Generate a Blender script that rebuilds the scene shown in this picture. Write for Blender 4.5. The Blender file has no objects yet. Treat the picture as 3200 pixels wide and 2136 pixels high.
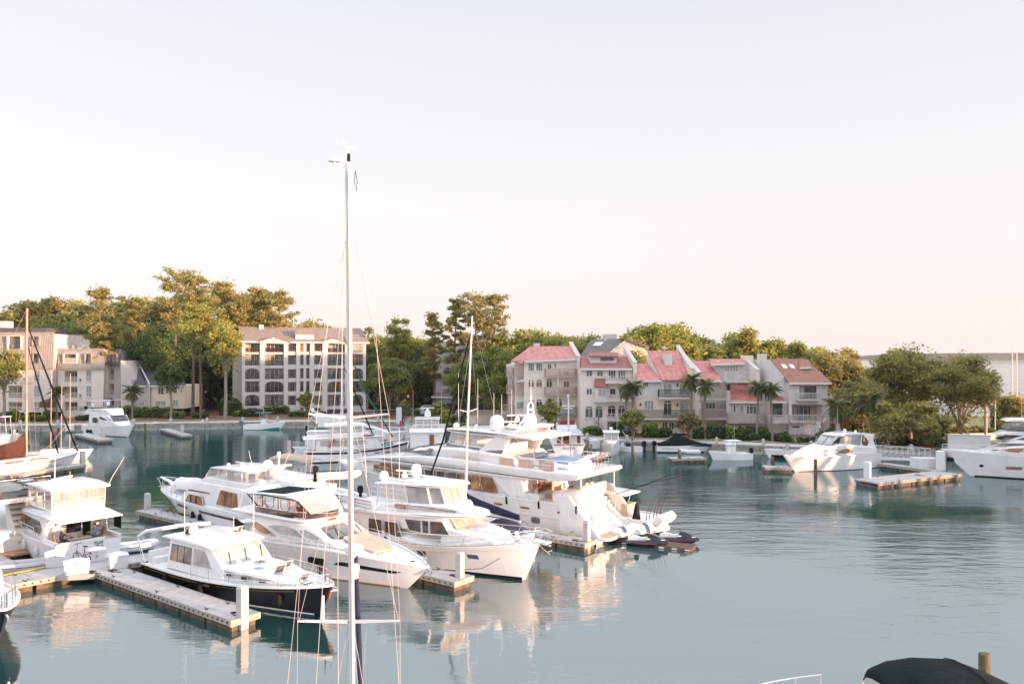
import bpy, bmesh, math, random
import numpy as np
from mathutils import Vector, Matrix
from mathutils.geometry import tessellate_polygon
R = math.radians
SC = bpy.context.scene
COL = SC.collection
H = 13.5          # eye height above the water, metres
KY = .845
FPX = 2450.0      # focal length in photo pixels (photo is 3200 wide)
HZ = 1107.0       # photo row of the horizon
cam = bpy.data.cameras.new('camera')
cam.sensor_width = 36; cam.lens = FPX / 3200 * 36
cam.shift_y = (HZ - 1068) / 3200
cam.clip_start = .5; cam.clip_end = 20000
co = bpy.data.objects.new('camera', cam); COL.objects.link(co)
co.location = (0,0, H); co.rotation_euler = (R(90),0,0)
SC.camera = co
SUN_DIR = Vector((.88,-.475,0)).normalized()
SUN_EL = 4.7
sd = Vector((SUN_DIR.x * math.cos(R(SUN_EL)), SUN_DIR.y * math.cos(R(SUN_EL)), math.sin(R(SUN_EL))))
sl = bpy.data.lights.new('sun', 'SUN'); sl.energy = 4.0; sl.angle = R(.6); sl.color = (1.0,.56,.34)
so = bpy.data.objects.new('sun', sl); COL.objects.link(so)
so.rotation_euler = (-sd).to_track_quat('-Z', 'Y').to_euler()
w = bpy.data.worlds.new('World'); SC.world = w; w.use_nodes = True
nt = w.node_tree; nt.nodes.clear()
def NN(t, k, **kw):
    n = t.nodes.new(k)
    for a, b in kw.items(): setattr(n, a, b)
    return n
sky = NN(nt, 'ShaderNodeTexSky', sky_type='NISHITA', sun_disc=False)
sky.sun_elevation = R(SUN_EL); sky.sun_rotation = math.atan2(SUN_DIR.x, SUN_DIR.y)
sky.air_density = 1.0; sky.dust_density = 2.0; sky.ozone_density = 1.0
hsv = NN(nt, 'ShaderNodeHueSaturation'); hsv.inputs['Saturation'].default_value = .3
nt.links.new(sky.outputs[0], hsv.inputs['Color'])
bg1 = NN(nt, 'ShaderNodeBackground'); bg1.inputs[1].default_value = .02
nt.links.new(hsv.outputs[0], bg1.inputs[0])
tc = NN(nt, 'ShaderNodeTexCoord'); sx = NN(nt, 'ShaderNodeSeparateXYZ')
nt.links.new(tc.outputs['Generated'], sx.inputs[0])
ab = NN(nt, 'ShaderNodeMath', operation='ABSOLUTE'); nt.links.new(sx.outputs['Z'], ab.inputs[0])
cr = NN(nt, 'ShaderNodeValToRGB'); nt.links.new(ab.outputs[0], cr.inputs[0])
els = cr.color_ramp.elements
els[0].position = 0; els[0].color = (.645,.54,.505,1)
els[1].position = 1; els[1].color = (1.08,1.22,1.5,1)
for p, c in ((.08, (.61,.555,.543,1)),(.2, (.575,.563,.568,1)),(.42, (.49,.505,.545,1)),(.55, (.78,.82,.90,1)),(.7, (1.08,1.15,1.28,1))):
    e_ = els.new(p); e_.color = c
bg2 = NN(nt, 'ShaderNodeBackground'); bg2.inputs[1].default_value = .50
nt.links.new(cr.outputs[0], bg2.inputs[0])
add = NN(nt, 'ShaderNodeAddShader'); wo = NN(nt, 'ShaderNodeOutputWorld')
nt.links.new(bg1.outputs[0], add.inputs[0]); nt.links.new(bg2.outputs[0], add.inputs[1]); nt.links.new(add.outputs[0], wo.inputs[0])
SC.view_settings.view_transform = 'Standard'; SC.view_settings.look = 'None'
SC.view_settings.exposure = 1.6; SC.view_settings.gamma = 1
SC.cycles.max_bounces = 8; SC.cycles.transparent_max_bounces = 12
SC.cycles.use_denoising = True
CR = {'a': (0,800,2.614), 'b': (700,800,2.614), 'c': (1300,850,2.614), 'd': (1900,950,2.614), 'e': (2500,1000,2.851),
      'A': (0,1400,2.987), 'B': (400,1500,2.987), 'C': (500,1380,2.987), 'D': (1000,1380,2.987), 'E': (1500,1280,2.987), 'F': (800,1230,2.987),
      'G': (0,1250,5.2275), 'H': (0,1500,5.2275), 'I': (0,1750,4.062), 'J': (850,1700,3.596), 'K': (2200,1950,2.349), 'L': (1000,430,5.805),
      'M': (850,1250,4.698), 'N': (1100,1150,3.915), 'p': (0,0,1)}
def PX(c, x, y):
    o = CR[c]; return (o[0] + x / o[2], o[1] + y / o[2])
def at(px, py, z):            # the point at height z seen in the photo at this pixel
    Y = (H - z) * FPX / (py - HZ); return Vector(((px - 1600) / FPX * Y, Y, z))
def atY(px, py, Y):           # the point at distance Y
    Y *= KY
    return Vector(((px - 1600) / FPX * Y, Y, H - (py - HZ) / FPX * Y))
class Fr:                     # a thing's own frame: x along, y left, z up
    def __init__(s, ox, oy, deg, new=0):
        a = R(deg); dx, dy = math.cos(a), math.sin(a) * KY; s.k = math.hypot(dx, dy); a = math.atan2(dy, dx)
        s.ox, s.oy, s.deg = ox, oy * (1 if new else KY), math.degrees(a); s.c, s.s = math.cos(a), math.sin(a)
    def ray(s, c, x, y):
        p = PX(c, x, y); dx, dy, dz = (p[0] - 1600) / FPX,1, -(p[1] - HZ) / FPX
        X, Y = -s.ox, -s.oy
        return (X * s.c + Y * s.s, -X * s.s + Y * s.c, H),(dx * s.c + dy * s.s, -dx * s.s + dy * s.c, dz)
    def sy(s, c, x, y, k=0):
        o, d = s.ray(c, x, y); t = (k - o[1]) / d[1]; return ((o[0] + t * d[0]) / s.k, o[2] + t * d[2])
    def sx(s, c, x, y, k=0):
        o, d = s.ray(c, x, y); t = (k * s.k - o[0]) / d[0]; return (o[1] + t * d[1], o[2] + t * d[2])
    def sz(s, c, x, y, k=0):
        o, d = s.ray(c, x, y); t = (k - o[2]) / d[2]; return ((o[0] + t * d[0]) / s.k, o[1] + t * d[1])
    def Sy(s, c, pts, k=0): return [s.sy(c, x, y, k) for x, y in pts]
    def W(s, x, y, z=0): x *= s.k; return Vector((s.ox + x * s.c - y * s.s, s.oy + x * s.s + y * s.c, z))
def bow_frame(tip, deg, L, new=0):
    a = R(deg); y = tip[1] / KY if new else tip[1]; return Fr(tip[0] - L * math.cos(a), y - L * math.sin(a), deg)
class MB:
    def __init__(s): s.v = []; s.f = []
    def add(s, vs, fs):
        o = len(s.v); s.v += [tuple(v) for v in vs]; s.f += [tuple(i + o for i in f) for f in fs]; return s
    def box(s, x0, x1, y0, y1, z0, z1):
        return s.add([(x, y, z) for x in (x0, x1) for y in (y0, y1) for z in (z0, z1)],
                     [(0,1,3,2),(4,6,7,5),(0,4,5,1),(2,3,7,6),(0,2,6,4),(1,5,7,3)])
    def cbox(s, c, sx, sy, sz, rz=0):
        m = Matrix.Rotation(rz,3, 'Z'); c = Vector(c)
        vs = [c + m @ Vector((x * sx / 2, y * sy / 2, z * sz / 2)) for x in (-1,1) for y in (-1,1) for z in (-1,1)]
        return s.add(vs, [(0,1,3,2),(4,6,7,5),(0,4,5,1),(2,3,7,6),(0,2,6,4),(1,5,7,3)])
    def hexa(s, b, t):        # bottom ring of 4, top ring of 4
        n = len(b); return s.add(list(b) + list(t), [tuple(range(n))[::-1], tuple(range(n,2 * n))] + [(i, (i + 1) % n, n + (i + 1) % n, n + i) for i in range(n)])
    def slab(s, p, th):       # a plane polygon given depth th against its normal
        p = [Vector(q) for q in p]; nrm = Vector((0,0,0))
        for i in range(len(p)): nrm += p[i].cross(p[(i + 1) % len(p)])
        nrm.normalize(); return s.hexa([q - nrm * th for q in p], p)
    def tube(s, pts, r, n=6, closed=False):
        pts = [Vector(p) for p in pts]; k = len(pts); rings = []
        rr = r if isinstance(r, (list, tuple)) else [r] * k
        up = None
        for i in range(k):
            a = pts[i - 1] if (i > 0 or closed) else pts[i]; b = pts[(i + 1) % k] if (i < k - 1 or closed) else pts[i]
            t = (b - a)
            if t.length < 1e-9: t = Vector((0,0,1))
            t.normalize()
            if up is None: up = Vector((0,0,1)) if abs(t.z) < .9 else Vector((1,0,0))
            u = t.cross(up)
            if u.length < 1e-6: u = t.cross(Vector((1,0,0)))
            u.normalize(); v = u.cross(t).normalized(); up = v
            rings.append([pts[i] + (u * math.cos(2 * math.pi * j / n) + v * math.sin(2 * math.pi * j / n)) * rr[i] for j in range(n)])
        return s.loft(rings, closed)
    def loft(s, rings, closed=False, caps=True, wrap=True):
        n = len(rings[0]); k = len(rings); vs = [p for r in rings for p in r]; fs = []
        for i in range(k if closed else k - 1):
            a, b = i * n, ((i + 1) % k) * n
            for j in range(n if wrap else n - 1): fs.append((a + j, a + (j + 1) % n, b + (j + 1) % n, b + j))
        if caps and not closed: fs += [tuple(range(n))[::-1], tuple((k - 1) * n + j for j in range(n))]
        return s.add(vs, fs)
    def lathe(s, prof, c=(0,0,0), n=12, ax='z'):
        rings = []
        for r, z in prof:
            rg = []
            for j in range(n):
                a = 2 * math.pi * j / n; x, y = r * math.cos(a), r * math.sin(a)
                p = (x, y, z) if ax == 'z' else ((z, x, y) if ax == 'x' else (y, z, x))
                rg.append((c[0] + p[0], c[1] + p[1], c[2] + p[2]))
            rings.append(rg)
        return s.loft(rings)
    def ball(s, c, rx, ry=None, rz=None, n=10, m=6):
        ry = ry or rx; rz = rz or rx; rings = []
        for i in range(m + 1):
            a = -math.pi / 2 + math.pi * i / m; k = max(math.cos(a),.02)
            rings.append([(c[0] + rx * k * math.cos(2 * math.pi * j / n), c[1] + ry * k * math.sin(2 * math.pi * j / n), c[2] + rz * math.sin(a)) for j in range(n)])
        return s.loft(rings)
    def prism(s, poly, fn, a, b, holes=()):   # poly in (u,v); fn(u,v,k) -> point at depth k
        loops = [list(poly)] + [list(h) for h in holes]
        tri = tessellate_polygon([[Vector((u, v,0)) for u, v in l] for l in loops])
        flat = [p for l in loops for p in l]; n = len(flat)
        vs = [fn(u, v, a) for u, v in flat] + [fn(u, v, b) for u, v in flat]
        fs = [tuple(t) for t in tri] + [tuple(i + n for i in reversed(t)) for t in tri]
        o = 0
        for l in loops:
            m = len(l)
            for i in range(m): j = (i + 1) % m; fs.append((o + i, o + j, n + o + j, n + o + i))
            o += m
        return s.add(vs, fs)
    def xf(s, m, start=0):
        s.v = s.v[:start] + [tuple(m @ Vector(v)) for v in s.v[start:]]; return s
    def mesh(s, name, mat, smooth=35):
        me = bpy.data.meshes.new(name); me.from_pydata(s.v, [], s.f)
        bm = bmesh.new(); bm.from_mesh(me); bmesh.ops.recalc_face_normals(bm, faces=bm.faces); bm.to_mesh(me); bm.free()
        if smooth: me.shade_smooth(); me.set_sharp_from_angle(angle=R(smooth))
        for m in (mat if isinstance(mat, (list, tuple)) else [mat]): me.materials.append(m)
        return me
def link(name, data, parent=None, loc=None, rz=None):
    o = bpy.data.objects.new(name, data); COL.objects.link(o)
    if parent is not None: o.parent = parent
    if loc is not None: o.location = loc
    if rz is not None: o.rotation_euler = (0,0, rz)
    return o
def part(parent, name, mb, mat, smooth=35, label=None, kind=None, mesh=None):
    o = link(name, mesh or mb.mesh(name, mat, smooth), parent)
    if label: o['label'] = label
    if kind: o['kind'] = kind
    return o
def tag(o, label, cat, group=None, kind=None):
    if label: o['label'] = label
    if cat: o['category'] = cat
    if group: o['group'] = group
    if kind: o['kind'] = kind
    return o
def thing(name, label, cat, loc=(0,0,0), rz=0, group=None):
    return tag(link(name, None, None, loc, rz), label, cat, group)
def fthing(name, label, cat, F, z=0, group=None): o = thing(name, label, cat, (F.ox, F.oy, z), R(F.deg), group); o.scale = (F.k,1,1); return o
def struct(name, mb, mat, smooth=0):
    o = link(name, mb.mesh(name, mat, smooth)); o['kind'] = 'structure'; return o
def copy_tree(o, parent=None):
    c = o.copy(); COL.objects.link(c)
    if parent is not None: c.parent = parent
    for ch in list(o.children): copy_tree(ch, c)
    return c
def dup(o, loc, rz=None, label=None, s=None):
    c = copy_tree(o); c.location = loc
    if rz is not None: c.rotation_euler = (0,0, rz)
    if label: c['label'] = label
    if s: c.scale = (s, s, s) if not isinstance(s, (tuple, list)) else s
    return c
def inset(poly, d):
    n = len(poly); out = []
    ar = sum(poly[i][0] * poly[(i + 1) % n][1] - poly[(i + 1) % n][0] * poly[i][1] for i in range(n))
    sg = 1 if ar > 0 else -1
    for i in range(n):
        p, q, r = Vector(poly[i - 1]), Vector(poly[i]), Vector(poly[(i + 1) % n])
        a = (q - p); b = (r - q)
        if a.length < 1e-6 or b.length < 1e-6: out.append(tuple(q)); continue
        a.normalize(); b.normalize(); na, nb = Vector((-a.y, a.x)) * sg, Vector((-b.y, b.x)) * sg
        m = na + nb
        if m.length < .2: out.append(tuple(q + na * d)); continue
        m.normalize(); k = min(1 / max(m.dot(na),.35),2.2)
        out.append(tuple(q + m * d * k))
    return out
def rnd(poly, r, k=3):        # rounded corners
    n = len(poly); out = []
    for i in range(n):
        p, q, t = Vector(poly[i - 1]), Vector(poly[i]), Vector(poly[(i + 1) % n])
        a, b = (p - q),(t - q); ra = min(r, a.length * .4, b.length * .4)
        A, B_ = q + a.normalized() * ra, q + b.normalized() * ra
        for j in range(k + 1):
            u = j / k; out.append(tuple(A * (1 - u) ** 2 + q * 2 * u * (1 - u) + B_ * u * u))
    return out
def subdiv(poly, d=.9):
    out = []
    for i in range(len(poly)):
        a, b = Vector(poly[i]), Vector(poly[(i + 1) % len(poly)]); n = max(1, int((b - a).length / d))
        out += [tuple(a.lerp(b, j / n)) for j in range(n)]
    return out
def lerp(a, b, t): return a + (b - a) * t
def interp(pts, x):
    if x <= pts[0][0]: return pts[0][1]
    for (a, b),(c, d) in zip(pts, pts[1:]):
        if x <= c: return lerp(b, d, (x - a) / (c - a + 1e-9))
    return pts[-1][1]
MAT = {}
def mat(name, col, rough=.5, metal=0, var=0, vs=3, bump=0, bs=20, spec=.5, alpha=1, coat=0, col2=None, stretch=None, trans=0, island=0, ior=None):
    if name in MAT: return MAT[name]
    m = bpy.data.materials.new(name); m.use_nodes = True; t = m.node_tree; b = t.nodes['Principled BSDF']
    c = (*col,1); b.inputs['Base Color'].default_value = c
    b.inputs['Roughness'].default_value = rough; b.inputs['Metallic'].default_value = metal
    b.inputs['Specular IOR Level'].default_value = spec; b.inputs['Coat Weight'].default_value = coat
    b.inputs['Coat Roughness'].default_value = .06
    if ior: b.inputs['IOR'].default_value = ior
    if alpha < 1: b.inputs['Alpha'].default_value = alpha
    tcn = NN(t, 'ShaderNodeTexCoord'); vec = tcn.outputs['Object']
    if stretch:
        mp = NN(t, 'ShaderNodeMapping'); mp.inputs['Scale'].default_value = stretch; t.links.new(vec, mp.inputs[0]); vec = mp.outputs[0]
    if var or col2:
        nz = NN(t, 'ShaderNodeTexNoise'); nz.inputs['Scale'].default_value = vs; nz.inputs['Detail'].default_value = 6; nz.inputs['Roughness'].default_value = .62
        t.links.new(vec, nz.inputs['Vector'])
        mx = NN(t, 'ShaderNodeMix', data_type='RGBA')
        c2 = col2 or tuple(max(0, x * (1 - var)) for x in col); c1 = col if col2 else tuple(x * (1 + var * .5) for x in col)
        mx.inputs[6].default_value = (*c1,1); mx.inputs[7].default_value = (*c2,1)
        mr = NN(t, 'ShaderNodeMapRange'); mr.inputs['From Min'].default_value = .35; mr.inputs['From Max'].default_value = .65
        t.links.new(nz.outputs[0], mr.inputs[0]); t.links.new(mr.outputs[0], mx.inputs[0]); out = mx.outputs[2]
        if island:
            gm = NN(t, 'ShaderNodeNewGeometry'); m2 = NN(t, 'ShaderNodeMix', data_type='RGBA', blend_type='MULTIPLY'); m2.inputs[0].default_value = 1
            rg = NN(t, 'ShaderNodeMapRange'); rg.inputs['To Min'].default_value = 1 - island; rg.inputs['To Max'].default_value = 1 + island
            t.links.new(gm.outputs['Random Per Island'], rg.inputs[0]); t.links.new(out, m2.inputs[6]); t.links.new(rg.outputs[0], m2.inputs[7]); out = m2.outputs[2]
        t.links.new(out, b.inputs['Base Color'])
    if bump:
        nb = NN(t, 'ShaderNodeTexNoise'); nb.inputs['Scale'].default_value = bs; nb.inputs['Detail'].default_value = 4; t.links.new(vec, nb.inputs['Vector'])
        bu = NN(t, 'ShaderNodeBump'); bu.inputs['Strength'].default_value = bump; bu.inputs['Distance'].default_value = .05
        t.links.new(nb.outputs[0], bu.inputs['Height']); t.links.new(bu.outputs[0], b.inputs['Normal'])
    if trans:
        tl = NN(t, 'ShaderNodeBsdfTranslucent'); ms = NN(t, 'ShaderNodeMixShader'); ms.inputs[0].default_value = trans
        o = t.nodes['Material Output']; t.links.new(b.outputs[0], ms.inputs[1]); t.links.new(tl.outputs[0], ms.inputs[2]); t.links.new(ms.outputs[0], o.inputs[0])
        if var or col2: t.links.new(out, tl.inputs[0])
        else: tl.inputs[0].default_value = c
    MAT[name] = m; return m
white = mat('white_gelcoat', (.80,.79,.78),.26, var=.07, vs=.9, coat=.35)
white2 = mat('cream_gelcoat', (.76,.72,.66),.3, var=.06, vs=1.1, coat=.3)
offw = mat('deck_nonskid', (.70,.69,.66),.75, var=.08, vs=4, bump=.15, bs=90)
navy = mat('navy_hull_paint', (.003,.005,.008),.3, spec=.14, var=.2, vs=2)
bluec = mat('navy_canvas', (.013,.02,.062),.85, var=.3, vs=5, bump=.3, bs=9)
bluel = mat('light_blue_cushion', (.28,.36,.50),.8, var=.1)
black = mat('black_rubber', (.010,.010,.011),.75, spec=.2)
blackc = mat('black_canvas', (.009,.016,.016),.9, var=.35, vs=2, bump=.5, bs=4, spec=.12)
glass = mat('dark_window_glass', (.010,.012,.014),.05, spec=.7, col2=(.08,.07,.06), vs=.9)  # lighter noise patches in the window glass colours stand in for reflections
glassb = mat('bronze_window_glass', (.13,.05,.022),.07, spec=.6, col2=(.40,.19,.09), vs=1.1)
glassl = mat('pale_window_glass', (.24,.27,.27),.07, spec=.6, col2=(.48,.46,.43), vs=1.2)
glassr = mat('grey_window_glass', (.05,.065,.07),.06, spec=.7, col2=(.20,.20,.19), vs=.8)
vinyl = mat('clear_vinyl', (.72,.70,.68),.12, alpha=.30, spec=.6)
vinyls = mat('smoked_acrylic', (.16,.09,.06),.12, alpha=.62, spec=.6)
steel = mat('stainless_steel', (.72,.71,.70),.22, metal=1)
alum = mat('mast_aluminium', (.66,.67,.69),.34, metal=.35, var=.05, vs=2)
galv = mat('galvanised_rail', (.62,.63,.64),.45, metal=.3)
teak = mat('teak_deck', (.36,.20,.11),.6, var=.3, vs=6, stretch=(1,9,1))
varn = mat('varnished_wood', (.30,.085,.03),.25, var=.4, vs=4, coat=.4)
tanc = mat('tan_canvas', (.50,.38,.29),.85, var=.1, bump=.2, bs=5)
whitec = mat('white_canvas', (.74,.73,.72),.85, var=.06, bump=.3, bs=6)
brownc = mat('brown_canvas', (.075,.028,.016),.9, var=.35, vs=3, bump=.3, bs=7)
bootb = mat('blue_green_bottom_paint', (.01,.05,.075),.6)
gold = mat('gold_stripe', (.55,.32,.08),.35, metal=.6)
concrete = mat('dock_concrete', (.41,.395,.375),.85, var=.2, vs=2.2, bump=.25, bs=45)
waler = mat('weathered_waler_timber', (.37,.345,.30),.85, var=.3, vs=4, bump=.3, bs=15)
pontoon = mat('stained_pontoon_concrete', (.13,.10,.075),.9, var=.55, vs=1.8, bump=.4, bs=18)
boltm = mat('rusty_bolt', (.03,.025,.02),.7)
pilem = mat('pale_concrete_pile', (.52,.49,.45),.85, var=.18, vs=3, bump=.25, bs=25)
pilew = mat('wooden_pile', (.13,.10,.05),.9, var=.5, vs=3, stretch=(3,3,.5), bump=.6, bs=14)
yell = mat('yellow_edge_strip', (.62,.40,.06),.7, var=.2)
stonew = mat('shell_concrete_seawall', (.34,.31,.28),.9, var=.4, vs=1.4, bump=.7, bs=7)
pathm = mat('pale_oyster_path', (.56,.51,.48),.9, var=.14, vs=.8, bump=.2, bs=20)
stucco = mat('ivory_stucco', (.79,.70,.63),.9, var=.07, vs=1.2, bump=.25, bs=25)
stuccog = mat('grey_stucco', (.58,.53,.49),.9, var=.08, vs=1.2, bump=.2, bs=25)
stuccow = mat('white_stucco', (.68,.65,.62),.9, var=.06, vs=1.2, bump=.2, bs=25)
stuccoc = mat('cream_stucco', (.78,.67,.52),.9, var=.06, vs=1.2, bump=.2, bs=25)
pinkr = mat('pink_roof_tiles', (.56,.23,.20),.85, var=.3, vs=1.6, bump=.6, bs=14)
redr = mat('dusty_red_roof_tiles', (.34,.14,.115),.85, var=.25, vs=3.5, bump=.6, bs=14)
brownr = mat('brown_shingles', (.25,.195,.17),.9, var=.25, vs=2.5, bump=.5, bs=16)
darkr = mat('dark_metal_roof', (.085,.08,.085),.5, var=.2, vs=2)
mansard = mat('grey_brown_standing_seam', (.32,.30,.28),.6, var=.12, vs=.8)
woodg = mat('grey_wood_railing', (.50,.44,.40),.85, var=.2, vs=3)
woodp = mat('pinkish_wood_railing', (.47,.35,.31),.85, var=.2, vs=3)
railw = mat('white_railing', (.72,.70,.68),.6)
iron = mat('dark_iron_railing', (.05,.05,.05),.6)
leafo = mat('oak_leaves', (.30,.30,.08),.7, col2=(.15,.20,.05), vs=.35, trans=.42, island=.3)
leafr = mat('sunlit_oak_leaves', (.46,.37,.12),.7, col2=(.20,.22,.065), vs=.22, trans=.45, island=.3)  # golden sunlight put into the leaf colour of the right-hand trees
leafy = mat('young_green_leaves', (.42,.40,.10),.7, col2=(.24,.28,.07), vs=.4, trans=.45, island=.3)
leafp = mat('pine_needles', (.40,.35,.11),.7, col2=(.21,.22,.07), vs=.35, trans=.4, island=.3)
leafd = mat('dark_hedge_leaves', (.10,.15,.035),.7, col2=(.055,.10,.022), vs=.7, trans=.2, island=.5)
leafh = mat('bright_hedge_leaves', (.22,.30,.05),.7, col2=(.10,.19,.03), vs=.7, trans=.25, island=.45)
palmm = mat('palm_fronds', (.17,.19,.07),.6, var=.3, vs=2, trans=.2)
bark = mat('pine_bark', (.17,.115,.085),.95, var=.35, vs=2, bump=.7, bs=10, stretch=(1,1,.3))
barkp = mat('palm_trunk', (.25,.21,.17),.95, var=.3, vs=3, bump=.8, bs=7, stretch=(1,1,3))
skin = mat('skin', (.50,.28,.20),.6)
grassm = mat('lawn', (.16,.19,.05),.95, col2=(.22,.18,.09), vs=.25, bump=.5, bs=12)
mulch = mat('pine_straw', (.20,.10,.065),.95, var=.4, vs=1)
asph = mat('asphalt', (.12,.115,.12),.9, var=.2, vs=.7, bump=.2, bs=30)
whitep = mat('white_dock_plastic', (.66,.66,.67),.5, var=.04)
rope = mat('pale_rope', (.42,.34,.24),.9)
blackrope = mat('black_rope', (.015,.015,.018),.9)
orangel = mat('chair_orange', (.45,.17,.07),.7)
redm = mat('red_paint', (.5,.03,.03),.5)
# --- SETTING
def water_mat():
    m = bpy.data.materials.new('harbour_water'); m.use_nodes = True; t = m.node_tree; b = t.nodes['Principled BSDF']
    b.inputs['Base Color'].default_value = (.018,.066,.060,1); b.inputs['Roughness'].default_value = .045; b.inputs['IOR'].default_value = 5.5
    b.inputs['Specular Tint'].default_value = (.93,.97,1.0,1)
    tcn = NN(t, 'ShaderNodeTexCoord')
    def nz(sc, st, det=3, dist=0):
        mp = NN(t, 'ShaderNodeMapping'); mp.inputs['Scale'].default_value = st; mp.inputs['Rotation'].default_value = (0,0, R(dist))
        t.links.new(tcn.outputs['Object'], mp.inputs[0])
        n = NN(t, 'ShaderNodeTexNoise'); n.inputs['Scale'].default_value = sc; n.inputs['Detail'].default_value = det; n.inputs['Roughness'].default_value = .55
        t.links.new(mp.outputs[0], n.inputs['Vector']); return n.outputs[0]
    big = nz(.028, (1,2.2,1),3,12)
    mr = NN(t, 'ShaderNodeMapRange'); mr.inputs['From Min'].default_value = .42; mr.inputs['From Max'].default_value = .62
    mr.inputs['To Min'].default_value = .14; mr.inputs['To Max'].default_value = 1.25
    t.links.new(big, mr.inputs[0])
    sp = NN(t, 'ShaderNodeSeparateXYZ'); t.links.new(tcn.outputs['Object'], sp.inputs[0])
    mx = NN(t, 'ShaderNodeMapRange'); mx.inputs['From Min'].default_value = -22; mx.inputs['From Max'].default_value = 18
    mx.inputs['To Min'].default_value = .45; mx.inputs['To Max'].default_value = 1.15
    t.links.new(sp.outputs['X'], mx.inputs[0])
    ml = NN(t, 'ShaderNodeMath', operation='MULTIPLY'); t.links.new(mr.outputs[0], ml.inputs[0]); t.links.new(mx.outputs[0], ml.inputs[1])
    prev = None
    for h_, d, k in ((nz(.55, (.55,1.5,1),2,8),.085,1),(nz(2.6, (.6,1.5,1),3,-14),.020,1),(nz(9, (.7,1.3,1),2,20),.0045,1)):
        bu = NN(t, 'ShaderNodeBump'); bu.inputs['Distance'].default_value = d
        t.links.new(h_, bu.inputs['Height']); t.links.new(ml.outputs[0], bu.inputs['Strength'])
        if prev: t.links.new(prev.outputs[0], bu.inputs['Normal'])
        prev = bu
    t.links.new(prev.outputs[0], b.inputs['Normal'])
    return m
wm = water_mat()
mb = MB(); mb.add([(-9000,-300,0),(9000,-300,0),(9000,14000,0),(-9000,14000,0)], [(0,1,2,3)])
struct('water', mb, wm)
QL = [(-260,140),(-130,155),(-79,162.5),(-60,167),(-43,171),(-27,172),(-14,168.5),(0,143),(15,132.5),(31,127.5),(38,124),(44,119),(58,117.5),(160,118)]
QL = [(x, y * KY) for x, y in QL]
LAND = QL + [(200,118),(230,130),(120,165),(88,190),(80,235),(70,300),(80,420),(40,520),(-500,700),(-900,400),(-900,140)]
LAND = QL + [(x, y * KY) for x, y in LAND[len(QL):]]
def flatpoly(name, poly, z, m, depth=0):
    mb = MB(); mb.prism(poly, lambda u, v, k: (u, v, k), z, z - depth - .001) if depth else mb.prism(poly, lambda u, v, k: (u, v, k), z, z - .02)
    return struct(name, mb, m)
flatpoly('ground', LAND,1.10, mulch,3)
def offs(pl, d):              # polyline pushed d metres inland
    out = []
    for i, p in enumerate(pl):
        a = Vector(pl[max(0, i - 1)]); b = Vector(pl[min(len(pl) - 1, i + 1)]); t = (b - a).normalized()
        out.append((p[0] - t.y * d, p[1] + t.x * d))
    return out
def ribbon(name, pl, d0, d1, z, m):
    a, b = offs(pl, d0), offs(pl, d1); mb = MB()
    vs = [(x, y, z) for x, y in a] + [(x, y, z) for x, y in b]; n = len(a)
    mb.add(vs, [(i, i + 1, n + i + 1, n + i) for i in range(n - 1)]); return struct(name, mb, m)
ribbon('waterfront_path', QL,.5,3.6,1.112, pathm)
ribbon('lawn', QL,3.6,6.2,1.116, grassm)
mb = MB()
a0, a1 = offs(QL,-.12), offs(QL,.52)
for i in range(len(QL) - 1):
    mb.hexa([(*a0[i],.82),(*a0[i + 1],.82),(*a1[i + 1],.82),(*a1[i],.82)], [(*a0[i],1.13),(*a0[i + 1],1.13),(*a1[i + 1],1.13),(*a1[i],1.13)])
sw = tag(link('seawall', mb.mesh('seawall', stonew,0)), 'rough shell concrete seawall running along the far harbour edge', 'seawall')
def along(pl, step, start=0):
    out = []; acc = start
    for (x0, y0),(x1, y1) in zip(pl, pl[1:]):
        L = math.hypot(x1 - x0, y1 - y0)
        while acc < L:
            t = acc / L; out.append((lerp(x0, x1, t), lerp(y0, y1, t), math.atan2(y1 - y0, x1 - x0))); acc += step
        acc -= L
    return out
pm = MB().box(-1.96,1.96,-.06,.30,-1.5,.81).mesh('wall_panel', stonew,0)
random.seed(4)
for x, y, r in along(QL[1:-1],4.0,2): part(sw, 'wall_panel', None, None, mesh=pm).location = (x, y, random.uniform(-.02,.0)); sw.children[-1].rotation_euler = (0,0, r);
for c_ in sw.children: c_.location.x += random.uniform(-.03,.03)
lm = MB().box(-1.9,1.9,-.62,-.10,-.6,.28).mesh('ledge', waler,0)
for x, y, r in along(QL[2:7],4.0,2):
    o = part(sw, 'ledge', None, None, mesh=lm); o.location = (x, y,0); o.rotation_euler = (0,0, r)
for x, y, r in along(QL[8:12],4.0,2):
    o = part(sw, 'ledge', None, None, mesh=lm); o.location = (x, y,0); o.rotation_euler = (0,0, r)
bo = MB().hexa([(-.22,-.22,0),(.22,-.22,0),(.22,.22,0),(-.22,.22,0)], [(-.2,-.2,.75),(.2,-.2,.75),(.2,.2,.75),(-.2,.2,.75)])
bo.hexa([(-.2,-.2,.75),(.2,-.2,.75),(.2,.2,.75),(-.2,.2,.75)], [(-.08,-.08,.92),(.08,-.08,.92),(.08,.08,.92),(-.08,.08,.92)])
bome = bo.mesh('quay_post', pilem,0)
pts = along(offs(QL,.75)[1:-1],6.2,1); prev = None
ropes = MB()
for i, (x, y, r) in enumerate(pts):
    o = link('quay_post', bome, None, (x, y,1.1), r); tag(o, 'short pale concrete post carrying a rope on the seawall edge', 'post', 'rope posts along the seawall')
    if prev:
        n = 7; ropes.tube([(lerp(prev[0], x, k / n), lerp(prev[1], y, k / n),1.78 - .32 * math.sin(math.pi * k / n)) for k in range(n + 1)],.045,4)
    prev = (x, y)
tag(link('barrier_rope', ropes.mesh('barrier_rope', rope)), 'pale rope hung in swags between the seawall posts', 'rope')
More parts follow.
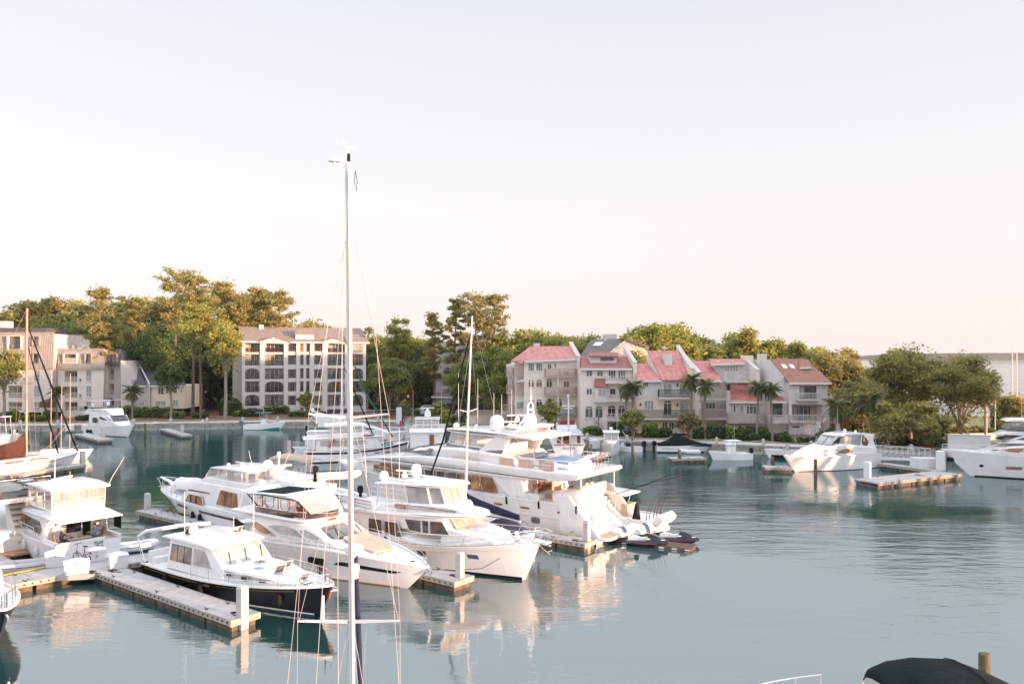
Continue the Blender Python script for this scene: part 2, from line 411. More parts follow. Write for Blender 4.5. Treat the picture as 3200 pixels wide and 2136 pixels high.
pd = MB().box(-.16,.16,-.14,.14,0,.95).hexa([(-.2,-.18,.95),(.2,-.18,.95),(.2,.18,.95),(-.2,.18,.95)], [(-.05,-.05,1.2),(.05,-.05,1.2),(.05,.05,1.2),(-.05,.05,1.2)])
pdm = pd.mesh('power_pedestal', whitep,0)
for lb, c, x, y in (('white power pedestal on the ledge beside the green-bottomed open boat', 'a',1655,1385),('white power pedestal between the covered boat and the blue-topped tender', 'd',385,1165)):
    p = at(*PX(c, x, y),.3); tag(link('power_pedestal', pdm, None, p), lb, 'pedestal')
def poly_at(name, pts, z, m): return flatpoly(name, [tuple(at(*PX(c, x, y), z).xy) for c, x, y in pts], z, m)
poly_at('parking_road', [('N',330,440),('N',640,360),('N',1250,430),('N',1900,540),('N',1840,590),('N',1400,580),('N',900,575),('N',560,480)],1.13, asph)
poly_at('upper_road', [('N',350,360),('N',600,330),('N',780,400),('N',700,470),('N',340,440)],1.14, asph)
poly_at('small_lawn', [('N',650,640),('N',760,640),('N',900,800),('N',690,800)],1.15, grassm)
flatpoly('right_lawn', [(x, y * KY) for x, y in [(44,124),(58,122),(200,123),(225,131),(118,163),(87,187),(79,235),(62,235),(56,150)]],1.14, grassm)
flatpoly('added_shore', [(70,10),(190,10),(190,99.6),(70,99.6)],1.1, mulch,3)  # unseen land added under the shading trees
J = [at(*PX('N',640,630),1.1).xy, at(*PX('N',655,860),1.1).xy, at(*PX('N',720,860),1.1).xy, at(*PX('N',760,760),1.1).xy, at(*PX('N',690,640),1.1).xy]
mb = MB().prism([tuple(j) for j in J], lambda u, v, k: (u, v, k),1.22,-1)
tag(link('stone_jetty', mb.mesh('stone_jetty', stonew,0)), 'low rubble stone bulkhead beside the floating gangway', 'jetty')
mb = MB(); random.seed(2); rg = []
n = 260
for i in range(n):
    t = i / (n - 1); x = lerp(780,3400, t)
    hh = interp([(0,3),(950,7),(1080,9),(1180,16),(1700,19),(2300,16),(3400,17)], x) + random.uniform(-.9,.9)
    y0 = 2420 + 60 * math.sin(x * .004)
    rg.append([(x, y0,-.5),(x, y0 + 2, hh * .55),(x, y0 + 14, hh),(x, y0 + 90, hh * .9),(x, y0 + 200,-.5)])
mb.loft(rg, caps=True)
tag(struct('far_shore', mb, mat('far_woods', (.045,.06,.035),.95, var=.4, vs=.03),40), None, None)
# --- DOCKS
def dock(name, label, x0, y0, ang, L, Wd, zt=.6, seg=2.45, endb=True, cat='dock', bolts=True):
    """x0,y0: near end corner; runs L along ang; width to the left of ang"""
    T = thing(name, label, cat, (x0, y0,0), ang)
    n = max(1, round(L / seg)); sl_ = L / n
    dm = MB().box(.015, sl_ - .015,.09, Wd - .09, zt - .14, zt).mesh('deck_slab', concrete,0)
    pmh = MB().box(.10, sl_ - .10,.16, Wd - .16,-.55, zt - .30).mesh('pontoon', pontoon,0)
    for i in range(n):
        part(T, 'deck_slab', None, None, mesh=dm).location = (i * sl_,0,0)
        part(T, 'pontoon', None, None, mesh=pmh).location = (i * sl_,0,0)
    wl = MB().box(0, L,0,.085, zt - .28, zt + .01).mesh('side_waler', waler,0)
    part(T, 'side_waler', None, None, mesh=wl); part(T, 'side_waler', None, None, mesh=wl).location = (0, Wd - .085,0)
    if endb: part(T, 'end_board', MB().box(L, L + .09,-.02, Wd + .02, zt - .30, zt + .012), waler,0)
    cl = MB().tube([(-.16,0,.10),(-.06,0,.06),(-.05,0,0),(.05,0,0),(.06,0,.06),(.16,0,.10)],.026,5).mesh('cleat', boltm,60)
    for i in range(max(1, int(L / 4.6))):
        for yy in (.22, Wd - .22): o = part(T, 'cleat', None, None, mesh=cl); o.location = ((i + .5) * L / max(1, int(L / 4.6)), yy, zt + .01)
    if bolts:
        b = MB(); k = int(L / .42)
        for i in range(k):
            x = (i + .5) * L / k
            for yy in (-.02, Wd + .02): b.lathe([(.05,-.02),(.05,.02)], (x, yy, zt - .13),6, 'y')
        part(T, 'bolt_row', b, boltm,0, kind='stuff')
    return T
def dock_px(name, label, p0, p1, Wd, ext=0, **k):
    a, b = at(*PX(*p0),.6), at(*PX(*p1),.6); d = (b - a); L = d.length; an = math.atan2(d.y, d.x)
    if ext: a = a - d.normalized() * ext; L += ext
    return dock(name, label, a.x, a.y, an, L, Wd, **k)
U = Vector((.796,-.605)); V = Vector((.605,.796))     # along a finger towards its tip / along the main dock
dock('main_dock', 'left arm of the concrete walkway dock, edged with a worn yellow strip', *(Vector((-28.3,43.6)) - Vector((.66,.75)) * 14), R(48.7),18.2,2.2, endb=False)
dock('main_dock', 'long right arm of the concrete walkway dock behind the yacht sterns',-25.7,46.7, R(38.5),46,2.1, endb=False)
mb = MB().prism([(-26.6,45.6),(-24.6,46.0),(-24.1,47.4),(-26.2,49.3),(-28,47.9)], lambda u, v, k: (u, v, k),.33,.595)
tag(link('dock_corner', mb.mesh('dock_corner', concrete,0)), 'concrete corner plate where the two arms of the main dock meet', 'dock')
dock('finger_dock', 'concrete finger dock in front of the black hulled yacht', *(at(718,1938.6,.6).xy - U * 14.4), R(-37.2),14.4,1.65)
f2 = at(427,1595,.6).xy
dock('finger_dock', 'concrete finger dock beside the yacht with bronze cabin windows', *(f2 + V * 1.45 + U * 15.6), R(142.8),15.6,1.45)
e3 = at(1417,1818,.6).xy; dock('finger_dock', 'finger dock between the flybridge yacht and the white trawler', *(e3 - U * 15.2), R(-37.2),15.2,1.7)
e4 = at(1825,1698,.6).xy; dock('finger_dock', 'finger dock between the blue-covered sailboat and the great yacht', *(e4 - U * 22), R(-37.2),22,1.6)
dock('finger_dock', 'short finger dock on the near side of the small-windowed fishing cruiser',-30.6,48.6, R(140.5),11,1.4)
dock_px('floating_dock', 'long pink-lit floating dock in front of the brown-covered ketch', ('G',-900,1380),('G',1400,1050),1.9, ext=4)
dock_px('floating_dock', 'wooden finger dock beside the small white cruiser by the far seawall', ('a',600,1450),('a',800,1500),2.2, ext=0)
dock_px('floating_dock', 'empty short finger dock on the far seawall left of centre', ('a',1300,1410),('a',1480,1462),1.7)
T = dock_px('floating_dock', 'wide empty floating dock ahead of the big white yacht at right', ('e',700,1450),('e',1440,1370),2.9, ext=0)
dock_px('floating_dock', 'narrow back dock below the white truss gangway', ('e',690,1275),('e',1220,1345),1.5)
dock_px('floating_dock', 'short finger dock left of the white centre console boat', ('d',525,1262),('d',800,1256),1.9)
dock_px('floating_dock', 'short finger dock at the bow of the express cruiser', ('d',1285,1332),('d',1500,1335),1.8)
dock_px('floating_dock', 'finger dock between the blue-stern trawler and the pilothouse boat', ('E',940,430),('E',1090,440),5.5, bolts=False)
dock('gangway_dock', 'long grey planked pier leading in from the shore ramp',-13.3,113 * KY, R(101),41,2.2, bolts=False)
def pile(label, c, x, y, top, w=.34, sq=True, m=None, z=.6, name='pile'):
    p = at(*PX(c, x, y), z); s = FPX / p.y; zt = H - (PX(c, x, top)[1] - HZ) / s
    mb = MB()
    if sq:
        h = w / 2; mb.hexa([(-h, -h,-2),(h, -h,-2),(h, h,-2),(-h, h,-2)], [(-h, -h, zt - .08),(h, -h, zt - .08),(h, h, zt - .08),(-h, h, zt - .08)])
        mb.hexa([(-h, -h, zt - .08),(h, -h, zt - .08),(h, h, zt - .08),(-h, h, zt - .08)], [(-h * .7, -h * .7, zt),(h * .7, -h * .7, zt),(h * .7, h * .7, zt),(-h * .7, h * .7, zt)])
    else: mb.lathe([(w / 2 * 1.05,-2),(w / 2, zt * .5),(w / 2 * .97, zt - .03),(w / 2 * .8, zt)], n=12)
    o = link(name, mb.mesh(name, m or (pilem if sq else pilew),40), None, (p.x, p.y,0), R(-37)); tag(o, label, 'pile')
    return o
pile('square concrete pile at the tip of the dock before the black yacht', 'B',1068,1268,985,.42)
pile('square pile standing on the finger dock tip left of the bronze-windowed yacht', 'B',182,272,118,.38, m=pilem)
pile('square pile at the dock tip under the trawler bow', 'D',1306,1262,1030,.37)
pile('square pile at the finger tip by the great yacht stern', 'E',998,1222,1030,.36)
pile('wide pink-lit pile before the mast of the brown-covered ketch', 'G',480,1120,915,.5)
pile('wide pale pile at the bow of the brown-covered ketch', 'G',1350,1010,825,.5)
pile('concrete pile on the finger dock of the small far cruiser', 'G',1695,600,445,.42)
pile('slim wooden pile standing free behind the small far cruiser', 'a',1186,1468,1365,.34, False, z=0)
pile('concrete pile at the tip of the empty far finger dock', 'a',1488,1447,1380,.36)
pile('concrete pile by the blue-topped runabout at far left', 'G',232,640,478,.38)
pile('wooden pile in the water in front of the seawall at left', 'G',950,640,455,.34, False, z=0)
pile('yellowish wooden pile beyond the blue-bottomed trawler', 'M',253,740,590,.36)
pile('free wooden pile between the pilothouse boat and the tender', 'd',201,1265,1132,.36, False, z=0)
pile('stout wooden pile on the finger dock by the centre console boat', 'd',585,1258,1188,.42, False)
pile('wooden pile on the dock left of the express cruiser bow', 'd',1345,1315,1245,.42, False)
pile('dark free pile before the express cruiser hull', 'd',1695,1398,1265,.38, False, z=0)
pile('thick white pile on the wide empty dock', 'e',600,1400,1258,.62, m=whitep)
pile('very tall white mooring block before the great yacht at right', 'e',1255,1330,1160,.9, m=whitep)
pile('yellow-green wooden pile beside the blue-stern trawler', 'E',998,410,330,.3, False)
pile('pink-lit slim pile behind the great yacht stern', 'E',1040,460,320,.22, False)
pile('wooden pile beyond the black canopy at the bottom right', 'K',2058,560,210,.42, False, z=0)
def dockbox(label, c, x, y, w_, h_, d_=.75, rz=0, txt=None, z=.61):
    p = at(*PX(c, x, y), z)
    T = thing('dock_box', label, 'dock box', p, rz)
    part(T, 'body', MB().hexa([(-w_ / 2,0,0),(w_ / 2,0,0),(w_ / 2, d_,0),(-w_ / 2, d_,0)], [(-w_ / 2 - .03,-.02, h_),(w_ / 2 + .03,-.02, h_),(w_ / 2 + .03, d_ + .02, h_),(-w_ / 2 - .03, d_ + .02, h_)]), whitep,0)
    W2 = w_ / 2 + .07
    part(T, 'lid', MB().hexa([(-W2,-.06, h_),(W2,-.06, h_),(W2, d_ + .06, h_),(-W2, d_ + .06, h_)], [(-W2,-.06, h_ + .07),(W2,-.06, h_ + .07),(W2, d_ + .06, h_ + .07),(-W2, d_ + .06, h_ + .07)])
         .hexa([(-W2,-.06, h_ + .07),(W2,-.06, h_ + .07),(W2, d_ + .06, h_ + .07),(-W2, d_ + .06, h_ + .07)], [(-.12, d_ / 2 - .03, h_ + .24),(.12, d_ / 2 - .03, h_ + .24),(.12, d_ / 2 + .03, h_ + .24),(-.12, d_ / 2 + .03, h_ + .24)]), whitep,0)
    part(T, 'latch', MB().box(-.03,.03,-.09,-.02, h_ - .1, h_ + .03), steel,0)
    if txt: lettering(T, txt, (0,-.03, h_ * .5),.16, (R(90),0,0), black)
    return T
def lettering(parent, txt, loc, size, rot, m, align='CENTER', ext=.006, xs=1):
    cu = bpy.data.curves.new('lettering', 'FONT'); cu.body = txt; cu.size = size; cu.extrude = ext; cu.align_x = align; cu.align_y = 'CENTER'; cu.resolution_u = 3
    o = bpy.data.objects.new('lettering', cu); COL.objects.link(o); me = bpy.data.meshes.new_from_object(o); bpy.data.objects.remove(o); me.materials.append(m)
    o = bpy.data.objects.new('lettering', me); COL.objects.link(o); o.parent = parent; o.location = loc; o.rotation_euler = rot; o.scale = (xs,1,1); return o
dockbox('white dock box marked 11 at the bend of the main dock', 'H',1255,1535,1.25,.64,.75, R(31), '11')
dockbox('white dock box on the yellow-edged dock right of the grey tube', 'H',900,1415,.95,.75,.75, R(34))
dockbox('white dock box behind the bicycle at the fishing cruiser stern', 'H',1580,1320,.95,.62,.7, R(31), '76')
dockbox('white dock box at the corner beside the inflatable dinghy', 'H',1945,1440,.95,.72,.75, R(33))
dockbox('pale dock box where the bronze-windowed yacht meets the folding bicycle', 'C',832,880,1.1,.95,.75, R(24))
dockbox('larger white dock box by the far seawall, left of the small cruiser', 'G',1135,500,1.35,.85,.8, R(24), z=.3)
dockbox('white dock box against the far cruiser stern', 'G',1385,495,1.05,.8,.8, R(24), z=.3)
dockbox('white dock box left on the empty stretch of far ledge', 'a',1268,1400,1.2,.75,.8, R(24), z=.4)
dockbox('white dock box right on the empty stretch of far ledge', 'a',1395,1395,1.0,.75,.8, R(24), z=.4)
dockbox('open white chest behind the centre console boat', 'd',1005,1200,1.3,.85,.8, R(-8), z=.4)
dockbox('tall white locker on the dock beside the trawler with wooden doors', 'E',1075,360,1.3,1.0,.8, R(10))
T = thing('supply_crate', 'big ribbed white tank box on the dock by the gangway', 'crate', at(*PX('e',1125,1320),.6), R(-4))
part(T, 'body', MB().box(-1.3,1.3,0,1.2,0,1.15), whitep,0)
for i in range(4): part(T, 'rib', MB().box(-1.0 + i * .65,-.94 + i * .65,-.05,0,0,1.12), galv,0)
a = Vector((-29.9,45.7)); tag(link('edge_strip', MB().box(0,3.4,-.1,.10,.60,.66).mesh('edge_strip', yell,0), None, (a.x + .05, a.y - .05,0), R(48.7)), 'worn yellow rubbing strip on the far edge of the main dock', 'strip')
def coil(label, c, x, y, m, r=.28, z=.61):
    p = at(*PX(c, x, y), z); pts = [((r - .012 * i) * math.cos(i * .7),(r - .012 * i) * math.sin(i * .7) * .8,.02 + .004 * (i % 9)) for i in range(19)] + [(.1 + .12 * i,-.3 - .05 * math.sin(i * 2),.02) for i in range(6)]
    tag(link('coiled_rope', MB().tube(pts,.022,5).mesh('coiled_rope', m), None, p), label, 'rope')
coil('black rope coil beside the marked dock box', 'H',1490,1495, blackrope); coil('dark rope loop by the corner dock box', 'H',1830,1475, blackrope); coil('black rope heap at the front finger tip pile', 'B',985,1240, blackrope,.2)
coil('black rope heap on the dock beside the sedan cruiser bow line', 'H',860,1145, blackrope); coil('black rope coil at the tip of the bronze-windowed yacht dock', 'C',205,678, blackrope); coil('dark rope coil at the trawler finger tip', 'D',1235,1245, blackrope,.22)
coil('pale rope coil on the wide empty dock', 'e',1045,1378, blackrope,.35); coil('dark rope coil near the great yacht dock pile', 'E',885,1218, blackrope,.25); coil('dark line dropped on the bronze-windowed yacht dock', 'C',700,788, blackrope,.3)
# --- BOAT KIT
def ell(x, x0, x1, w): return w if x < x0 else w * math.sqrt(max(.012,1 - ((x - x0) / (x1 - x0)) ** 2))
class Boat:
    def __init__(s, name, label, F, cat='yacht', L=15, B=4.4, zs=1.2, zb=2.0, rake=1.6, t0=.45, kb=.38, ka=.9, tw=.9, hm=None, sheer=None, pw=.78, deckm=None, zk=-.5, tm=None, group=None, fl=1.5):
        s.F, s.L, s.B, s.zs, s.zb, s.rake, s.t0, s.kb, s.ka, s.tw, s.pw, s.zk, s.fl = F, L, B, zs, zb, rake, t0, kb, ka, tw, pw, zk, fl
        s.sh = sheer or (lambda t: zs + (zb - zs) * t ** 1.8)
        s.T = fthing(name, label, cat, F,0, group); s.hm = hm or white
        N, M = 26,7; port = []
        for i in range(N + 1):
            t = i / N; t = 1 - (1 - t) ** 1.25
            port.append([s.pt(t, j / M) for j in range(M + 1)])
        mb = MB(); rings = []
        for st in port: rings.append([(x, -y, z) for x, y, z in reversed(st)] + st)
        mb.loft(rings, caps=True, wrap=False)
        s.hull = part(s.T, 'hull', mb, s.hm,50)
        mb = MB(); dk = []
        for i in range(N + 1):
            t = 1 - (1 - i / N) ** 1.25; x, y, z = s.pt(t,1); y = max(y - .06,.01); dk.append([(x, -y, z - .06),(x,0, z - .0),(x, y, z - .06)])
        mb.loft(dk, caps=False, wrap=False); part(s.T, 'deck', mb, deckm or offw,50)
        mb = MB(); rl = []
        for sg in (1,-1):
            rl = []
            for i in range(N + 1):
                t = 1 - (1 - i / N) ** 1.25; x, y, z = s.pt(t,1)
                rl.append([(x, sg * (y + .025), z - .05),(x, sg * (y + .025), z + .05),(x, sg * max(y - .07,0), z + .05),(x, sg * max(y - .07,0), z - .05)])
            mb.loft(rl)
        part(s.T, 'toe_rail', mb, tm or white,50)
    def bd(s, t):
        h = s.B / 2
        if t < s.t0: return h * (s.tw + (1 - s.tw) * math.sin(math.pi / 2 * t / s.t0))
        return h * (1 - ((t - s.t0) / (1 - s.t0)) ** 1.9) ** s.pw if t < 1 else .02
    def pt(s, t, q):
        zt = s.sh(t); z = lerp(s.zk, zt, q); k = lerp(s.ka, s.kb, max(0, (t - .25) / .75) ** 1.5)
        y = s.bd(t) * (k + (1 - k) * q ** s.fl)
        x = t * (s.L - s.rake * (1 - max(0, q) ** .9)); return (x, max(y,.015), z)
    def hw(s, x, z):
        t = x / s.L
        for _ in range(4):
            zt = s.sh(min(1, t)); q = (z - s.zk) / (zt - s.zk); t = min(.999, max(0, x / (s.L - s.rake * (1 - max(0, min(1, q)) ** .9))))
        k = lerp(s.ka, s.kb, max(0, (t - .25) / .75) ** 1.5)
        return max(s.bd(t) * (k + (1 - k) * max(0, min(1, q)) ** s.fl),.015)
    def band(s, name, x0, x1, z0, z1, m, off=.012, n=18, side=(1,-1), label=None, par=None):
        """strip lying on the hull between heights z0(x), z1(x)"""
        f0 = z0 if callable(z0) else (lambda x: z0); f1 = z1 if callable(z1) else (lambda x: z1)
        for sg in side:
            mb = MB(); rg = []
            for i in range(n + 1):
                x = lerp(x0, x1, i / n); a, b = f0(x), f1(x)
                ya, yb = s.hw(x, a), s.hw(x, b); rg.append([(x, sg * (ya - .03), a),(x, sg * (ya + off), a),(x, sg * (yb + off), b),(x, sg * (yb - .03), b)])
            mb.loft(rg); part(par or s.T, name, mb, m,40, label)
    def boot(s, z0=0, z1=.14, m=None, name='waterline_stripe', par=None, x1=None):
        s.band(name,.01, x1 or (s.L - s.rake * .93), z0, z1, m or bootb, n=40)
    def pane(s, poly, m=glass, w=None, side=(1,-1), off=.012, name='window', frame=None):
        """window panel from a side outline, following the half width w(x,z)"""
        w = w or s.hw
        for sg in side:
            mb = MB().prism(poly, lambda u, v, k: (u, sg * (w(u, v) + k), v), off,-.03)
            o = part(s.T, name, mb, m,0)
            if frame:
                oi = inset(poly,-.045); mb = MB().prism(oi, lambda u, v, k: (u, sg * (w(u, v) + k), v), off - .006,-.03, holes=[poly[::-1]]); part(o, 'frame', mb, frame,0)
    def house(s, name, poly, w, m=None, r=.10, smooth=40, label=None, sd=.8, par=None, bow=0):
        """deckhouse: side outline swept across between half widths w(x,z), edges rounded"""
        poly = subdiv(poly, sd); W = w if callable(w) else (lambda x, z: w)
        rr = [(r,0),(r * .45, r * .12),(r * .12, r * .45),(0, r)]; rings = []
        for d, e in rr: rings.append([(x, max(W(x, z) - e,.01), z) for x, z in inset(poly, d)])
        if bow: rings.append([(x + bow * .6, max(W(x, z) * .45,.01), z) if x > s.xm(poly) else (x, W(x, z) * .45, z) for x, z in poly])
        rings += [[(x, -y, z) for x, y, z in rg] for rg in reversed(rings)]
        mb = MB(); n = len(poly)
        for i in range(len(rings) - 1):
            o = len(mb.v); mb.add(rings[i] + rings[i + 1], [(j, (j + 1) % n, n + (j + 1) % n, n + j) for j in range(n)])
        tri = tessellate_polygon([[Vector((x, z,0)) for x, y, z in rings[0]]])
        mb.add(rings[0], [tuple(t) for t in tri]); mb.add(rings[-1], [tuple(t) for t in tri])
        me = mb.mesh(name, m or white, smooth)
        bm = bmesh.new(); bm.from_mesh(me); bmesh.ops.remove_doubles(bm, verts=bm.verts, dist=.0005); bmesh.ops.recalc_face_normals(bm, faces=bm.faces); bm.to_mesh(me); bm.free()
        me.shade_smooth(); me.set_sharp_from_angle(angle=R(smooth))
        return part(par or s.T, name, None, None, mesh=me, label=label)
    def xm(s, poly): return sum(p[0] for p in poly) / len(poly)
    def cross(s, name, lo, hi, y0, y1, m=glass, off=.014, th=.03, ytop=None):
        """windscreen pane between two side points lo,hi (x,z), spanning y0..y1"""
        lo, hi = Vector((lo[0],0, lo[1])), Vector((hi[0],0, hi[1])); d = (hi - lo); nrm = Vector((d.z,0, -d.x)).normalized()
        if ytop is None: ytop = (y0, y1)
        ps = [Vector((lo.x, y0, lo.z)), Vector((lo.x, y1, lo.z)), Vector((hi.x, ytop[1], hi.z)), Vector((hi.x, ytop[0], hi.z))]
        sgn = 1 if nrm.x > 0 else -1
        mb = MB().hexa([p - nrm * sgn * th for p in ps], [p + nrm * sgn * off for p in ps]); return part(s.T, name, mb, m,0)
    def rail(s, pts, h=.6, step=1.4, r=.022, name='guard_rail', m=None, mid=True, par=None, sym=True, lean=0):
        """pts: (x,y,z) base line; top tube, middle wire and stanchions"""
        mb = MB()
        for sg in ((1,-1) if sym else (1,)):
            P = [Vector((p[0], sg * p[1], p[2])) for p in pts]
            mb.tube([p + Vector((lean,0, h)) for p in P], r,5)
            if mid: mb.tube([p + Vector((lean * .5,0, h * .52)) for p in P], r * .55,4)
            acc = 0; last = None
            for a, b in zip(P, P[1:]):
                Lg = (b - a).length; t = acc
                while t < Lg: q = a.lerp(b, t / Lg); mb.tube([q, q + Vector((lean,0, h))], r * .8,4); t += step
                acc = t - Lg
            mb.tube([P[-1], P[-1] + Vector((lean,0, h))], r * .9,4)
        return part(par or s.T, name, mb, m or steel,40)
    def bowrail(s, x0, h=.62, step=1.3, inn=.12, **k):
        n = 14; P = []
        for i in range(n + 1):
            x = lerp(x0, s.L - .12, i / n); t = min(.995, x / s.L); P.append((x, max(s.bd(t) - inn,.03), s.sh(t)))
        return s.rail(P, h, step, **k)
    def dome(s, x, y, z, r=.3, m=None, name='radome', h=None):
        h = h or r * 1.9; mb = MB().lathe([(r * .7,-.15),(r * .75,0),(r,.06),(r, h * .55),(r * .92, h * .75),(r * .7, h * .92),(r * .35, h),(.01, h + .005)], (x, y, z),16); return part(s.T, name, mb, m or white,50)
    def radar(s, x, y, z, L=1.1, rz=.5):
        T = part(s.T, 'radar', MB().lathe([(.2,-.05),(.22,.12),(.12,.26),(.08,.34)], (x, y, z),12), white)
        part(T, 'scanner', MB().cbox((x, y, z + .38), L,.12,.11, rz), white,0)
    def whip(s, x, y, z, h=2.4, lean=(0,0), r=.018, m=None):
        mb = MB().tube([(x, y, z),(x + lean[0] * .2, y + lean[1] * .2, z + h * .25),(x + lean[0], y + lean[1], z + h)], [r * 1.3, r * 1.1, r * .7],5); return part(s.T, 'antenna', mb, m or whitep)
    def fender(s, x, side, z=.55, L=.75, r=.15, m=None):
        y = side * (s.hw(x, z) + r); mb = MB().lathe([(.03, -L / 2 - .06),(r, -L / 2 + .08),(r, L / 2 - .08),(.03, L / 2 + .06)], (x, y, z),10)
        mb.tube([(x, y, z + L / 2),(x, y - side * r, s.sh(x / s.L) + .05)],.012,4); return part(s.T, 'fender', mb, m or black,50)
    def cleat(s, x, side=1):
        z = s.sh(x / s.L) + .08; y = side * (s.bd(x / s.L) - .15); return part(s.T, 'cleat', MB().tube([(x - .16, y, z + .05),(x - .05, y, z),(x + .05, y, z),(x + .16, y, z + .05)],.03,5), steel)
    def hatch(s, x, y, z, L=.5, W=.5, open_=0, m=None, rz=0):
        T = part(s.T, 'hatch', MB().box(-L / 2, L / 2, -W / 2, W / 2,0,.05), white,0); T.location = (x, y, z)
        if open_:
            mb = MB().box(-L / 2, L / 2, -W / 2, W / 2,0,.03); mb.xf(Matrix.Translation((-L / 2,0,.05)) @ Matrix.Rotation(-open_,4, 'Y') @ Matrix.Translation((L / 2,0,0))); part(T, 'lid', mb, m or glassr,0)
            fr_ = MB()
            for a, b in ((-W / 2, -W / 2 + .04),(W / 2 - .04, W / 2)): fr_.box(-L / 2, L / 2, a, b,-.005,.035)
            fr_.box(-L / 2, -L / 2 + .04, -W / 2, W / 2,-.005,.035); fr_.box(L / 2 - .04, L / 2, -W / 2, W / 2,-.005,.035)
            fr_.xf(Matrix.Translation((-L / 2,0,.05)) @ Matrix.Rotation(-open_,4, 'Y') @ Matrix.Translation((L / 2,0,0))); part(T, 'frame', fr_, white,0)
        else: part(T, 'lid', MB().box(-L / 2 + .05, L / 2 - .05, -W / 2 + .05, W / 2 - .05,.05,.07), m or glassr,0)
    def name_(s, txt, x, z, size, m, side=1, y=None, xs=1, w=None):
        y = y if y is not None else (w or s.hw)(x, z) + .02
        lettering(s.T, txt, (x, side * y, z), size, (R(90),0, R(180) if side > 0 else 0), m, xs=xs)
    def tname(s, txt, y, z, size, m, x=-.03, rake=0): lettering(s.T, txt, (x, y, z), size, (R(90 - rake),0, R(-90)), m)
    def tarp(s, name, pts, m, th=.03):   # pts grid rows of points -> cloth with thickness
        mb = MB(); mb.loft([[Vector(p) for p in r] for r in pts], caps=False, wrap=False)
        o = part(s.T, name, mb, m,60); sol = o.modifiers.new('solidify', 'SOLIDIFY'); sol.thickness = th; return o
def seat_at(T, x, y, z, m=whitec, rz=0, name='helm_seat', s=1):
    mb = MB().box(-.25 * s,.25 * s,-.26 * s,.26 * s,.0,.5 * s).box(-.3 * s,-.18 * s,-.26 * s,.26 * s,.5 * s,1.05 * s)
    mb.xf(Matrix.Translation((x, y, z)) @ Matrix.Rotation(rz,4, 'Z')); return part(T, name, mb, m,0)
def outboard(T, x, y, z, m=black, s=1, rz=0, tilt=0):
    mb = MB()
    mb.loft([[(u * a, v * b, h) for u, v in ((-.5,-.8),(-.5,.8),(.1,1),(.6,.8),(.8,0),(.6,-.8),(.1,-1))] for a, b, h in ((.34,.15,0),(.40,.19,.12),(.42,.20,.40),(.34,.17,.58),(.15,.08,.64))])
    mb.box(-.14,.12,-.07,.07,-.75,.02); mb.box(-.25,.2,-.04,.04,-.78,-.70); mb.lathe([(.01,-.2),(.07,-.1),(.07,.15),(.02,.3)], (-.05,0,-.85),8, 'x')
    mb.xf(Matrix.Translation((x, y, z)) @ Matrix.Rotation(rz,4, 'Z') @ Matrix.Rotation(tilt,4, 'Y') @ Matrix.Scale(s,4)); return part(T, 'outboard_motor', mb, m,40)
def dinghy(name, label, x, y, z, rz, L=3.0, B=1.5, r=.2, m=None, cat='inflatable dinghy', motor=True, floor=None, par=None):
    T = thing(name, label, cat, (x, y, z), rz) if par is None else par; k = B / 2 - r
    pth = [(-.1, k, r)] + [(L * .62 * i / 4, k, r) for i in range(5)] + [(L * .62 + (L * .38 - r) * math.sin(a), k * math.cos(a), r + .14 * math.sin(a)) for a in [math.pi / 2 * j / 5 for j in range(1,6)]]
    full = pth + [(a, -b, c) for a, b, c in reversed(pth[:-1])]
    n = len(full); part(T, 'tube', MB().tube(full, [r * .6] + [r] * (n - 2) + [r * .6],10), m or whitec,60)
    part(T, 'floor', MB().prism([(0, -k),(L * .62, -k),(L * .9, -k * .3),(L * .9, k * .3),(L * .62, k),(0, k)], lambda u, v, q: (u, v, q),.02,.12), floor or offw,0)
    part(T, 'thwart', MB().box(L * .35, L * .48, -k, k,.16,.36), whitep,0)
    part(T, 'grab_line', MB().tube([(a, b + math.copysign(r * .9, b) if abs(b) > .05 else b, c + .08) for a, b, c in full[1:-1]],.02,4), bluec)
    if motor: outboard(T,-.15,0,.55, s=.8, m=black)
    return T
def oval(cx, cz, a, b, n=12): return [(cx + a * math.copysign(abs(math.cos(t)) ** .6, math.cos(t)), cz + b * math.copysign(abs(math.sin(t)) ** .6, math.sin(t))) for t in [2 * math.pi * i / n for i in range(n)]]
# --- 1 BLACK HULLED DOWNEAST YACHT
F = bow_frame((-9.1,47.0),-42,16.2)
b = Boat('motor_yacht', 'black hulled motor yacht with gold stripe, white cabin and bow rail by the front dock', F, L=15, B=4.5, hm=navy, sheer=lambda t: 1.02 + .25 * t + .7 * t ** 2.4, rake=1.3, kb=.30, ka=.93, tw=.9, t0=.42, pw=.68)
b.boot(-.02,.10, m=bootb, name='bottom_paint'); b.boot(.13,.21, m=white); b.band('gold_stripe',.4,6.3, lambda x: b.sh(x / b.L) - .235, lambda x: b.sh(x / b.L) - .205, gold, n=10)
b.band('gold_stripe',8,13.2, lambda x: b.sh(x / b.L) - .235, lambda x: b.sh(x / b.L) - .215, gold, n=10)
b.name_('REGATTA',7.1,.98,.16, gold,-1)
cz = lambda x: b.sh(x / b.L)
wt = lambda x, z: 1.62 - .10 * max(0, z - 1.8) - max(0, x - 9) ** 2 * .045
b.house('trunk_cabin', [(6.6,1.1),(13.5,1.6),(13.1,1.82),(12.0,1.98),(10.0,2.06),(6.6,2.0)], lambda x, z: max(.25,1.55 - .12 * (z - 1.4) - max(0, x - 8.5) ** 2 * .05), offw, r=.18)
for x in (8.3,9.6,10.9): b.pane(rnd([(x - .19,1.62),(x + .19,1.64),(x + .19,1.78),(x - .19,1.76)],.04), glass, lambda x, z: max(.25,1.55 - .12 * (z - 1.4) - max(0, x - 8.5) ** 2 * .05), name='porthole', frame=steel)
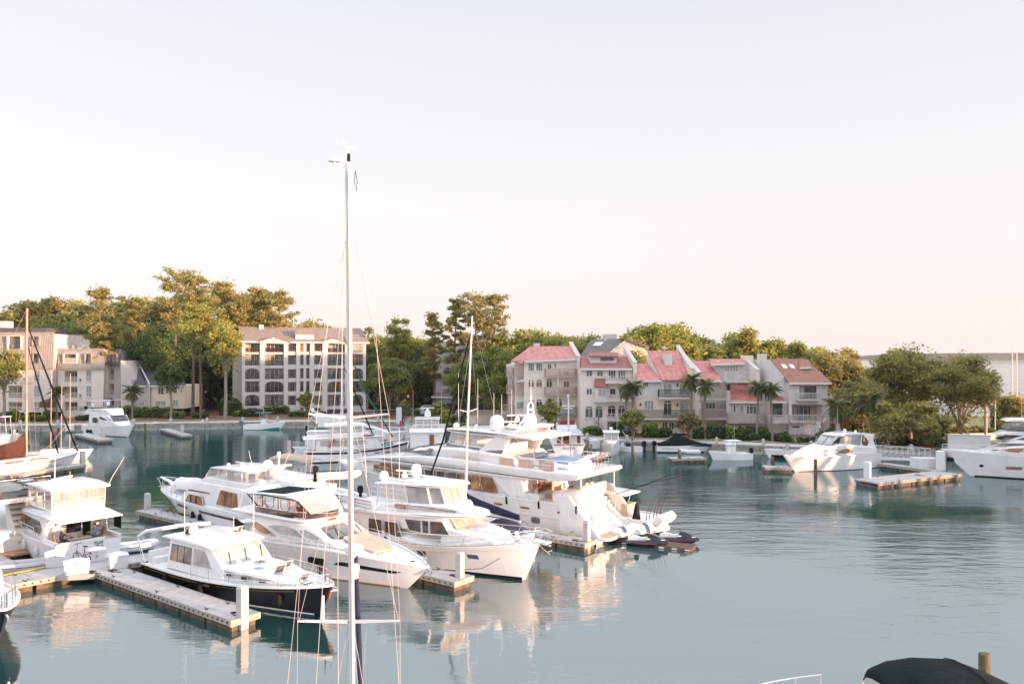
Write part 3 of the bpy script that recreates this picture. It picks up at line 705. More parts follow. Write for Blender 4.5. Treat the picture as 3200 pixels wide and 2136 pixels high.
hw_ = lambda x, z: 1.72 - .07 * (z - 1.2) - max(0, x - 6.5) * .06
b.house('pilothouse', [(2.3,1.05),(7.9,1.2),(7.9,1.95),(6.65,3.0),(2.5,2.95)], hw_, white, r=.09)
b.house('hardtop', [(1.9,2.93),(6.9,2.96),(6.9,3.06),(6.2,3.17),(4.4,3.25),(2.2,3.14),(1.9,3.04)], lambda x, z: 1.78, white, r=.10)
b.pane(rnd([(2.65,1.62),(4.9,1.68),(4.9,2.72),(2.75,2.68)],.08), glassr, hw_, frame=white)
b.pane(rnd([(5.1,1.72),(6.95,1.78),(6.2,2.72),(5.1,2.72)],.08), glassl, hw_, frame=white)
for a in (2.65 + .75,2.65 + 1.45): b.pane([(a,1.66),(a + .05,1.66),(a + .05,2.70),(a,2.70)], black, hw_, off=.02, name='mullion')
for y0, y1 in ((-1.48,-.56),(-.50,.50),(.56,1.48)):
    b.cross('windscreen', (7.76,2.06),(6.80,2.87), y0, y1, glassl);
    o = part(b.T, 'wiper', MB().tube([(7.72, (y0 + y1) / 2,2.14),(7.1, (y0 + y1) / 2 + .3,2.68)],.018,4), black)
for a, c in ((3.6,-.9),(5.6,.85)): b.hatch(a, c,3.2,.55,.7,.9)
b.hatch(8.6,.25,2.05,.55,.55); b.hatch(9.6,-.55,2.02,.5,.5,0, bluel); b.hatch(10.9,.45,2.0,.55,.6,1.0); b.hatch(11.4,-.35,1.98,.6,.62,1.1); b.hatch(13.1,-.1,1.85,.5,.6,1.0)
b.dome(3.9,-.95,3.35,.27, h=.5); b.whip(3.9,-1.5,3.1,3.0); b.whip(6.2,1.5,3.1,2.9); b.whip(4.8,1.1,3.1,1.1); b.radar(5.4,.5,3.2,.9)
b.bowrail(5.6,.62,1.7)
b.rail([(4.2,1.2,3.2),(5.6,1.2,3.22)],.12,.7, mid=False, name='roof_rail')
part(b.T, 'cockpit_bench', MB().box(.25,.75,-1.5,1.5,.9,1.35).box(.05,.25,-1.6,1.6,.9,1.75).box(.3,2.2,1.25,1.7,.9,1.5), whitec,0)
part(b.T, 'cockpit_table', MB().cbox((1.4,.3,1.45),.7,1.0,.05), teak,0)
mb = MB().tube([(-.1,-1.9,1.05),(-.6,-1.9,2.6),(-.2,-1.6,3.0),(1.5,-.2,3.35),(2.4,1.2,3.3)],.05,6).tube([(.3,-1.9,1.05),(-.5,-1.9,2.6)],.02,5)
part(b.T, 'awning_boom', MB().tube([(-.6,-1.9,2.65),(-.2,-1.6,3.0),(1.2,-.2,3.3),(2.2,1.2,3.35)], [.07,.12,.14,.12],8), whitec,60)
part(b.T, 'awning_frame', MB().tube([(-.1,-1.9,1.05),(-.6,-1.9,2.65)],.025,5).tube([(.4,-1.95,1.05),(-.55,-1.9,2.5)],.02,5).tube([(2.2,1.2,3.35),(1.9,1.9,1.1)],.025,5), steel)
b.fender(3.2,-1,.55,.7); b.fender(6.7,-1,.6,.75); b.fender(12.2,-1,.9,.6)
part(b.T, 'anchor', MB().tube([(14.6,0,1.95),(15.35,0,1.9)],.05,6).hexa([(15.1,-.22,1.70),(15.5,0,1.78),(15.1,.22,1.70),(15.0,0,1.72)], [(15.1,-.18,1.74),(15.4,0,1.86),(15.1,.18,1.74),(15.05,0,1.78)]), steel,0)
part(b.T, 'windlass', MB().lathe([(.1,0),(.12,.1),(.07,.2)], (13.9,.1,1.9),10), steel)
part(b.T, 'stem_plate', MB().hexa([(14.55,-.05,1.2),(14.75,-.05,1.2),(14.75,.05,1.2),(14.55,.05,1.2)], [(14.75,-.07,1.85),(15.02,-.07,1.85),(15.02,.07,1.85),(14.75,.07,1.85)]), varn,0)
for x in (1.2,5.6,9.2,13.2): b.cleat(x,-1); b.cleat(x,1)
fl = thing('boat_flag', 'small red and white flag on the bow rail of the black hulled yacht', 'flag', F.W(15.7,-.1,1.8), R(-42))
part(fl, 'staff', MB().tube([(0,0,0),(0,0,.85)],.012,4), steel); part(fl, 'cloth', MB().box(0,.09,-.01,.01,.15,.8), redm,0)
b.T.scale = (F.k * 16.2 / 15,1,.92)
# --- 2 FLYBRIDGE YACHT WITH DARK CANOPY
F = bow_frame((-4.7,52.4),-42,17.4)
b = Boat('motor_yacht', 'sleek white flybridge yacht with dark-framed canopy and long black hull window', F, L=16.5, B=4.7, sheer=lambda t: 1.35 + .75 * math.sin(math.pi * min(t,.62) / 1.24) * 1.0 - max(0, t - .55) ** 2 * 2.2, rake=2.3, kb=.30, ka=.92, tw=.93, t0=.42, pw=.80)
b.boot(-.02,.07, m=mat('scum_line', (.35,.22,.10),.8)); b.pane(rnd([(8.2,.88),(9.4,.92),(9.7,1.42),(8.5,1.44),(8.3,1.3)],.08), black, name='hull_window')
b.band('hull_window',10.3,14.8, lambda x: interp([(10.3,1.12),(14.3,.98),(14.8,1.14)], x), lambda x: interp([(10.3,1.16),(10.8,1.40),(12.5,1.32),(14.8,1.16)], x), black, n=14, off=.015)
b.band('knuckle_line',2,16, lambda x: b.sh(x / b.L) - .34, lambda x: b.sh(x / b.L) - .31, white2, n=24, off=.02)
w1 = lambda x, z: max(.3,2.02 - .22 * max(0, z - 2.0) - max(0, x - 6) ** 2 * .026)
b.house('saloon', [(1.6,1.5),(13.6,1.55),(13.5,1.78),(12.2,2.12),(10.6,2.38),(9.6,2.62),(8.6,3.06),(7.6,3.40),(4.6,3.44),(1.2,3.30),(1.1,3.05),(2.2,2.9)], w1, white, r=.22, smooth=50)
b.pane(rnd([(9.25,2.36),(8.4,2.42),(7.1,2.88),(7.5,2.98),(8.2,2.86),(9.0,2.60)],.06), glassl, w1)
b.pane(rnd([(8.0,2.30),(7.6,2.32),(5.4,2.42),(3.9,2.74),(4.6,2.92),(5.8,3.02),(6.7,2.92)],.10), glassl, w1, frame=white)
b.pane(rnd([(4.9,2.22),(3.4,2.26),(2.0,2.62),(2.6,2.86),(3.3,2.72)],.10), glassb, w1, frame=None)
for y0, y1 in ((-1.36,-.50),(-.44,.44),(.50,1.36)):
    b.cross('windscreen', (9.92,2.66),(8.52,3.16), y0, y1, glassr if y0 < .4 else glassl, ytop=(y0 * .92, y1 * .92), off=.05)
part(b.T, 'wiper', MB().tube([(9.95,-1.0,2.72),(9.0,-.55,3.08)],.02,4).tube([(9.95,.8,2.72),(9.0,1.1,3.08)],.02,4), black)
w2 = lambda x, z: max(.2,1.66 - .0 - max(0, x - 5.5) ** 2 * .09)
b.house('flybridge', [(-.2,3.32),(7.6,3.38),(8.0,3.46),(8.35,3.70),(8.1,3.72),(7.2,3.56),(.4,3.52),(-.2,3.46)], lambda x, z: w2(x, z) + .28, white, r=.08)
mb = MB(); rg = []
for i in range(21):
    a = math.pi * (i / 20) - math.pi / 2; x = 4.2 + (4.2 * math.cos(a) if i else 0); x = 2.2 + 6.0 * max(0, math.cos(a)) ** .8; y = 1.62 * math.sin(a) if abs(math.sin(a)) < 1 else math.copysign(1.62, math.sin(a))
    rg.append([(x, y,3.45),(x + .14, y * 1.08,3.98),(x + .10, y * 1.06,3.98),(x - .05, y * .97,3.45)])
mb.loft(rg); part(b.T, 'fly_windscreen', mb, vinyls,50)
part(b.T, 'screen_rail', MB().tube([r_[1] for r_ in rg],.022,5), steel)
part(b.T, 'helm_console', MB().hexa([(5.6,-1.3,3.45),(6.9,-1.1,3.45),(6.9,1.1,3.45),(5.6,1.3,3.45)], [(5.7,-1.2,4.1),(6.2,-.9,4.15),(6.2,.9,4.15),(5.7,1.2,4.1)]), mat('brown_vinyl', (.16,.06,.035),.7),0)
seat_at(b.T,4.8,-.5,3.45, tanc); seat_at(b.T,4.8,.5,3.45, tanc); seat_at(b.T,2.4,-1.1,3.45, whitec)
w3 = lambda x, z: 1.58
b.house('bimini_top', [(1.2,4.62),(2.6,4.78),(5.4,4.96),(6.5,4.78),(6.6,4.88),(5.4,5.06),(2.6,4.90),(1.2,4.74)], w3, whitec, r=.06)
part(b.T, 'roof_panel', MB().hexa([(1.9,-1.3,4.84),(4.9,-1.3,5.04),(4.9,1.3,5.04),(1.9,1.3,4.84)], [(1.9,-1.3,4.88),(4.9,-1.3,5.08),(4.9,1.3,5.08),(1.9,1.3,4.88)]), blackc,0)
for sg in (-1,1):
    y = sg * 1.55
    for q in ([(1.25,4.66),(2.9,3.75),(2.9,4.76)], [(2.95,4.78),(2.95,3.75),(4.6,3.8),(4.6,4.9)], [(4.65,4.92),(4.65,3.85),(6.6,3.95),(6.2,4.86)]):
        part(b.T, 'clear_curtain', MB().prism(q, lambda u, v, d: (u, y + d, v),-.008,.008), vinyl,0)
    part(b.T, 'curtain_frame', MB().tube([(1.2, y,4.7),(3.1, y,3.5),(6.2, y,3.6)],.05,6).tube([(2.92, y,3.6),(2.92, y,4.8)],.035,5).tube([(4.62, y,3.6),(4.62, y,4.92)],.035,5)
         .tube([(6.4, y,4.85),(7.6, sg * 1.35,3.95)],.035,5).tube([(1.5, y,4.7),(3.0, y,4.8),(6.4, y,4.8)],.04,5), blackc)
    for a in (2.3,3.75,5.4): part(b.T, 'curtain_zip', MB().tube([(a - .5, y * 1.01,4.66),(a - .5, y * 1.01,4.15),(a - .3, y * 1.01,3.95),(a + .2, y * 1.01,3.95),(a + .4, y * 1.01,4.15),(a + .4, y * 1.01,4.72)],.02,4), black)
for sg in (1,-1): part(b.T, 'front_curtain', MB().hexa([(6.45,0,4.84),(7.75,0,3.97),(7.6, sg * 1.3,3.97),(6.45, sg * 1.5,4.84)], [(6.46,0,4.855),(7.76,0,3.985),(7.61, sg * 1.3,3.985),(6.46, sg * 1.5,4.855)]), vinyl,0)
b.bowrail(4.5,.52,1.15)
part(b.T, 'sun_pad', MB().prism(rnd([(11.1,-1.0),(12.9,-.75),(12.9,.75),(11.1,1.0)],.3), lambda u, v, d: (u, v, d - (u - 11) * .17),2.34,2.50), tanc,40)
part(b.T, 'seat_pad', MB().prism(rnd([(10.1,-.9),(11.0,-.95),(11.0,.95),(10.1,.9)],.2), lambda u, v, d: (u, v, d - (u - 11) * .26),2.36,2.50), tanc,40)
part(b.T, 'anchor', MB().tube([(15.8,0,1.62),(16.7,0,1.5)],.05,6).tube([(16.7,0,1.5),(16.6,0,1.2),(16.45,0,1.15)],.07,6), steel)
part(b.T, 'windlass', MB().lathe([(.14,0),(.17,.14),(.06,.2)], (15.2,0,1.62),10), black)
b.fender(9.2,-1,.7,.65); b.fender(.8,-1,.8,.7)
b.pane(rnd([(1.0,1.45),(1.6,1.5),(1.6,2.6),(.6,2.9),(.5,2.4)],.05), black, lambda x, z: 2.06, name='cockpit_wing')
b.dome(.6,0,4.9,.26); part(b.T, 'radar_arch', MB().tube([(.3,-1.5,3.5),(.5,-1.4,4.8),(.6,0,4.9),(.5,1.4,4.8),(.3,1.5,3.5)],.09,8), white)
b.name_('ENTROPY',2.9,1.98,.15, bluel,-1, w=lambda x, z: 2.04)
b.T.scale = (F.k * 17.4 / 16.5,1,.91)
# --- 3 WHITE TRAWLER YACHT
F = bow_frame((1.7,54.8),-42,17.5)
b = Boat('trawler_yacht', 'white pilothouse trawler yacht with blue-green waterline, tall flared bow and surfboards', F, L=17.5, B=4.9, sheer=lambda t: 1.25 + .30 * t + .95 * t ** 2.6, rake=1.5, kb=.26, ka=.95, tw=.9, t0=.45, pw=.66, fl=1.7)
b.boot(-.02,.16, m=navy); b.boot(.17,.22, m=white, name='boot_top'); b.band('rub_rail',.2,16.9, lambda x: b.sh(x / b.L) - .38, lambda x: b.sh(x / b.L) - .33, white2, off=.05, n=30)
b.band('cap_rail',.1,17.2, lambda x: b.sh(x / b.L) + .02, lambda x: b.sh(x / b.L) + .05, varn, off=.03, n=30)
for x, z in ((5.4,1.05),(8.1,1.0),(9.3,1.05),(13.2,1.22)): b.pane(rnd([(x - .36, z - .13),(x + .36, z - .13),(x + .36, z + .15),(x - .36, z + .15)],.05), glass, name='porthole', frame=steel)
ws = lambda x, z: ell(x,8.5,13.4,2.0)
b.house('saloon', [(3.2,1.3),(13.6,1.6),(13.3,2.5),(11.6,2.55),(10.9,3.36),(4.4,2.95),(3.2,2.9)], ws, white, r=.09)
b.house('trunk_cabin', [(10.5,1.5),(14.6,2.0),(14.3,2.5),(11.5,2.72),(10.5,2.7)], lambda x, z: max(.3,1.66 - max(0, x - 11) ** 2 * .06), white, r=.16)
b.house('boat_deck', [(-.4,2.88),(4.6,2.96),(10.0,3.30),(12.3,3.38),(12.9,3.42),(12.95,3.52),(12.3,3.58),(9.0,3.48),(4.4,3.10),(-.4,3.04)], lambda x, z: ell(x,8.0,13.1,2.2), white, r=.06)
b.pane([(8.0,2.30),(9.1,2.30),(9.05,3.02),(7.6,2.96)], glass, ws, frame=white); b.pane([(9.25,2.30),(9.75,2.30),(9.72,3.06),(9.2,3.04)], glass, ws, frame=white); b.pane([(9.9,2.30),(11.3,2.34),(10.8,3.10),(9.88,3.07)], glass, ws, frame=white)
b.pane(rnd([(5.6,1.75),(7.3,1.75),(6.9,2.62),(5.6,2.6)],.08), glass, lambda x, z: 2.03, frame=white); b.pane(rnd([(4.0,1.75),(5.35,1.75),(5.35,2.62),(4.0,2.6)],.08), glass, lambda x, z: 2.03, frame=white)
b.house('aft_wing', [(1.6,1.3),(4.0,1.3),(4.0,2.95),(1.2,2.9),(1.2,2.5)], lambda x, z: 2.02, white, r=.05)
for y0, y1 in ((-1.35,-.5),(-.45,.45),(.5,1.35)): b.cross('windscreen', (11.72,2.66),(11.0,3.34), y0, y1, glassl, off=.05)
wp = lambda x, z: ell(x,7.6,12.0,1.62)
b.house('pilothouse', [(3.9,3.0),(12.3,3.45),(11.9,3.62),(10.9,3.98),(10.7,4.06),(6.3,3.86),(4.8,3.55)], wp, white, r=.12)
b.house('hardtop', [(3.2,4.92),(5.0,5.10),(9.6,5.28),(9.9,5.20),(9.9,5.12),(9.4,5.06),(5.0,4.94),(3.2,4.80)], lambda x, z: ell(x,7.0,10.6,1.62), white, r=.07).location = (.9,0,0)
part(b.T, 'roof_track', MB().box(4.6,8.4,-1.25,-1.1,5.14,5.26).box(4.6,8.4,1.1,1.25,5.14,5.26), white,0)
for sg in (1,-1):
    wpp = lambda x, z: ell(x,7.0,11.0,1.50)
    b.pane([(7.5,3.92),(9.2,4.0),(8.9,4.98),(7.1,4.90)], glassl, wpp, side=(sg,), frame=black)
    b.pane([(4.3,3.65),(7.3,3.88),(6.95,4.86),(4.5,4.78)], vinyl, wpp, side=(sg,), name='clear_curtain')
    b.pane([(9.35,4.03),(10.3,4.05),(9.9,5.06),(9.05,5.0)], glassl, wpp, side=(sg,), frame=white)
    part(b.T, 'window_post', MB().tube([(9.28, sg * 1.28,3.98),(8.98, sg * 1.33,5.04)],.07,5).tube([(7.4, sg * 1.5,3.85),(7.03, sg * 1.5,4.97)],.06,5).tube([(4.2, sg * 1.5,3.4),(4.4, sg * 1.5,4.87)],.05,5).tube([(10.4, sg * 1.0,4.0),(10.0, sg * 1.08,5.1)],.07,5), white)
for y0, y1 in ((-.95,-.33),(-.28,.28),(.33,.95)): b.cross('windscreen', (10.42,4.05),(10.05,5.06), y0, y1, glassl, off=.02)
seat_at(b.T,7.6,-.5,3.75, tanc); seat_at(b.T,7.6,.5,3.75, tanc); part(b.T, 'helm_console', MB().box(9.0,9.7,-1.0,1.0,3.7,4.3), white2,0)
b.dome(4.1,-.75,4.98,.32); b.dome(5.8,.75,5.25,.36, h=.8); b.radar(5.2,.2,5.2,1.4,.2); b.whip(3.2,-1.5,4.6,4.2, (-.5,0)); b.whip(6.5,-1.5,5.2,3.5)
sb = thing('paddle_board', 'white paddle board with grey-blue stripes strapped on edge to the trawler deck rail', 'paddle board', F.W(3.4,-2.25,3.55), R(-42))
part(sb, 'board', MB().prism(oval(0,0,1.55,.36,22), lambda u, v, d: (u, d, v),-.05,.05), white,40)
for z in (-.2,0.02,.22): part(sb, 'stripe', MB().prism([(-1.2, z - .03),(1.2, z - .03),(1.2, z + .03),(-1.2, z + .03)], lambda u, v, d: (u, d, v),-.058,.058), bluel,0)
part(b.T, 'board_rack', MB().tube([(2.7,-2.32,3.1),(3.0,-2.32,3.9)],.03,5).tube([(4.0,-2.32,3.1),(4.3,-2.32,3.9)],.03,5).tube([(2.7,-2.32,3.2),(4.4,-2.32,3.2)],.03,5), steel)
T_ = part(b.T, 'name_board', MB().box(6.3,7.4,-1.75,-1.70,3.52,3.72), varn,0); lettering(b.T, 'Village Call', (6.85,-1.76,3.62),.15, (R(90),0,0), white2)
b.bowrail(7.0,.70,1.9, lean=.25)
part(b.T, 'pulpit', MB().box(16.9,18.1,-.28,.28,2.40,2.50), white,0)
part(b.T, 'pulpit_rail', MB().tube([(16.6,-.6,3.1),(17.6,-.45,3.15),(18.2,-.25,3.1),(18.3,0,3.05),(18.2,.25,3.1),(17.6,.45,3.15),(16.6,.6,3.1)],.03,5).tube([(18.2,-.25,3.1),(18.0,-.25,2.5)],.02,4).tube([(18.2,.25,3.1),(18.0,.25,2.5)],.02,4).tube([(17.4,-.45,3.13),(17.2,-.3,2.5)],.02,4).tube([(17.4,.45,3.13),(17.2,.3,2.5)],.02,4), steel)
part(b.T, 'anchor', MB().tube([(17.0,0,2.35),(18.3,0,2.3),(18.35,0,2.05),(18.1,0,1.95)],.05,6), steel)
part(b.T, 'windlass', MB().lathe([(.2,0),(.2,.25),(.12,.3),(.15,.5),(.05,.55)], (15.6,0,2.28),12), white2)
part(b.T, 'deck_box', MB().box(11.2,12.2,-.9,.9,3.56,3.66), offw,0); b.hatch(13.4,0,2.5,.6,.6)
part(b.T, 'sunpad_cover', MB().prism(rnd([(12.2,-.9),(13.9,-.6),(13.9,.6),(12.2,.9)],.2), lambda u, v, d: (u, v, d),2.55,2.72), whitec,40)
b.fender(6.3,-1,1.5,.5,.13)
for x in (2,7.4,12.4,15.4): b.cleat(x,-1)
b.rail([(-.3,1.9,3.06),(3.6,1.95,3.1)],.75,1.0); o = F.W(.9,-.3,3.2); dinghy('inflatable_dinghy', 'small white dinghy with black outboard on the boat deck of the trawler', o.x, o.y, o.z, R(-42 + 180),3.0,1.5)
mo = link('mooring_line', MB().tube([F.W(15.5,-1.5,1.5), F.W(14.6,-2.2,.9), F.W(13,-2.9,.7), F.W(11.2,-3.6,.64)],.02,4).mesh('mooring_line', blackrope)); tag(mo, 'dark mooring line drooping from the trawler bow to the finger dock', 'rope')
mo = link('mooring_line', MB().tube([F.W(17,.2,2.3), F.W(16.4,2.2,1.2), F.W(15.6,3.6,.7)],.02,4).mesh('mooring_line', rope)); tag(mo, 'pale mooring line from the trawler bow to the dock behind it', 'rope')
# --- 4 YACHT WITH BRONZE WINDOWS
F = Fr(*(f2 + V * 3.5 + U * 14.3),138.1,1); L = 17.2
b = Boat('motor_yacht', 'white motor yacht with bronze cabin windows and two black fenders, bow to the left', F, L=L, B=4.9, sheer=lambda t: 1.75 + .1 * t + .45 * t ** 2, rake=3.0, kb=.2, ka=.94, tw=.93, t0=.4, pw=.55, fl=1.4)
S = lambda pts, k=2.1: F.Sy('C', pts, k)
b.boot(-.02,.1)
b.band('hull_window',2.2,7.4, lambda x: 1.36 - .02 * (7.4 - x), lambda x: 1.58 - .02 * (7.4 - x), glass, n=12, off=.015)
for i in range(14): b.band('vent_slot',9.5 + i * .17,9.58 + i * .17,1.32,1.58, black, n=1, side=(1,))
wa = lambda x, z: max(.5,2.12 - .06 * max(0, z - 2) - max(0, x - 8) ** 2 * .03)
b.house('saloon', [(.4,1.7),(11.7,1.8),(10.4,2.75),(9.2,3.6),(8.2,4.0),(.6,4.0),(.2,3.8)], wa, white, r=.12)
b.pane([(10.3,1.98),(7.2,1.92),(7.5,2.72),(9.6,2.72)], glassb, wa, frame=white)
wA = [(5.3,2.3),(2.2,2.22),(2.45,3.55),(4.8,3.62)]; b.pane(wA, glassb, wa, frame=white)
for x in (3.2,4.1): b.pane([(x,2.3),(x + .05,2.3),(x + .05,3.56),(x,3.56)], black, wa, off=.02, name='mullion')
for x in (8.3,9.2): b.pane([(x,1.99),(x + .05,1.99),(x + .05,2.7),(x,2.7)], black, wa, off=.02, name='mullion')
b.pane([(2.0,2.2),(.5,2.2),(.8,3.5),(2.1,3.6)], vinyl, wa, name='clear_curtain')
for y0, y1 in ((-1.5,-.1),(.1,1.5)): b.cross('windscreen', (10.5,2.75),(9.45,3.5), y0, y1, glassb, off=.05)
b.pane([(9.8,3.02),(6.4,3.1),(6.3,3.18),(9.6,3.14)], mat('brown_trim', (.14,.05,.03),.5), wa, name='trim_strip', off=.02)
wf = lambda x, z: max(.5,1.75 - max(0, x - 7) ** 2 * .05)
b.house('flybridge', [(1.2,3.98),(8.6,3.98),(8.2,4.15),(7.6,4.45),(1.2,4.45)], wf, white, r=.1)
b.house('enclosure', [(2.0,4.44),(7.9,4.44),(6.7,5.30),(2.0,5.36)], lambda x, z: wf(x, z) - .12, vinyl, r=.03)
b.house('hardtop', [(1.6,5.34),(6.7,5.30),(6.95,5.34),(6.4,5.46),(4,5.56),(1.6,5.50)], lambda x, z: 1.72, white, r=.08)
for sg in (-1,1):
    part(b.T, 'enclosure_post', MB().tube([(7.9, sg * 1.5,4.45),(6.8, sg * 1.62,5.36)],.04,5).tube([(5.9, sg * 1.66,4.45),(5.6, sg * 1.66,5.4)],.04,5).tube([(4.6, sg * 1.66,4.45),(4.6, sg * 1.66,5.4)],.04,5).tube([(2.4, sg * 1.66,4.45),(2.4, sg * 1.66,5.4)],.04,5), white)
seat_at(b.T,6.2,.4,4.4); part(b.T, 'front_panel', MB().box(7.9,7.96,-1.2,1.2,4.2,4.4), glassb,0)
b.dome(6.2,.5,5.45,.14, h=.22); b.radar(3.9,.6,5.52,1.9,.05); b.whip(2.6,1.6,5.3,.9); b.whip(2.2,-1.5,4.2,2.9, (-1.6,0))
b.bowrail(9.0,.72,1.25)
part(b.T, 'bow_pulpit', MB().box(16.8,18.0,-.3,.3,2.20,2.28).tube([(16.4,-.7,2.2),(16.8,-.8,3.05),(17.9,-.4,3.1),(18.1,0,3.05),(17.9,.4,3.1),(16.8,.8,3.05),(16.4,.7,2.2)],.03,5), steel,0)
tn = thing('covered_dinghy', 'white canvas-covered tender on the foredeck of the bronze-windowed yacht', 'tender', F.W(13.3,0,2.2), R(138.1))
part(tn, 'cover', MB().loft([[(x, y * w_, z * h_ + .1) for y, z in ((-1,0),(-.95,.5),(-.5,.85),(0,1),(.5,.85),(.95,.5),(1,0))] for x, w_, h_ in ((-1.9,.3,.5),(-1.6,.75,.95),(-.6,.9,.85),(.4,.88,.75),(1.4,.7,.7),(2.0,.3,.5))]), whitec,60)
part(b.T, 'davit', MB().tube([(14.2,.9,2.1),(14.25,.9,2.9),(14.6,.85,3.1),(16.6,.7,3.35)], [.16,.2,.16,.1],8), white)
b.fender(8.6,1,.78,.95,.17); b.fender(7.25,1,.75,.95,.17); b.fender(1.2,1,.8,.9,.17)
for x in (1.5,7,13): b.cleat(x,1)
mo = link('mooring_line', MB().tube([F.W(14.2,1.2,1.7), F.W(11.5,2.5,1.0), F.W(10.2,2.8,.66)],.022,4).tube([F.W(10.6,2.2,1.5), F.W(11.6,2.7,.9), F.W(13,2.6,.68)],.022,4).mesh('mooring_line', blackrope)); tag(mo, 'crossed black mooring lines at the bow of the bronze-windowed yacht', 'rope')
b.T.scale = (F.k,1,.87)
# --- 5 FLUID PLAN
F = Fr(-38.3 + 14.8 * .707 + .6,72.6 - 14.8 * .707 - 2.3,135)
b = Boat('sedan_cruiser', 'white sedan cruiser Fluid Plan seen from astern, enclosed flybridge, two people dining', F, L=14.8, B=4.3, sheer=lambda t: 1.42 + .05 * t + .55 * t ** 2.2, rake=1.8, kb=.28, ka=.93, tw=.93, t0=.42, pw=.58)
b.boot(-.02,.12); b.T.scale = (F.k * .87,1,1)
wa = lambda x, z: max(.4,1.78 - .06 * max(0, z - 1.5) - max(0, x - 7.5) ** 2 * .035)
b.house('cabin', [(2.9,1.35),(11.6,1.6),(10.9,2.2),(9.2,2.85),(2.9,2.95)], wa, white, r=.10)
b.pane(rnd([(8.9,1.95),(4.2,1.72),(3.9,2.1),(4.3,2.55),(8.2,2.66)],.18), glass, wa, frame=white); b.pane([(8.7,1.98),(7.6,1.93),(7.4,2.60),(8.1,2.63)], glassb, wa, off=.02)
for y0, y1 in ((-1.3,-.1),(.1,1.3)): b.cross('windscreen', (11.0,2.15),(9.5,2.75), y0, y1, whitec, off=.05)
b.house('foredeck_cover', [(9.5,1.6),(12.9,1.75),(12.3,2.0),(10.5,2.3),(9.5,2.3)], lambda x, z: max(.3,1.35 - max(0, x - 10) ** 2 * .09), white, r=.15)
b.house('flybridge_deck', [(-.3,2.86),(2.4,2.92),(9.4,2.94),(9.4,3.02),(2.4,3.10),(-.3,2.94)], lambda x, z: max(.5,1.98 - max(0, x - 7) ** 2 * .12), white, r=.04)
b.house('flybridge_coaming', [(2.0,3.08),(8.9,3.0),(8.3,3.5),(2.2,3.42)], lambda x, z: max(.4,1.66 - max(0, x - 6.3) ** 2 * .09), white, r=.06)
wf = lambda x, z: max(.4,1.6 - max(0, x - 6.3) ** 2 * .07)
b.house('enclosure', [(2.1,3.42),(8.5,3.42),(7.3,4.74),(2.1,4.66)], wf, vinyl, r=.02)
b.house('hardtop', [(1.5,4.66),(7.3,4.74),(7.5,4.80),(7.1,4.86),(4,4.92),(1.5,4.80)], lambda x, z: 1.82, white, r=.05)
fm = MB()
for sg in (-1,1):
    for x in (2.1,3.6,5.2,6.8): fm.tube([(x, sg * 1.62,3.4),(x, sg * 1.66,4.7)],.032,5)
    fm.tube([(8.3, sg * 1.3,3.5),(7.2, sg * 1.6,4.75)],.04,5).tube([(6.6, sg * 1.6,3.5),(4.9, sg * 1.6,4.7)],.028,5).tube([(2.1, sg * 1.62,3.95),(7.9, sg * 1.5,3.95)],.028,5)
for y in (-.9,0,.9): fm.tube([(2.1, y,3.4),(2.1, y,4.7)],.032,5)
for z in (3.5,3.7,3.95): fm.tube([(2.1,-1.64, z),(2.1,1.64, z)],.026,5)
part(b.T, 'enclosure_frame', fm, whitep)
for y in (-.65,.35): seat_at(b.T,6.0, y,3.1, mat('peach_vinyl', (.68,.46,.36),.7))
part(b.T, 'helm_console', MB().box(7.0,7.7,-1.1,1.1,3.1,3.85), white2,0); part(b.T, 'screen', MB().box(6.96,7.0,.3,.8,3.6,3.85), black,0); part(b.T, 'settee', MB().box(2.5,3.2,-1.4,1.4,3.1,3.6).box(2.3,2.5,-1.4,1.4,3.1,3.8), mat('peach_vinyl', (.68,.46,.36),.7),0)
b.radar(3.9,.5,4.92,1.75,-1.0); b.dome(3.9,.5,4.9,.22, h=.35); b.whip(1.7,-1.75,4.75,1.8, (-.4,-.9)); b.whip(3.6,.1,4.9,.8)
part(b.T, 'aft_bulkhead', MB().box(2.86,2.92,-1.75,1.75,1.1,2.9), white,0)
part(b.T, 'window', MB().box(2.82,2.86,-.35,.55,1.75,2.75), glass,0); part(b.T, 'sliding_door', MB().box(2.80,2.86,-.95,-.40,1.0,2.75), black,0); part(b.T, 'door_post', MB().box(2.78,2.82,-.42,-.36,1.0,2.8), white,0)
part(b.T, 'speaker', MB().box(2.8,2.86,1.0,1.25,2.35,2.6), black,0)
lad = part(b.T, 'ladder', MB().tube([(2.4,-1.15,1.1),(2.75,-1.15,2.95)],.03,5).tube([(2.4,-1.6,1.1),(2.75,-1.6,2.95)],.03,5), steel)
for i in range(5): part(lad, 'step', MB().box(2.35 + i * .07,2.6 + i * .07,-1.6,-1.15,1.3 + i * .32,1.34 + i * .32), teak,0)
part(b.T, 'cockpit_coaming', MB().box(0,.22,-.95,2.0,1.38,1.62).box(0,2.9,1.78,2.0,1.38,1.62).box(0,2.9,-2.0,-1.78,1.38,1.62), white,0)
for sg in (-1,1): part(b.T, 'side_wing', MB().prism([(2.2,1.5),(3.1,1.5),(3.1,2.9),(2.0,2.9),(2.5,2.3)], lambda u, v, d: (u, sg * (1.86 + d), v),-.03,.03), white,0)
part(b.T, 'shade_cloth', MB().box(.1,1.4,-2.02,-1.99,1.95,2.85), blackc,0)
part(b.T, 'swim_platform', MB().box(-1.0,0,-1.9,1.9,.30,.42), white,0)
b.tname('Fluid',-.55,1.30,.30, navy); b.tname('Plan',-.6,1.06,.30, navy)
b.bowrail(4.6,.66,1.4, m=whitep)
b.rail([(2.0,1.6,1.6),(4.4,1.95,1.6)],.7,1.0, mid=False, name='side_rail', sym=False)
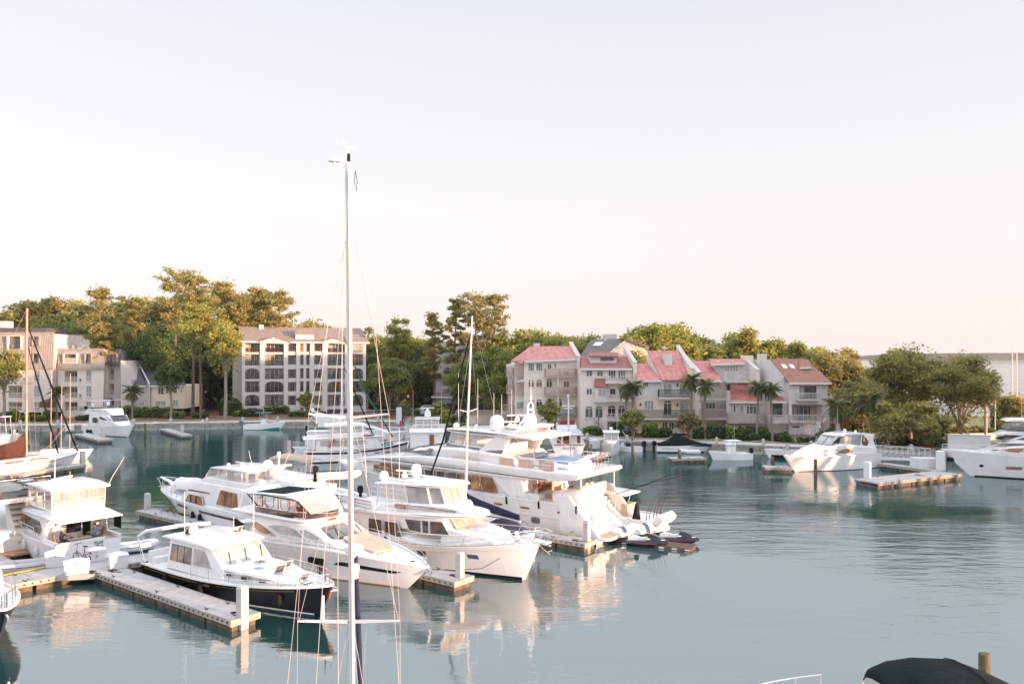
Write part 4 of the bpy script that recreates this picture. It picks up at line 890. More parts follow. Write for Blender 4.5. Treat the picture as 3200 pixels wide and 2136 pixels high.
for x in (1.0,5.2,9.3): b.cleat(x,1)
for x, z in ((3.4,.75),(6.2,.9),(8.9,1.0)): b.fender(x,1, z,.6,.14, whitep)
tb = thing('cockpit_table', 'small table laid with dishes in the sedan cruiser cockpit', 'table', F.W(1.1,.3,1.1), R(135))
part(tb, 'top', MB().box(-.4,.4,-.7,.7,.5,.54), white2,0); part(tb, 'pedestal', MB().lathe([(.05,0),(.05,.5)], (0,0,0),8), steel)
for nm, lb, y, m_, r_ in (('bowl', 'yellow bowl of food on the cockpit table',-.25, yell,.13),('bowl', 'white bowl on the cockpit table between the diners',.1, whitep,.10),('bowl', 'dark dish on the cockpit table near the man',.42, varn,.11)):
    tag(link(nm, MB().lathe([(r_ * .4,0),(r_,.08),(r_ * .95,.08),(r_ * .35,.02)], (0,0,0),12).mesh(nm, m_), None, F.W(1.1,.3 + y,1.641), R(135)), lb, 'bowl')
def body(name, label, loc, rz, joints, radii, bones, m, head, hair, hairm, skinm=None, cat='person', scale=1, extra=()):
    """one skinned body; joints in metres, facing +x"""
    T = thing(name, label, cat, loc, rz); me = bpy.data.meshes.new('body'); me.from_pydata(joints, bones, [])
    o = link('body', me, T); sk = o.modifiers.new('skin', 'SKIN')
    for v, r_ in zip(me.skin_vertices[0].data if me.skin_vertices else [], radii): v.radius = (r_, r_)
    return T, o
def person(label, loc, rz, pose='stand', top=None, bottom=None, hairc=(.05,.03,.02), cap=None, s=1, armfwd=.2):
    T = thing('person', label, 'person', loc, rz)
    if pose == 'sit':
        J = dict(pel=(0,0,.48), belly=(.02,0,.66), chest=(.07,0,.92), neck=(.11,0,1.08), hipL=(.04,.10,.47), kneL=(.44,.14,.50), ankL=(.42,.14,.08), toeL=(.60,.15,.04),
                 shL=(.07,.19,1.02), elL=(.24,.26,.80), wrL=(.46,.16,.76), hdL=(.54,.12,.77))
    else:
        J = dict(pel=(0,0,.95), belly=(.01,0,1.12), chest=(.01,0,1.32), neck=(.02,0,1.50), hipL=(0,.09,.92), kneL=(.02,.11,.50), ankL=(-.02,.12,.09), toeL=(.16,.14,.04),
                 shL=(0,.19,1.43), elL=(-.02,.25,1.16), wrL=(.05 + armfwd,.24,.95), hdL=(.08 + armfwd,.23,.87))
    rad = dict(pel=.145, belly=.135, chest=.145, neck=.055, hipL=.095, kneL=.062, ankL=.04, toeL=.035, shL=.07, elL=.045, wrL=.03, hdL=.035)
    chain = [('pel', 'belly'),('belly', 'chest'),('chest', 'neck')]
    side = [('pel', 'hipL'),('hipL', 'kneL'),('kneL', 'ankL'),('ankL', 'toeL'),('chest', 'shL'),('shL', 'elL'),('elL', 'wrL'),('wrL', 'hdL')]
    names = ['pel', 'belly', 'chest', 'neck']; vs = [J[n] for n in names]; rr = [rad[n] for n in names]; idx = {n: i for i, n in enumerate(names)}; es = [(0,1),(1,2),(2,3)]
    for sg in (1,-1):
        ii = dict(pel=0, chest=2)
        for a, b_ in side:
            x, y, z = J[b_]; vs.append((x, y * sg, z)); rr.append(rad[b_]); ii[b_] = len(vs) - 1; es.append((ii[a], ii[b_]))
    me = bpy.data.meshes.new('body'); me.from_pydata(vs, es, [])
    o = link('body', me, T); sk = o.modifiers.new('skin', 'SKIN'); sb_ = o.modifiers.new('subsurf', 'SUBSURF'); sb_.levels = 1; sb_.render_levels = 1
    bm = bmesh.new(); bm.from_mesh(me); ly = bm.verts.layers.skin.verify()
    for v, r_ in zip(bm.verts, rr): v[ly].radius = (r_, r_)
    bm.verts.ensure_lookup_table(); bm.verts[0][ly].use_root = True
    bm.to_mesh(me); bm.free()
    dg = bpy.context.evaluated_depsgraph_get(); me2 = bpy.data.meshes.new_from_object(o.evaluated_get(dg)); o.modifiers.clear(); o.data = me2
    me2.materials.clear()
    for m_ in (top, bottom, skin): me2.materials.append(m_)
    wz = .56 if pose == 'sit' else .98
    for p in me2.polygons:
        c = p.center; p.use_smooth = True
        if pose == 'sit': p.material_index = 1 if (c.z < wz and c.x > -.2 and not c.z > .6) else (2 if (c.x > .26 and c.z > .62) or c.z > 1.07 else 0)
        else: p.material_index = 1 if c.z < wz and abs(c.y) < .2 else (2 if (c.z > 1.47 or (abs(c.y) > .2 and c.z < .98)) else 0)
    hz_ = (J['neck'][2] + .14); hx = J['neck'][0] + .03
    hm = MB(); hm.ball((hx,0, hz_),.095,.078,.12,12,8); hm.ball((hx + .095,0, hz_ - .01),.022,.014,.02,6,4)
    for sg in (1,-1): hm.ball((hx, sg * .08, hz_),.02,.012,.03,6,4)
    hm.tube([(J['neck'][0],0, J['neck'][2] - .03),(hx,0, hz_ - .06)],.05,8)
    part(T, 'head', hm, skin,60)
    hr = MB().ball((hx - .02,0, hz_ + .03),.098,.088,.105,10,6); part(T, 'cap' if cap else 'hair', hr if not cap else hr.box(hx + .03, hx + .17,-.06,.06, hz_ + .045, hz_ + .06), cap or mat('hair_%d' % int(hairc[0] * 1000), hairc,.8),60)
    fg = MB()
    for sg in (1,-1):
        x, y, z = J['hdL']; y *= sg
        for q in range(4): fg.tube([(x, y + (q - 1.5) * .017, z),(x + .035, y + (q - 1.5) * .019, z - .01),(x + .055 - .006 * abs(q - 1), y + (q - 1.5) * .019, z - .035)],.0085,5)
        fg.tube([(x - .02, y - sg * .025, z + .01),(x + .015, y - sg * .05, z)],.010,5)
    part(T, 'fingers', fg, skin,60)
    T.scale = (s, s, s); return T
def chair_at(label, loc, rz, m=orangel):
    T = thing('deck_chair', label, 'chair', loc, rz)
    part(T, 'seat', MB().box(-.22,.24,-.24,.24,.40,.45), m,0)
    part(T, 'backrest', MB().hexa([(-.24,-.23,.45),(-.20,-.23,.45),(-.20,.23,.45),(-.24,.23,.45)], [(-.38,-.23,.98),(-.34,-.23,.98),(-.34,.23,.98),(-.38,.23,.98)]), m,0)
    for x in (-.2,.22):
        for y in (-.22,.22): part(T, 'leg', MB().box(x - .015, x + .015, y - .015, y + .015,0,.4), steel,0)
    return T
F = Fr(-38.3 + 14.8 * .707 + .6,72.6 - 14.8 * .707 - 2.3,135)
greysh = mat('grey_shirt', (.07,.065,.065),.9, var=.1); bluesh = mat('pale_blue_shirt', (.26,.42,.52),.9, var=.1); jean = mat('dark_trousers', (.04,.06,.09),.9); teal = mat('teal_trousers', (.03,.20,.26),.9)
chair_at('orange folding chair behind the man in the sedan cruiser cockpit', F.W(1.15,1.45,1.06), R(135 - 90))
chair_at('orange folding chair under the dark-haired woman in the cockpit', F.W(1.15,-.95,1.06), R(135 + 90))
person('man in white cap and grey shirt leaning over the cockpit table', F.W(1.15,1.33,1.06), R(135 - 90), 'sit', greysh, jean, cap=whitep)
person('dark-haired woman in pale blue shirt sitting across the cockpit table', F.W(1.15,-.85,1.06), R(135 + 90), 'sit', bluesh, teal)
p = at(*PX('d',1448,1122),1.13); person('person in black top standing on the seawall path behind the hedges', p, R(-90), 'stand', black, jean, armfwd=.05)
p = at(*PX('e',1240,1000),1.2); person('person in bright pink jacket walking under the right oak', p, R(-20), 'stand', mat('pink_jacket', (.7,.12,.25),.8), jean, hairc=(.3,.2,.1))
p = at(*PX('e',1475,1005),1.2); person('person in a pale coat beside the white bulkhead under the oak', p, R(200), 'stand', white2, jean, hairc=(.04,.03,.03))
def bicycle(label, loc, rz, fm_=black, s=1):
    T = thing('folding_bicycle', label, 'bicycle', loc, rz)
    for x, wr in ((-.5,.24),(.5,.24)):
        W_ = part(T, 'wheel', MB().tube([(x + wr * math.cos(a),0, wr + wr * math.sin(a)) for a in [2 * math.pi * i / 18 for i in range(18)]],.024,5, closed=True), black)
        sp = MB()
        for i in range(8): a = math.pi * i / 8; sp.tube([(x + wr * math.cos(a),0, wr + wr * math.sin(a)),(x - wr * math.cos(a),0, wr - wr * math.sin(a))],.004,3)
        part(W_, 'spokes', sp, steel)
    part(T, 'frame', MB().tube([(.44,0,.62),(.36,0,.56),(-.12,0,.30),(-.5,0,.24)],.035,6).tube([(-.12,0,.28),(-.22,0,.62)],.025,6).tube([(.5,0,.24),(.42,0,.70),(.34,0,1.06)],.025,6).tube([(-.5,0,.24),(-.2,0,.5)],.018,5), fm_)
    part(T, 'handlebar', MB().tube([(.30,-.27,1.10),(.36,-.1,1.07),(.36,.1,1.07),(.30,.27,1.10)],.018,6), black)
    part(T, 'saddle', MB().tube([(-.22,0,.6),(-.28,0,.92)],.018,6).prism([(-.42,-.09),(-.2,-.03),(-.12,0),(-.2,.03),(-.42,.09)], lambda u, v, d: (u, v, d),.92,.98), black,0)
    part(T, 'rack', MB().box(-.75,-.4,-.07,.07,.60,.63).tube([(-.7,0,.6),(-.5,0,.25)],.012,4), black,0)
    part(T, 'lamp', MB().box(-.80,-.75,-.05,.05,.5,.58), redm,0)
    part(T, 'crank', MB().lathe([(.09,-.03),(.09,.03)], (-.1,0,.3),10, 'y').box(-.12,-.08,.05,.16,.12,.16).box(-.12,-.08,-.16,-.05,.44,.48), steel,0)
    T.scale = (s, s, s); return T
bicycle('dark folding bicycle with red tail lamp on the dock behind the sedan cruiser', at(*PX('H',1335,1318),.61), R(158), mat('grey_frame', (.12,.12,.13),.4))
bicycle('white-framed folding bicycle on the dock beside the bronze-windowed yacht', at(*PX('C',985,842),.61), R(150), whitep,.95)
CR['Q'] = (1700,1400,4.182); CR['R'] = (1400,1200,4.182)
# --- 6 GREAT YACHT
e4v = e4; o6 = e4v + V * 5.3 - U * .4; F = Fr(o6.x, o6.y,138,1); F6 = F
b = Boat('great_yacht', 'great white three-deck motor yacht Risk & Reward with radar arch and two satellite domes', F, L=33, B=6.7, sheer=lambda t: interp([(0,.42),(.7,.5),(1.4,1.2),(2.7,2.45),(3.2,2.55),(16,2.62),(33,3.3)], t * 33), rake=3.6, kb=.22, ka=.93, tw=.93, t0=.5, pw=.58, tm=white)
b.boot(-.02,.14, m=navy); b.boot(.2,.25, m=redm, name='boot_top'); b.band('knuckle_line',.5,30,1.42,1.47, white2, off=.04, n=40)
for x in (5.6,7.9,12.2,16.4,20.4): b.pane(oval(x,1.12,.42,.22), glassr, name='porthole', frame=steel)
for x, w_ in ((3.2,.3),(6.6,.5),(9.3,.45),(11.6,.3)): b.pane(oval(x,1.95, w_,.09), glassb, name='vent')
for x in (1.7,5.2,8.4,12.6): b.pane(rnd([(x - .07,2.05),(x + .07,2.05),(x + .07,2.62),(x - .07,2.62)],.04), black, name='line_roller', off=.06)
for sg in (1,-1):
    part(b.T, 'quarter_wing', MB().prism([(-.4,.5),(3.2,.5),(3.2,3.15),(2.4,3.2),(1.5,2.3),(.2,1.1)], lambda u, v, d: (u, sg * (3.08 + d), v),-.12,.12), white,0)
part(b.T, 'swim_platform', MB().prism(rnd([(-1.0,-2.9),(1.2,-3.1),(1.2,3.1),(-1.0,2.9)],.5), lambda u, v, d: (u, v, d),.34,.52), white,0)
part(b.T, 'platform_teak', MB().prism(rnd([(-.85,-2.75),(1.1,-2.9),(1.1,2.9),(-.85,2.75)],.45), lambda u, v, d: (u, v, d),.52,.535), mat('pale_teak', (.45,.30,.21),.6),0)
st = [[(1.3 + d - .35 * abs(y / 2.6) ** 2 * 0 + z * .22, y,.52 + z) for z in (0,.4,.9,1.5,2.1,2.6,2.85)] for d, y in ((.4,2.3),(.05,1.9),(-.12,1.2),(-.18,.4),(-.15,-.5),(.0,-1.0),(.5,-1.25))]
b.house('transom_body', [(.9,.5),(4.5,.5),(4.5,3.3),(2.3,3.5),(1.75,3.4),(1.3,2.4),(1.0,1.4)], lambda x, z: 1.7, white, r=.5, smooth=60).location = (0,.95,0)
stp = part(b.T, 'staircase', MB().box(3.2,3.4,-2.9,-.75,.5,2.7), white,0)
for i in range(8): part(stp, 'step', MB().box(1.0 + i * .27,3.4,-2.75,-.78,.53 + i * .27,.78 + i * .27), white2 if i % 2 else whitep,0)
part(b.T, 'stair_wall', MB().prism([(.1,.5),(3.6,.5),(3.6,3.4),(2.3,3.35),(1.2,2.2),(.4,1.2)], lambda u, v, d: (u,-2.95 + d, v),-.1,.1), white,0)
lettering(b.T, 'RISK & REWARD', (1.30,1.0,2.75),.30, (R(78),0, R(-90)), mat('blue_grey_letters', (.16,.20,.26),.4))
part(b.T, 'garage_door', MB().box(.86,.95,-.2,2.1,.75,1.9).box(.84,.95,.93,.97,.7,2.0), white2,0)
for y in (-.45,2.3): part(b.T, 'transom_seam', MB().tube([(.93, y,.6),(1.02, y,1.5),(1.3, y,2.5)],.02,4), boltm)
b.rail([(-.7,1.9,.52),(-.7,.9,.52)],.85,.9, sym=False, name='platform_rail'); b.rail([(-.7,.5,.52),(-.7,-.6,.52)],.85,1.0, sym=False, name='platform_rail')
wm_ = lambda x, z: min(3.05, ell(x,19,30.5,3.05))
b.house('saloon', [(6.8,2.45),(28.6,2.75),(26.5,3.9),(22.5,4.25),(6.8,4.15)], lambda x, z: ell(x,18,29.2,2.85), white, r=.12)
wfun = lambda x, z: ell(x,18,29.2,2.85)
for a, c_ in ((10.2,12.6),(12.7,15.2)): b.pane([(a - (.5 if a < 11 else 0),2.75),(c_,2.75),(c_,3.85),(a + .1,3.82)], glassb if a < 12 else glass, wfun)
b.pane([(15.6,2.8),(16.6,2.8),(16.6,3.84),(15.6,3.84)], glass, wfun, frame=white); b.pane([(17.0,2.8),(18.0,2.8),(18.0,3.84),(17.0,3.84)], glass, wfun, frame=white)
mb = MB()
for sg in (1,-1):
    mb = MB(); rg = []
    for i in range(17):
        x = lerp(18.6,26.3, i / 16); z0 = interp([(18.6,2.92),(23,2.95),(25.6,3.15),(26.3,3.4)], x); z1 = interp([(18.6,3.72),(24,3.70),(25.6,3.6),(26.3,3.45)], x); y = wfun(x,3)
        rg.append([(x, sg * (y - .03), z0),(x, sg * (y + .03), z0),(x, sg * (y + .03), z1),(x, sg * (y - .03), z1)])
    mb.loft(rg); part(b.T, 'front_window', mb, glassb,40)
part(b.T, 'saloon_door', MB().box(6.72,6.8,-1.6,1.2,2.5,4.1), glassb,0); part(b.T, 'side_door', MB().box(4.6,4.7,1.0,2.2,2.5,4.2), mat('pale_peach', (.66,.46,.36),.5),0)
b.house('side_fin', [(6.6,2.5),(8.2,2.5),(10.6,4.2),(6.8 + .4,4.2)], lambda x, z: 3.0, white, r=.05)
for sg in (1,-1): part(b.T, 'aft_pillar', MB().tube([(1.8, sg * 2.4,3.0),(1.8, sg * 2.4,4.4)],.07,8), steel); part(b.T, 'aft_pillar', MB().tube([(-.8, sg * 1.9,.5 + 2.6),(-.8, sg * 1.9,4.5)],.04,6), steel) if 0 else None
lad = part(b.T, 'ladder', MB().tube([(4.3,.7,2.6),(3.9,.7,4.4)],.03,5).tube([(4.3,.2,2.6),(3.9,.2,4.4)],.03,5), steel)
for i in range(5): part(lad, 'step', MB().box(4.05 - i * .08,4.4 - i * .08,.2,.7,2.75 + i * .32,2.79 + i * .32), teak,0)
bx = part(b.T, 'aft_settee', MB().box(2.3,2.9,-1.6,1.6,2.9,3.4).box(2.1,2.35,-1.7,1.7,2.9,3.75), white2,0)
for y in (.6,-.1): part(bx, 'cushion', MB().box(2.4,2.6, y - .22, y + .22,3.38,3.85), mat('peach_vinyl', (.68,.46,.36),.7),0)
wu = lambda x, z: ell(x,19,31,3.15)
b.house('upper_deck', [(1.4,4.66),(1.8,4.42),(4.0,4.14),(9,4.02),(20,4.12),(26.0,3.98),(28.4,3.85),(28.6,3.92),(25.8,4.3),(22.6,4.62),(18,5.0),(14,5.05),(8.5,4.95),(4.5,4.86),(1.5,4.88)], wu, white, r=.10, smooth=50)
for sg in (1,-1): part(b.T, 'dark_line', MB().loft([[(x, sg * (wu(x,4.3) + e), z + interp([(4.5,4.2),(22,4.34),(25,4.2)], x)) for e, z in ((.0,0),(.015,0),(.015,.06),(0,.06))] for x in [4.5 + i for i in range(20)]]), navy,40)
wv = lambda x, z: ell(x,12,24.6,2.85)
b.house('upper_coaming', [(7.6,4.9),(24.0,4.5),(21.6,4.98),(19.4,5.55),(14,5.92),(9.2,5.7),(8.4,5.25)], wv, white, r=.22, smooth=50)
for y0, y1 in ((-1.9,-.95),(-.9,0),(.05,.95),(1.0,1.9)): b.cross('windscreen', (21.9,5.0),(19.6,5.58), y0, y1, glassr, off=.05, ytop=(y0, y1))
for sg in (1,-1): part(b.T, 'windscreen', MB().slab([(21.6, sg * 1.95,5.02),(19.4, sg * 1.95,5.62),(17.2, sg * 2.62,5.60),(17.8, sg * 2.62,5.06)][::sg],.05), glassr,0)
for sg in (1,-1):
    lettering(b.T, 'RISK & REWARD', (13.2, sg * (wv(13.2,5) + .04),5.12),.42, (R(90),0, R(180) if sg > 0 else 0), mat('brass_letters', (.62,.42,.24),.3, metal=.5))
mb = MB(); rg = []
for i in range(25):
    a = math.pi * i / 24 - math.pi / 2; x = 9.6 + 8.2 * max(0, math.cos(a)) ** .8; y = 2.55 * math.sin(a); rg.append([(x, y,5.72),(x - .25, y * .98,6.02),(x - .29, y * .96,6.02),(x - .08, y * .96,5.72)])
mb.loft(rg); part(b.T, 'smoked_screen', mb, glassr,50)
for i in range(0,24):
    a = math.pi * (i + .5) / 24 - math.pi / 2
    if 1:
        p0, p1 = rg[i], rg[i + 1]
        pn = MB().hexa([(p0[1][0], p0[1][1],6.04),(p1[1][0], p1[1][1],6.04),(p1[2][0], p1[2][1],6.04),(p0[2][0], p0[2][1],6.04)], [(p0[1][0] - .35, p0[1][1],7.0),(p1[1][0] - .35, p1[1][1],7.0),(p1[2][0] - .35, p1[2][1],7.0),(p0[2][0] - .35, p0[2][1],7.0)])
        if i % 3 != 2 or 1: part(b.T, 'clear_curtain', pn, vinyl,0)
mb = MB()
for i in range(0,25,4): p0 = rg[i]; mb.tube([(p0[1][0], p0[1][1],6.0),(p0[1][0] - .4, p0[1][1],7.1)],.04,5)
mb.tube([(p[1][0], p[1][1],6.06) for p in rg],.035,5); part(b.T, 'screen_frame', mb, white)
part(b.T, 'helm_seat_row', MB().box(13.2,13.8,-1.4,1.4,5.6,6.6).box(10.2,10.9,-1.8,1.8,5.5,6.3).box(14.8,15.6,-1.6,1.6,5.6,6.4), whitec,0)
part(b.T, 'wood_table', MB().lathe([(.1,5.6),(.1,6.15),(.7,6.2),(.7,6.25)], (12.0,1.2,0),14), varn)
b.house('hardtop', [(6.2,7.0),(8.5,7.06),(16.6,7.02),(17.3,7.08),(16.9,7.28),(14,7.42),(9.5,7.40),(6.2,7.16)], lambda x, z: ell(x,9,18.2,2.7), white, r=.10)
for sg in (1,-1):
    part(b.T, 'radar_arch', MB().loft([[(x, y, z) for x, y in ((a, sg * 2.5),(a + w_, sg * 2.5),(a + w_, sg * (2.28)),(a, sg * 2.28))] for a, w_, z in ((9.6,3.2,5.3),(9.4,2.4,6.0),(8.6,1.6,7.1),(8.0,1.3,7.8))]), white,0)
part(b.T, 'arch_top', MB().box(7.9,9.2,-2.5,2.5,7.65,7.82), white,0)
part(b.T, 'aft_hardtop', MB().prism(rnd([(6.0,-2.6),(9.0,-2.7),(9.0,2.7),(6.0,2.6)],.3), lambda u, v, d: (u, v, d),7.05,7.22), white,0)
for sg in (1,-1): part(b.T, 'awning_pole', MB().tube([(6.2, sg * 2.4,7.1),(6.2, sg * 2.6,4.9)],.05,6).tube([(8.2, sg * 2.4,7.05),(6.2, sg * 2.5,5.9),(8.6, sg * 2.5,5.6)],.035,5), steel)
b.dome(11.0,1.4,7.42,.60, h=1.2); b.dome(9.9,-1.7,7.30,.62, h=1.3)
b.radar(10.3,.5,7.7,1.6,1.0); b.radar(9.6,.4,8.25,1.7,.9); b.dome(10.2,.0,7.5,.22); b.dome(16.2,.8,7.35,.28, h=.35); b.dome(14.4,.2,7.42,.16, h=.2); b.dome(12.4,.5,7.42,.2, h=.25)
part(b.T, 'mast', MB().tube([(9.4,.45,7.8),(8.5,.4,8.7),(8.5,.3,9.5),(8.45,0,9.75),(8.5,-.3,9.5),(8.5,-.4,8.7),(9.4,-.45,7.8)],.08,7).tube([(8.5,-.35,9.1),(8.5,.35,9.1)],.045,5).tube([(8.5,-.38,8.7),(8.5,.38,8.7)],.045,5).tube([(8.45,0,9.75),(8.45,0,10.2)],.08,6).tube([(8.45,0,10.2),(8.45,0,11.5)],.02,4), white)
for x, y, h_ in ((15.0,1.8,4.6),(12.6,2.0,4.2),(9.8,2.2,3.0),(12.0,-1.8,3.2),(13.2,-.8,2.9)): b.whip(x, y,7.35, h_, r=.02)
b.rail([(7.4,3.0,4.86),(4.4,3.05,4.86),(2.4,2.9,4.88),(1.8,2.2,4.88),(1.7,0,4.88)],.82,1.1, r=.032)
for x in (8.6,6.6,4.6): part(b.T, 'mesh_panel', MB().box(x - .75, x + .75,2.98,3.02,4.95,5.55), mat('peach_mesh', (.62,.42,.34),.8),0)
b.house('sun_lounge', [(3.4,4.85),(8.6,4.9),(8.8,5.5),(7.2,5.5),(6.6,5.3),(3.4,5.25)], lambda x, z: 1.7, white, r=.2)
part(b.T, 'sun_pad', MB().box(3.6,6.4,-1.5,1.5,5.27,5.38).box(6.8,8.4,-1.5,1.5,5.5,5.6), bluel,0)
g = part(b.T, 'open_locker_lid', MB().slab([(3.5,-.9,5.35),(3.5,.9,5.35),(2.3,.9,5.95),(2.3,-.9,5.95)],.06), white,0)
for i in range(4): part(g, 'slat', MB().slab([(3.35 - i * .27,-.7,5.44 + i * .135),(3.35 - i * .27,.7,5.44 + i * .135),(3.2 - i * .27,.7,5.515 + i * .135),(3.2 - i * .27,-.7,5.515 + i * .135)],.03), varn,0)
part(b.T, 'life_raft', MB().lathe([(.1,-.6),(.3,-.52),(.32,0),(.3,.52),(.1,.6)], (4.6,2.55,5.2),12, 'x'), whitep)
fg = thing('ensign', 'red-bordered flag hanging slack on its staff above the great yacht stern', 'flag', F.W(1.8,.4,4.9), R(143))
part(fg, 'staff', MB().tube([(0,0,0),(-.55,0,1.55)],.03,5), varn); part(fg, 'cloth', MB().hexa([(-.1,-.03,.4),(-.12,.03,.4),(-.32,.12,.85),(-.3,.06,.85)], [(-.52,-.02,1.5),(-.54,.03,1.5),(-.62,.05,1.45),(-.6,0,1.45)]), redm,0)
b.bowrail(20,.7,1.7)
b.house('foredeck_tunnel', [(24.5,2.8),(30.5,3.1),(29.5,3.4),(27,3.75),(24.5,3.9)], lambda x, z: ell(x,24,31.2,2.2), white, r=.2)
for x in (7.5,14,21): b.cleat(x,1)
pl_ = thing('flower_arrangement', 'orange flowers on the bar in the great yacht side opening', 'flowers', F.W(6.2,2.2,3.15),0)
part(pl_, 'vase', MB().lathe([(.1,-.2),(.14,0),(.08,.12)], (0,0,0),10), whitep); random.seed(5); fb = MB()
for i in range(22): fb.ball((random.uniform(-.4,.4), random.uniform(-.3,.3),.2 + random.uniform(0,.22)),.075, n=6, m=4)
part(pl_, 'blossoms', fb, orangel, kind='stuff')
part(b.T, 'side_bar', MB().box(5.6,6.8,1.8,2.7,2.5,2.98), white,0)
mo = link('mooring_line', MB().tube([F.W(4.4,2.9,1.0), F.W(7,3.1,.8), F.W(13,3.2,.95)],.02,4).tube([F.W(2.0,3.2,.8), F.W(1.9,4.1,.62)],.02,4).mesh('mooring_line', blackrope)); tag(mo, 'dark mooring line along the side of the great yacht to its dock', 'rope')
mo = link('power_cable', MB().tube([F.W(1.4,3.9,.66), F.W(5.5,4.0,.66), F.W(8,4.4,.66), F.W(14,4.3,.66)],.035,5).mesh('power_cable', yell)); tag(mo, 'yellow shore power cable lying on the finger dock by the great yacht', 'cable')
# --- fishing boat with four white outboards
o = at(2052,1660,0); F = Fr(o.x, o.y,138,1)
b = Boat('fishing_boat', 'open white fishing boat with four shrouded outboards, rods and outriggers beside the great yacht', F, L=11.5, B=3.3, zs=1.0, zb=1.7, rake=2.0, kb=.25)
for y in (-.95,-.32,.32,.95): outboard(b.T,-.5, y,.75, whitec,1.3, tilt=-.75)
b.house('console', [(3.6,1.0),(5.6,1.0),(5.2,2.1),(3.9,2.1)], lambda x, z: .7, white)
b.house('t_top', [(2.2,2.62),(6.2,2.66),(6.3,2.72),(4.2,2.82),(2.2,2.74)], lambda x, z: 1.25, white, r=.04)
part(b.T, 't_top_frame', MB().tube([(3.4,1,1),(3.0,1.1,2.65)],.03,5).tube([(3.4,-1,1),(3.0,-1.1,2.65)],.03,5).tube([(5.6,.8,1),(5.6,1.1,2.65)],.03,5).tube([(5.6,-.8,1),(5.6,-1.1,2.65)],.03,5), whitep)
for sg, q in ((1,0),(-1,.5)): part(b.T, 'outrigger', MB().tube([(3.2, sg * 1.2,2.7),(-.5 + q, sg * 1.8,4.0),(-4.2 + q, sg * 2.4,5.1)], [.03,.022,.012],5), black)
for i, (x, y) in enumerate(((.3,-1.1),(.35,-.6),(.3,0),(.4,.5),(.35,1.1))): part(b.T, 'fishing_rod', MB().tube([(x, y,1.0),(x - .1, y,1.6),(x - .8, y + .2,3.0)], [.03,.02,.006],4), black)
part(b.T, 'leaning_post', MB().box(2.3,2.9,-.7,.7,1.0,1.9), tanc,0); b.boot(0,.1, m=navy)
part(b.T, 'gear_bag', MB().hexa([(.9,1.0,1),(1.4,1.0,1),(1.4,1.5,1),(.9,1.5,1)], [(1.0,1.1,2.1),(1.2,1.1,2.2),(1.2,1.35,2.2),(1.0,1.4,2.1)]), black,0)
def jetski(label, px, py, rz, cols, cover=None):
    p = at(px, py,.0); T = thing('jet_ski', label, 'jet ski', p, R(rz)); L = 3.2; rg = []
    for x, w_, z0, z1 in ((0,.48,.02,.40),(.5,.56,-.05,.46),(1.4,.58,-.05,.52),(2.2,.46,.0,.56),(2.8,.25,.15,.55),(3.15,.06,.38,.52)): rg.append([(x, -w_ * .5, z0),(x, -w_, z1 * .62),(x, -w_ * .85, z1),(x, w_ * .85, z1),(x, w_, z1 * .62),(x, w_ * .5, z0)])
    part(T, 'hull', MB().loft(rg), cols[0],40)
    part(T, 'stripe', MB().loft([[(x, sg * (w_ + .01), z),(x, sg * (w_ + .01), z + .05),(x, sg * (w_ - .03), z + .05),(x, sg * (w_ - .03), z)] for x, w_, z in ((0,.48,.24),(.5,.56,.27),(1.4,.58,.31),(2.2,.46,.34))] if False else [[(x, sg_ * 1, z) for x, sg_, z in ((0,-.49,.22),(0,.49,.22),(0,.49,.245),(0,-.49,.245))], [(x, y, z) for x, y, z in ((1.4,-.592,.29),(1.4,.592,.29),(1.4,.592,.312),(1.4,-.592,.312))], [(x, y, z) for x, y, z in ((2.3,-.45,.33),(2.3,.45,.33),(2.3,.45,.35),(2.3,-.45,.35))]]), redm,0)
    part(T, 'cowl', MB().loft([[(x, -w_, z0),(x, -w_ * .6, z1),(x, w_ * .6, z1),(x, w_, z0)] for x, w_, z0, z1 in ((1.5,.3,.5,.62),(1.75,.34,.52,1.0),(2.1,.36,.54,.98),(2.7,.22,.54,.72),(3.1,.05,.5,.55))]), cols[1],30)
    part(T, 'seat', MB().loft([[(x, -w_,.44),(x, -w_ * .7, z1),(x, w_ * .7, z1),(x, w_,.44)] for x, w_, z1 in ((.1,.2,.62),(.5,.24,.80),(.9,.2,.72),(1.1,.22,.66),(1.6,.22,.74))]), cols[2],30)
    for sg in (1,-1): part(T, 'white_flash', MB().hexa([(1.5, sg * .33,.60),(2.9, sg * .14,.60),(2.9, sg * .12,.64),(1.6, sg * .30,.70)], [(1.5, sg * .36,.60),(2.9, sg * .17,.60),(2.9, sg * .15,.64),(1.6, sg * .33,.70)]), white,0)
    part(T, 'handlebar', MB().tube([(1.62,-.36,1.05),(1.75,0,1.02),(1.62,.36,1.05)],.025,6), black); T.scale = (.92,.92,.88)
    if cover:
        part(T, 'cover', MB().loft([[(x, w_ * y, max(.25, z1 * zz)) for y, zz in ((-1,.2),(-.9,.6),(-.5,.9),(0,1),(.5,.9),(.9,.6),(1,.2))] for x, w_, z1 in ((-.05,.5,.75),(.4,.6,.95),(1.0,.6,.86),(1.6,.55,1.2),(2.1,.5,1.12),(2.7,.38,.8),(3.2,.12,.6))]), cover,60)
        for x in (.7,): part(T, 'cover_panel', MB().loft([[(xx,.615 * y, max(.26, z1 * zz) + .012) for y, zz in ((-1,.2),(-.9,.6),(-.5,.9),(0,1),(.5,.9),(.9,.6),(1,.2))] for xx, z1 in ((x,.97 if x < 1 else 1.2),(x + .35,.96 if x < 1 else 1.2))]), mat('royal_blue_cloth', (.04,.09,.21),.85),60)
    return T
bd_ = mat('dark_blue_gelcoat', (.010,.013,.03),.2, coat=.5)
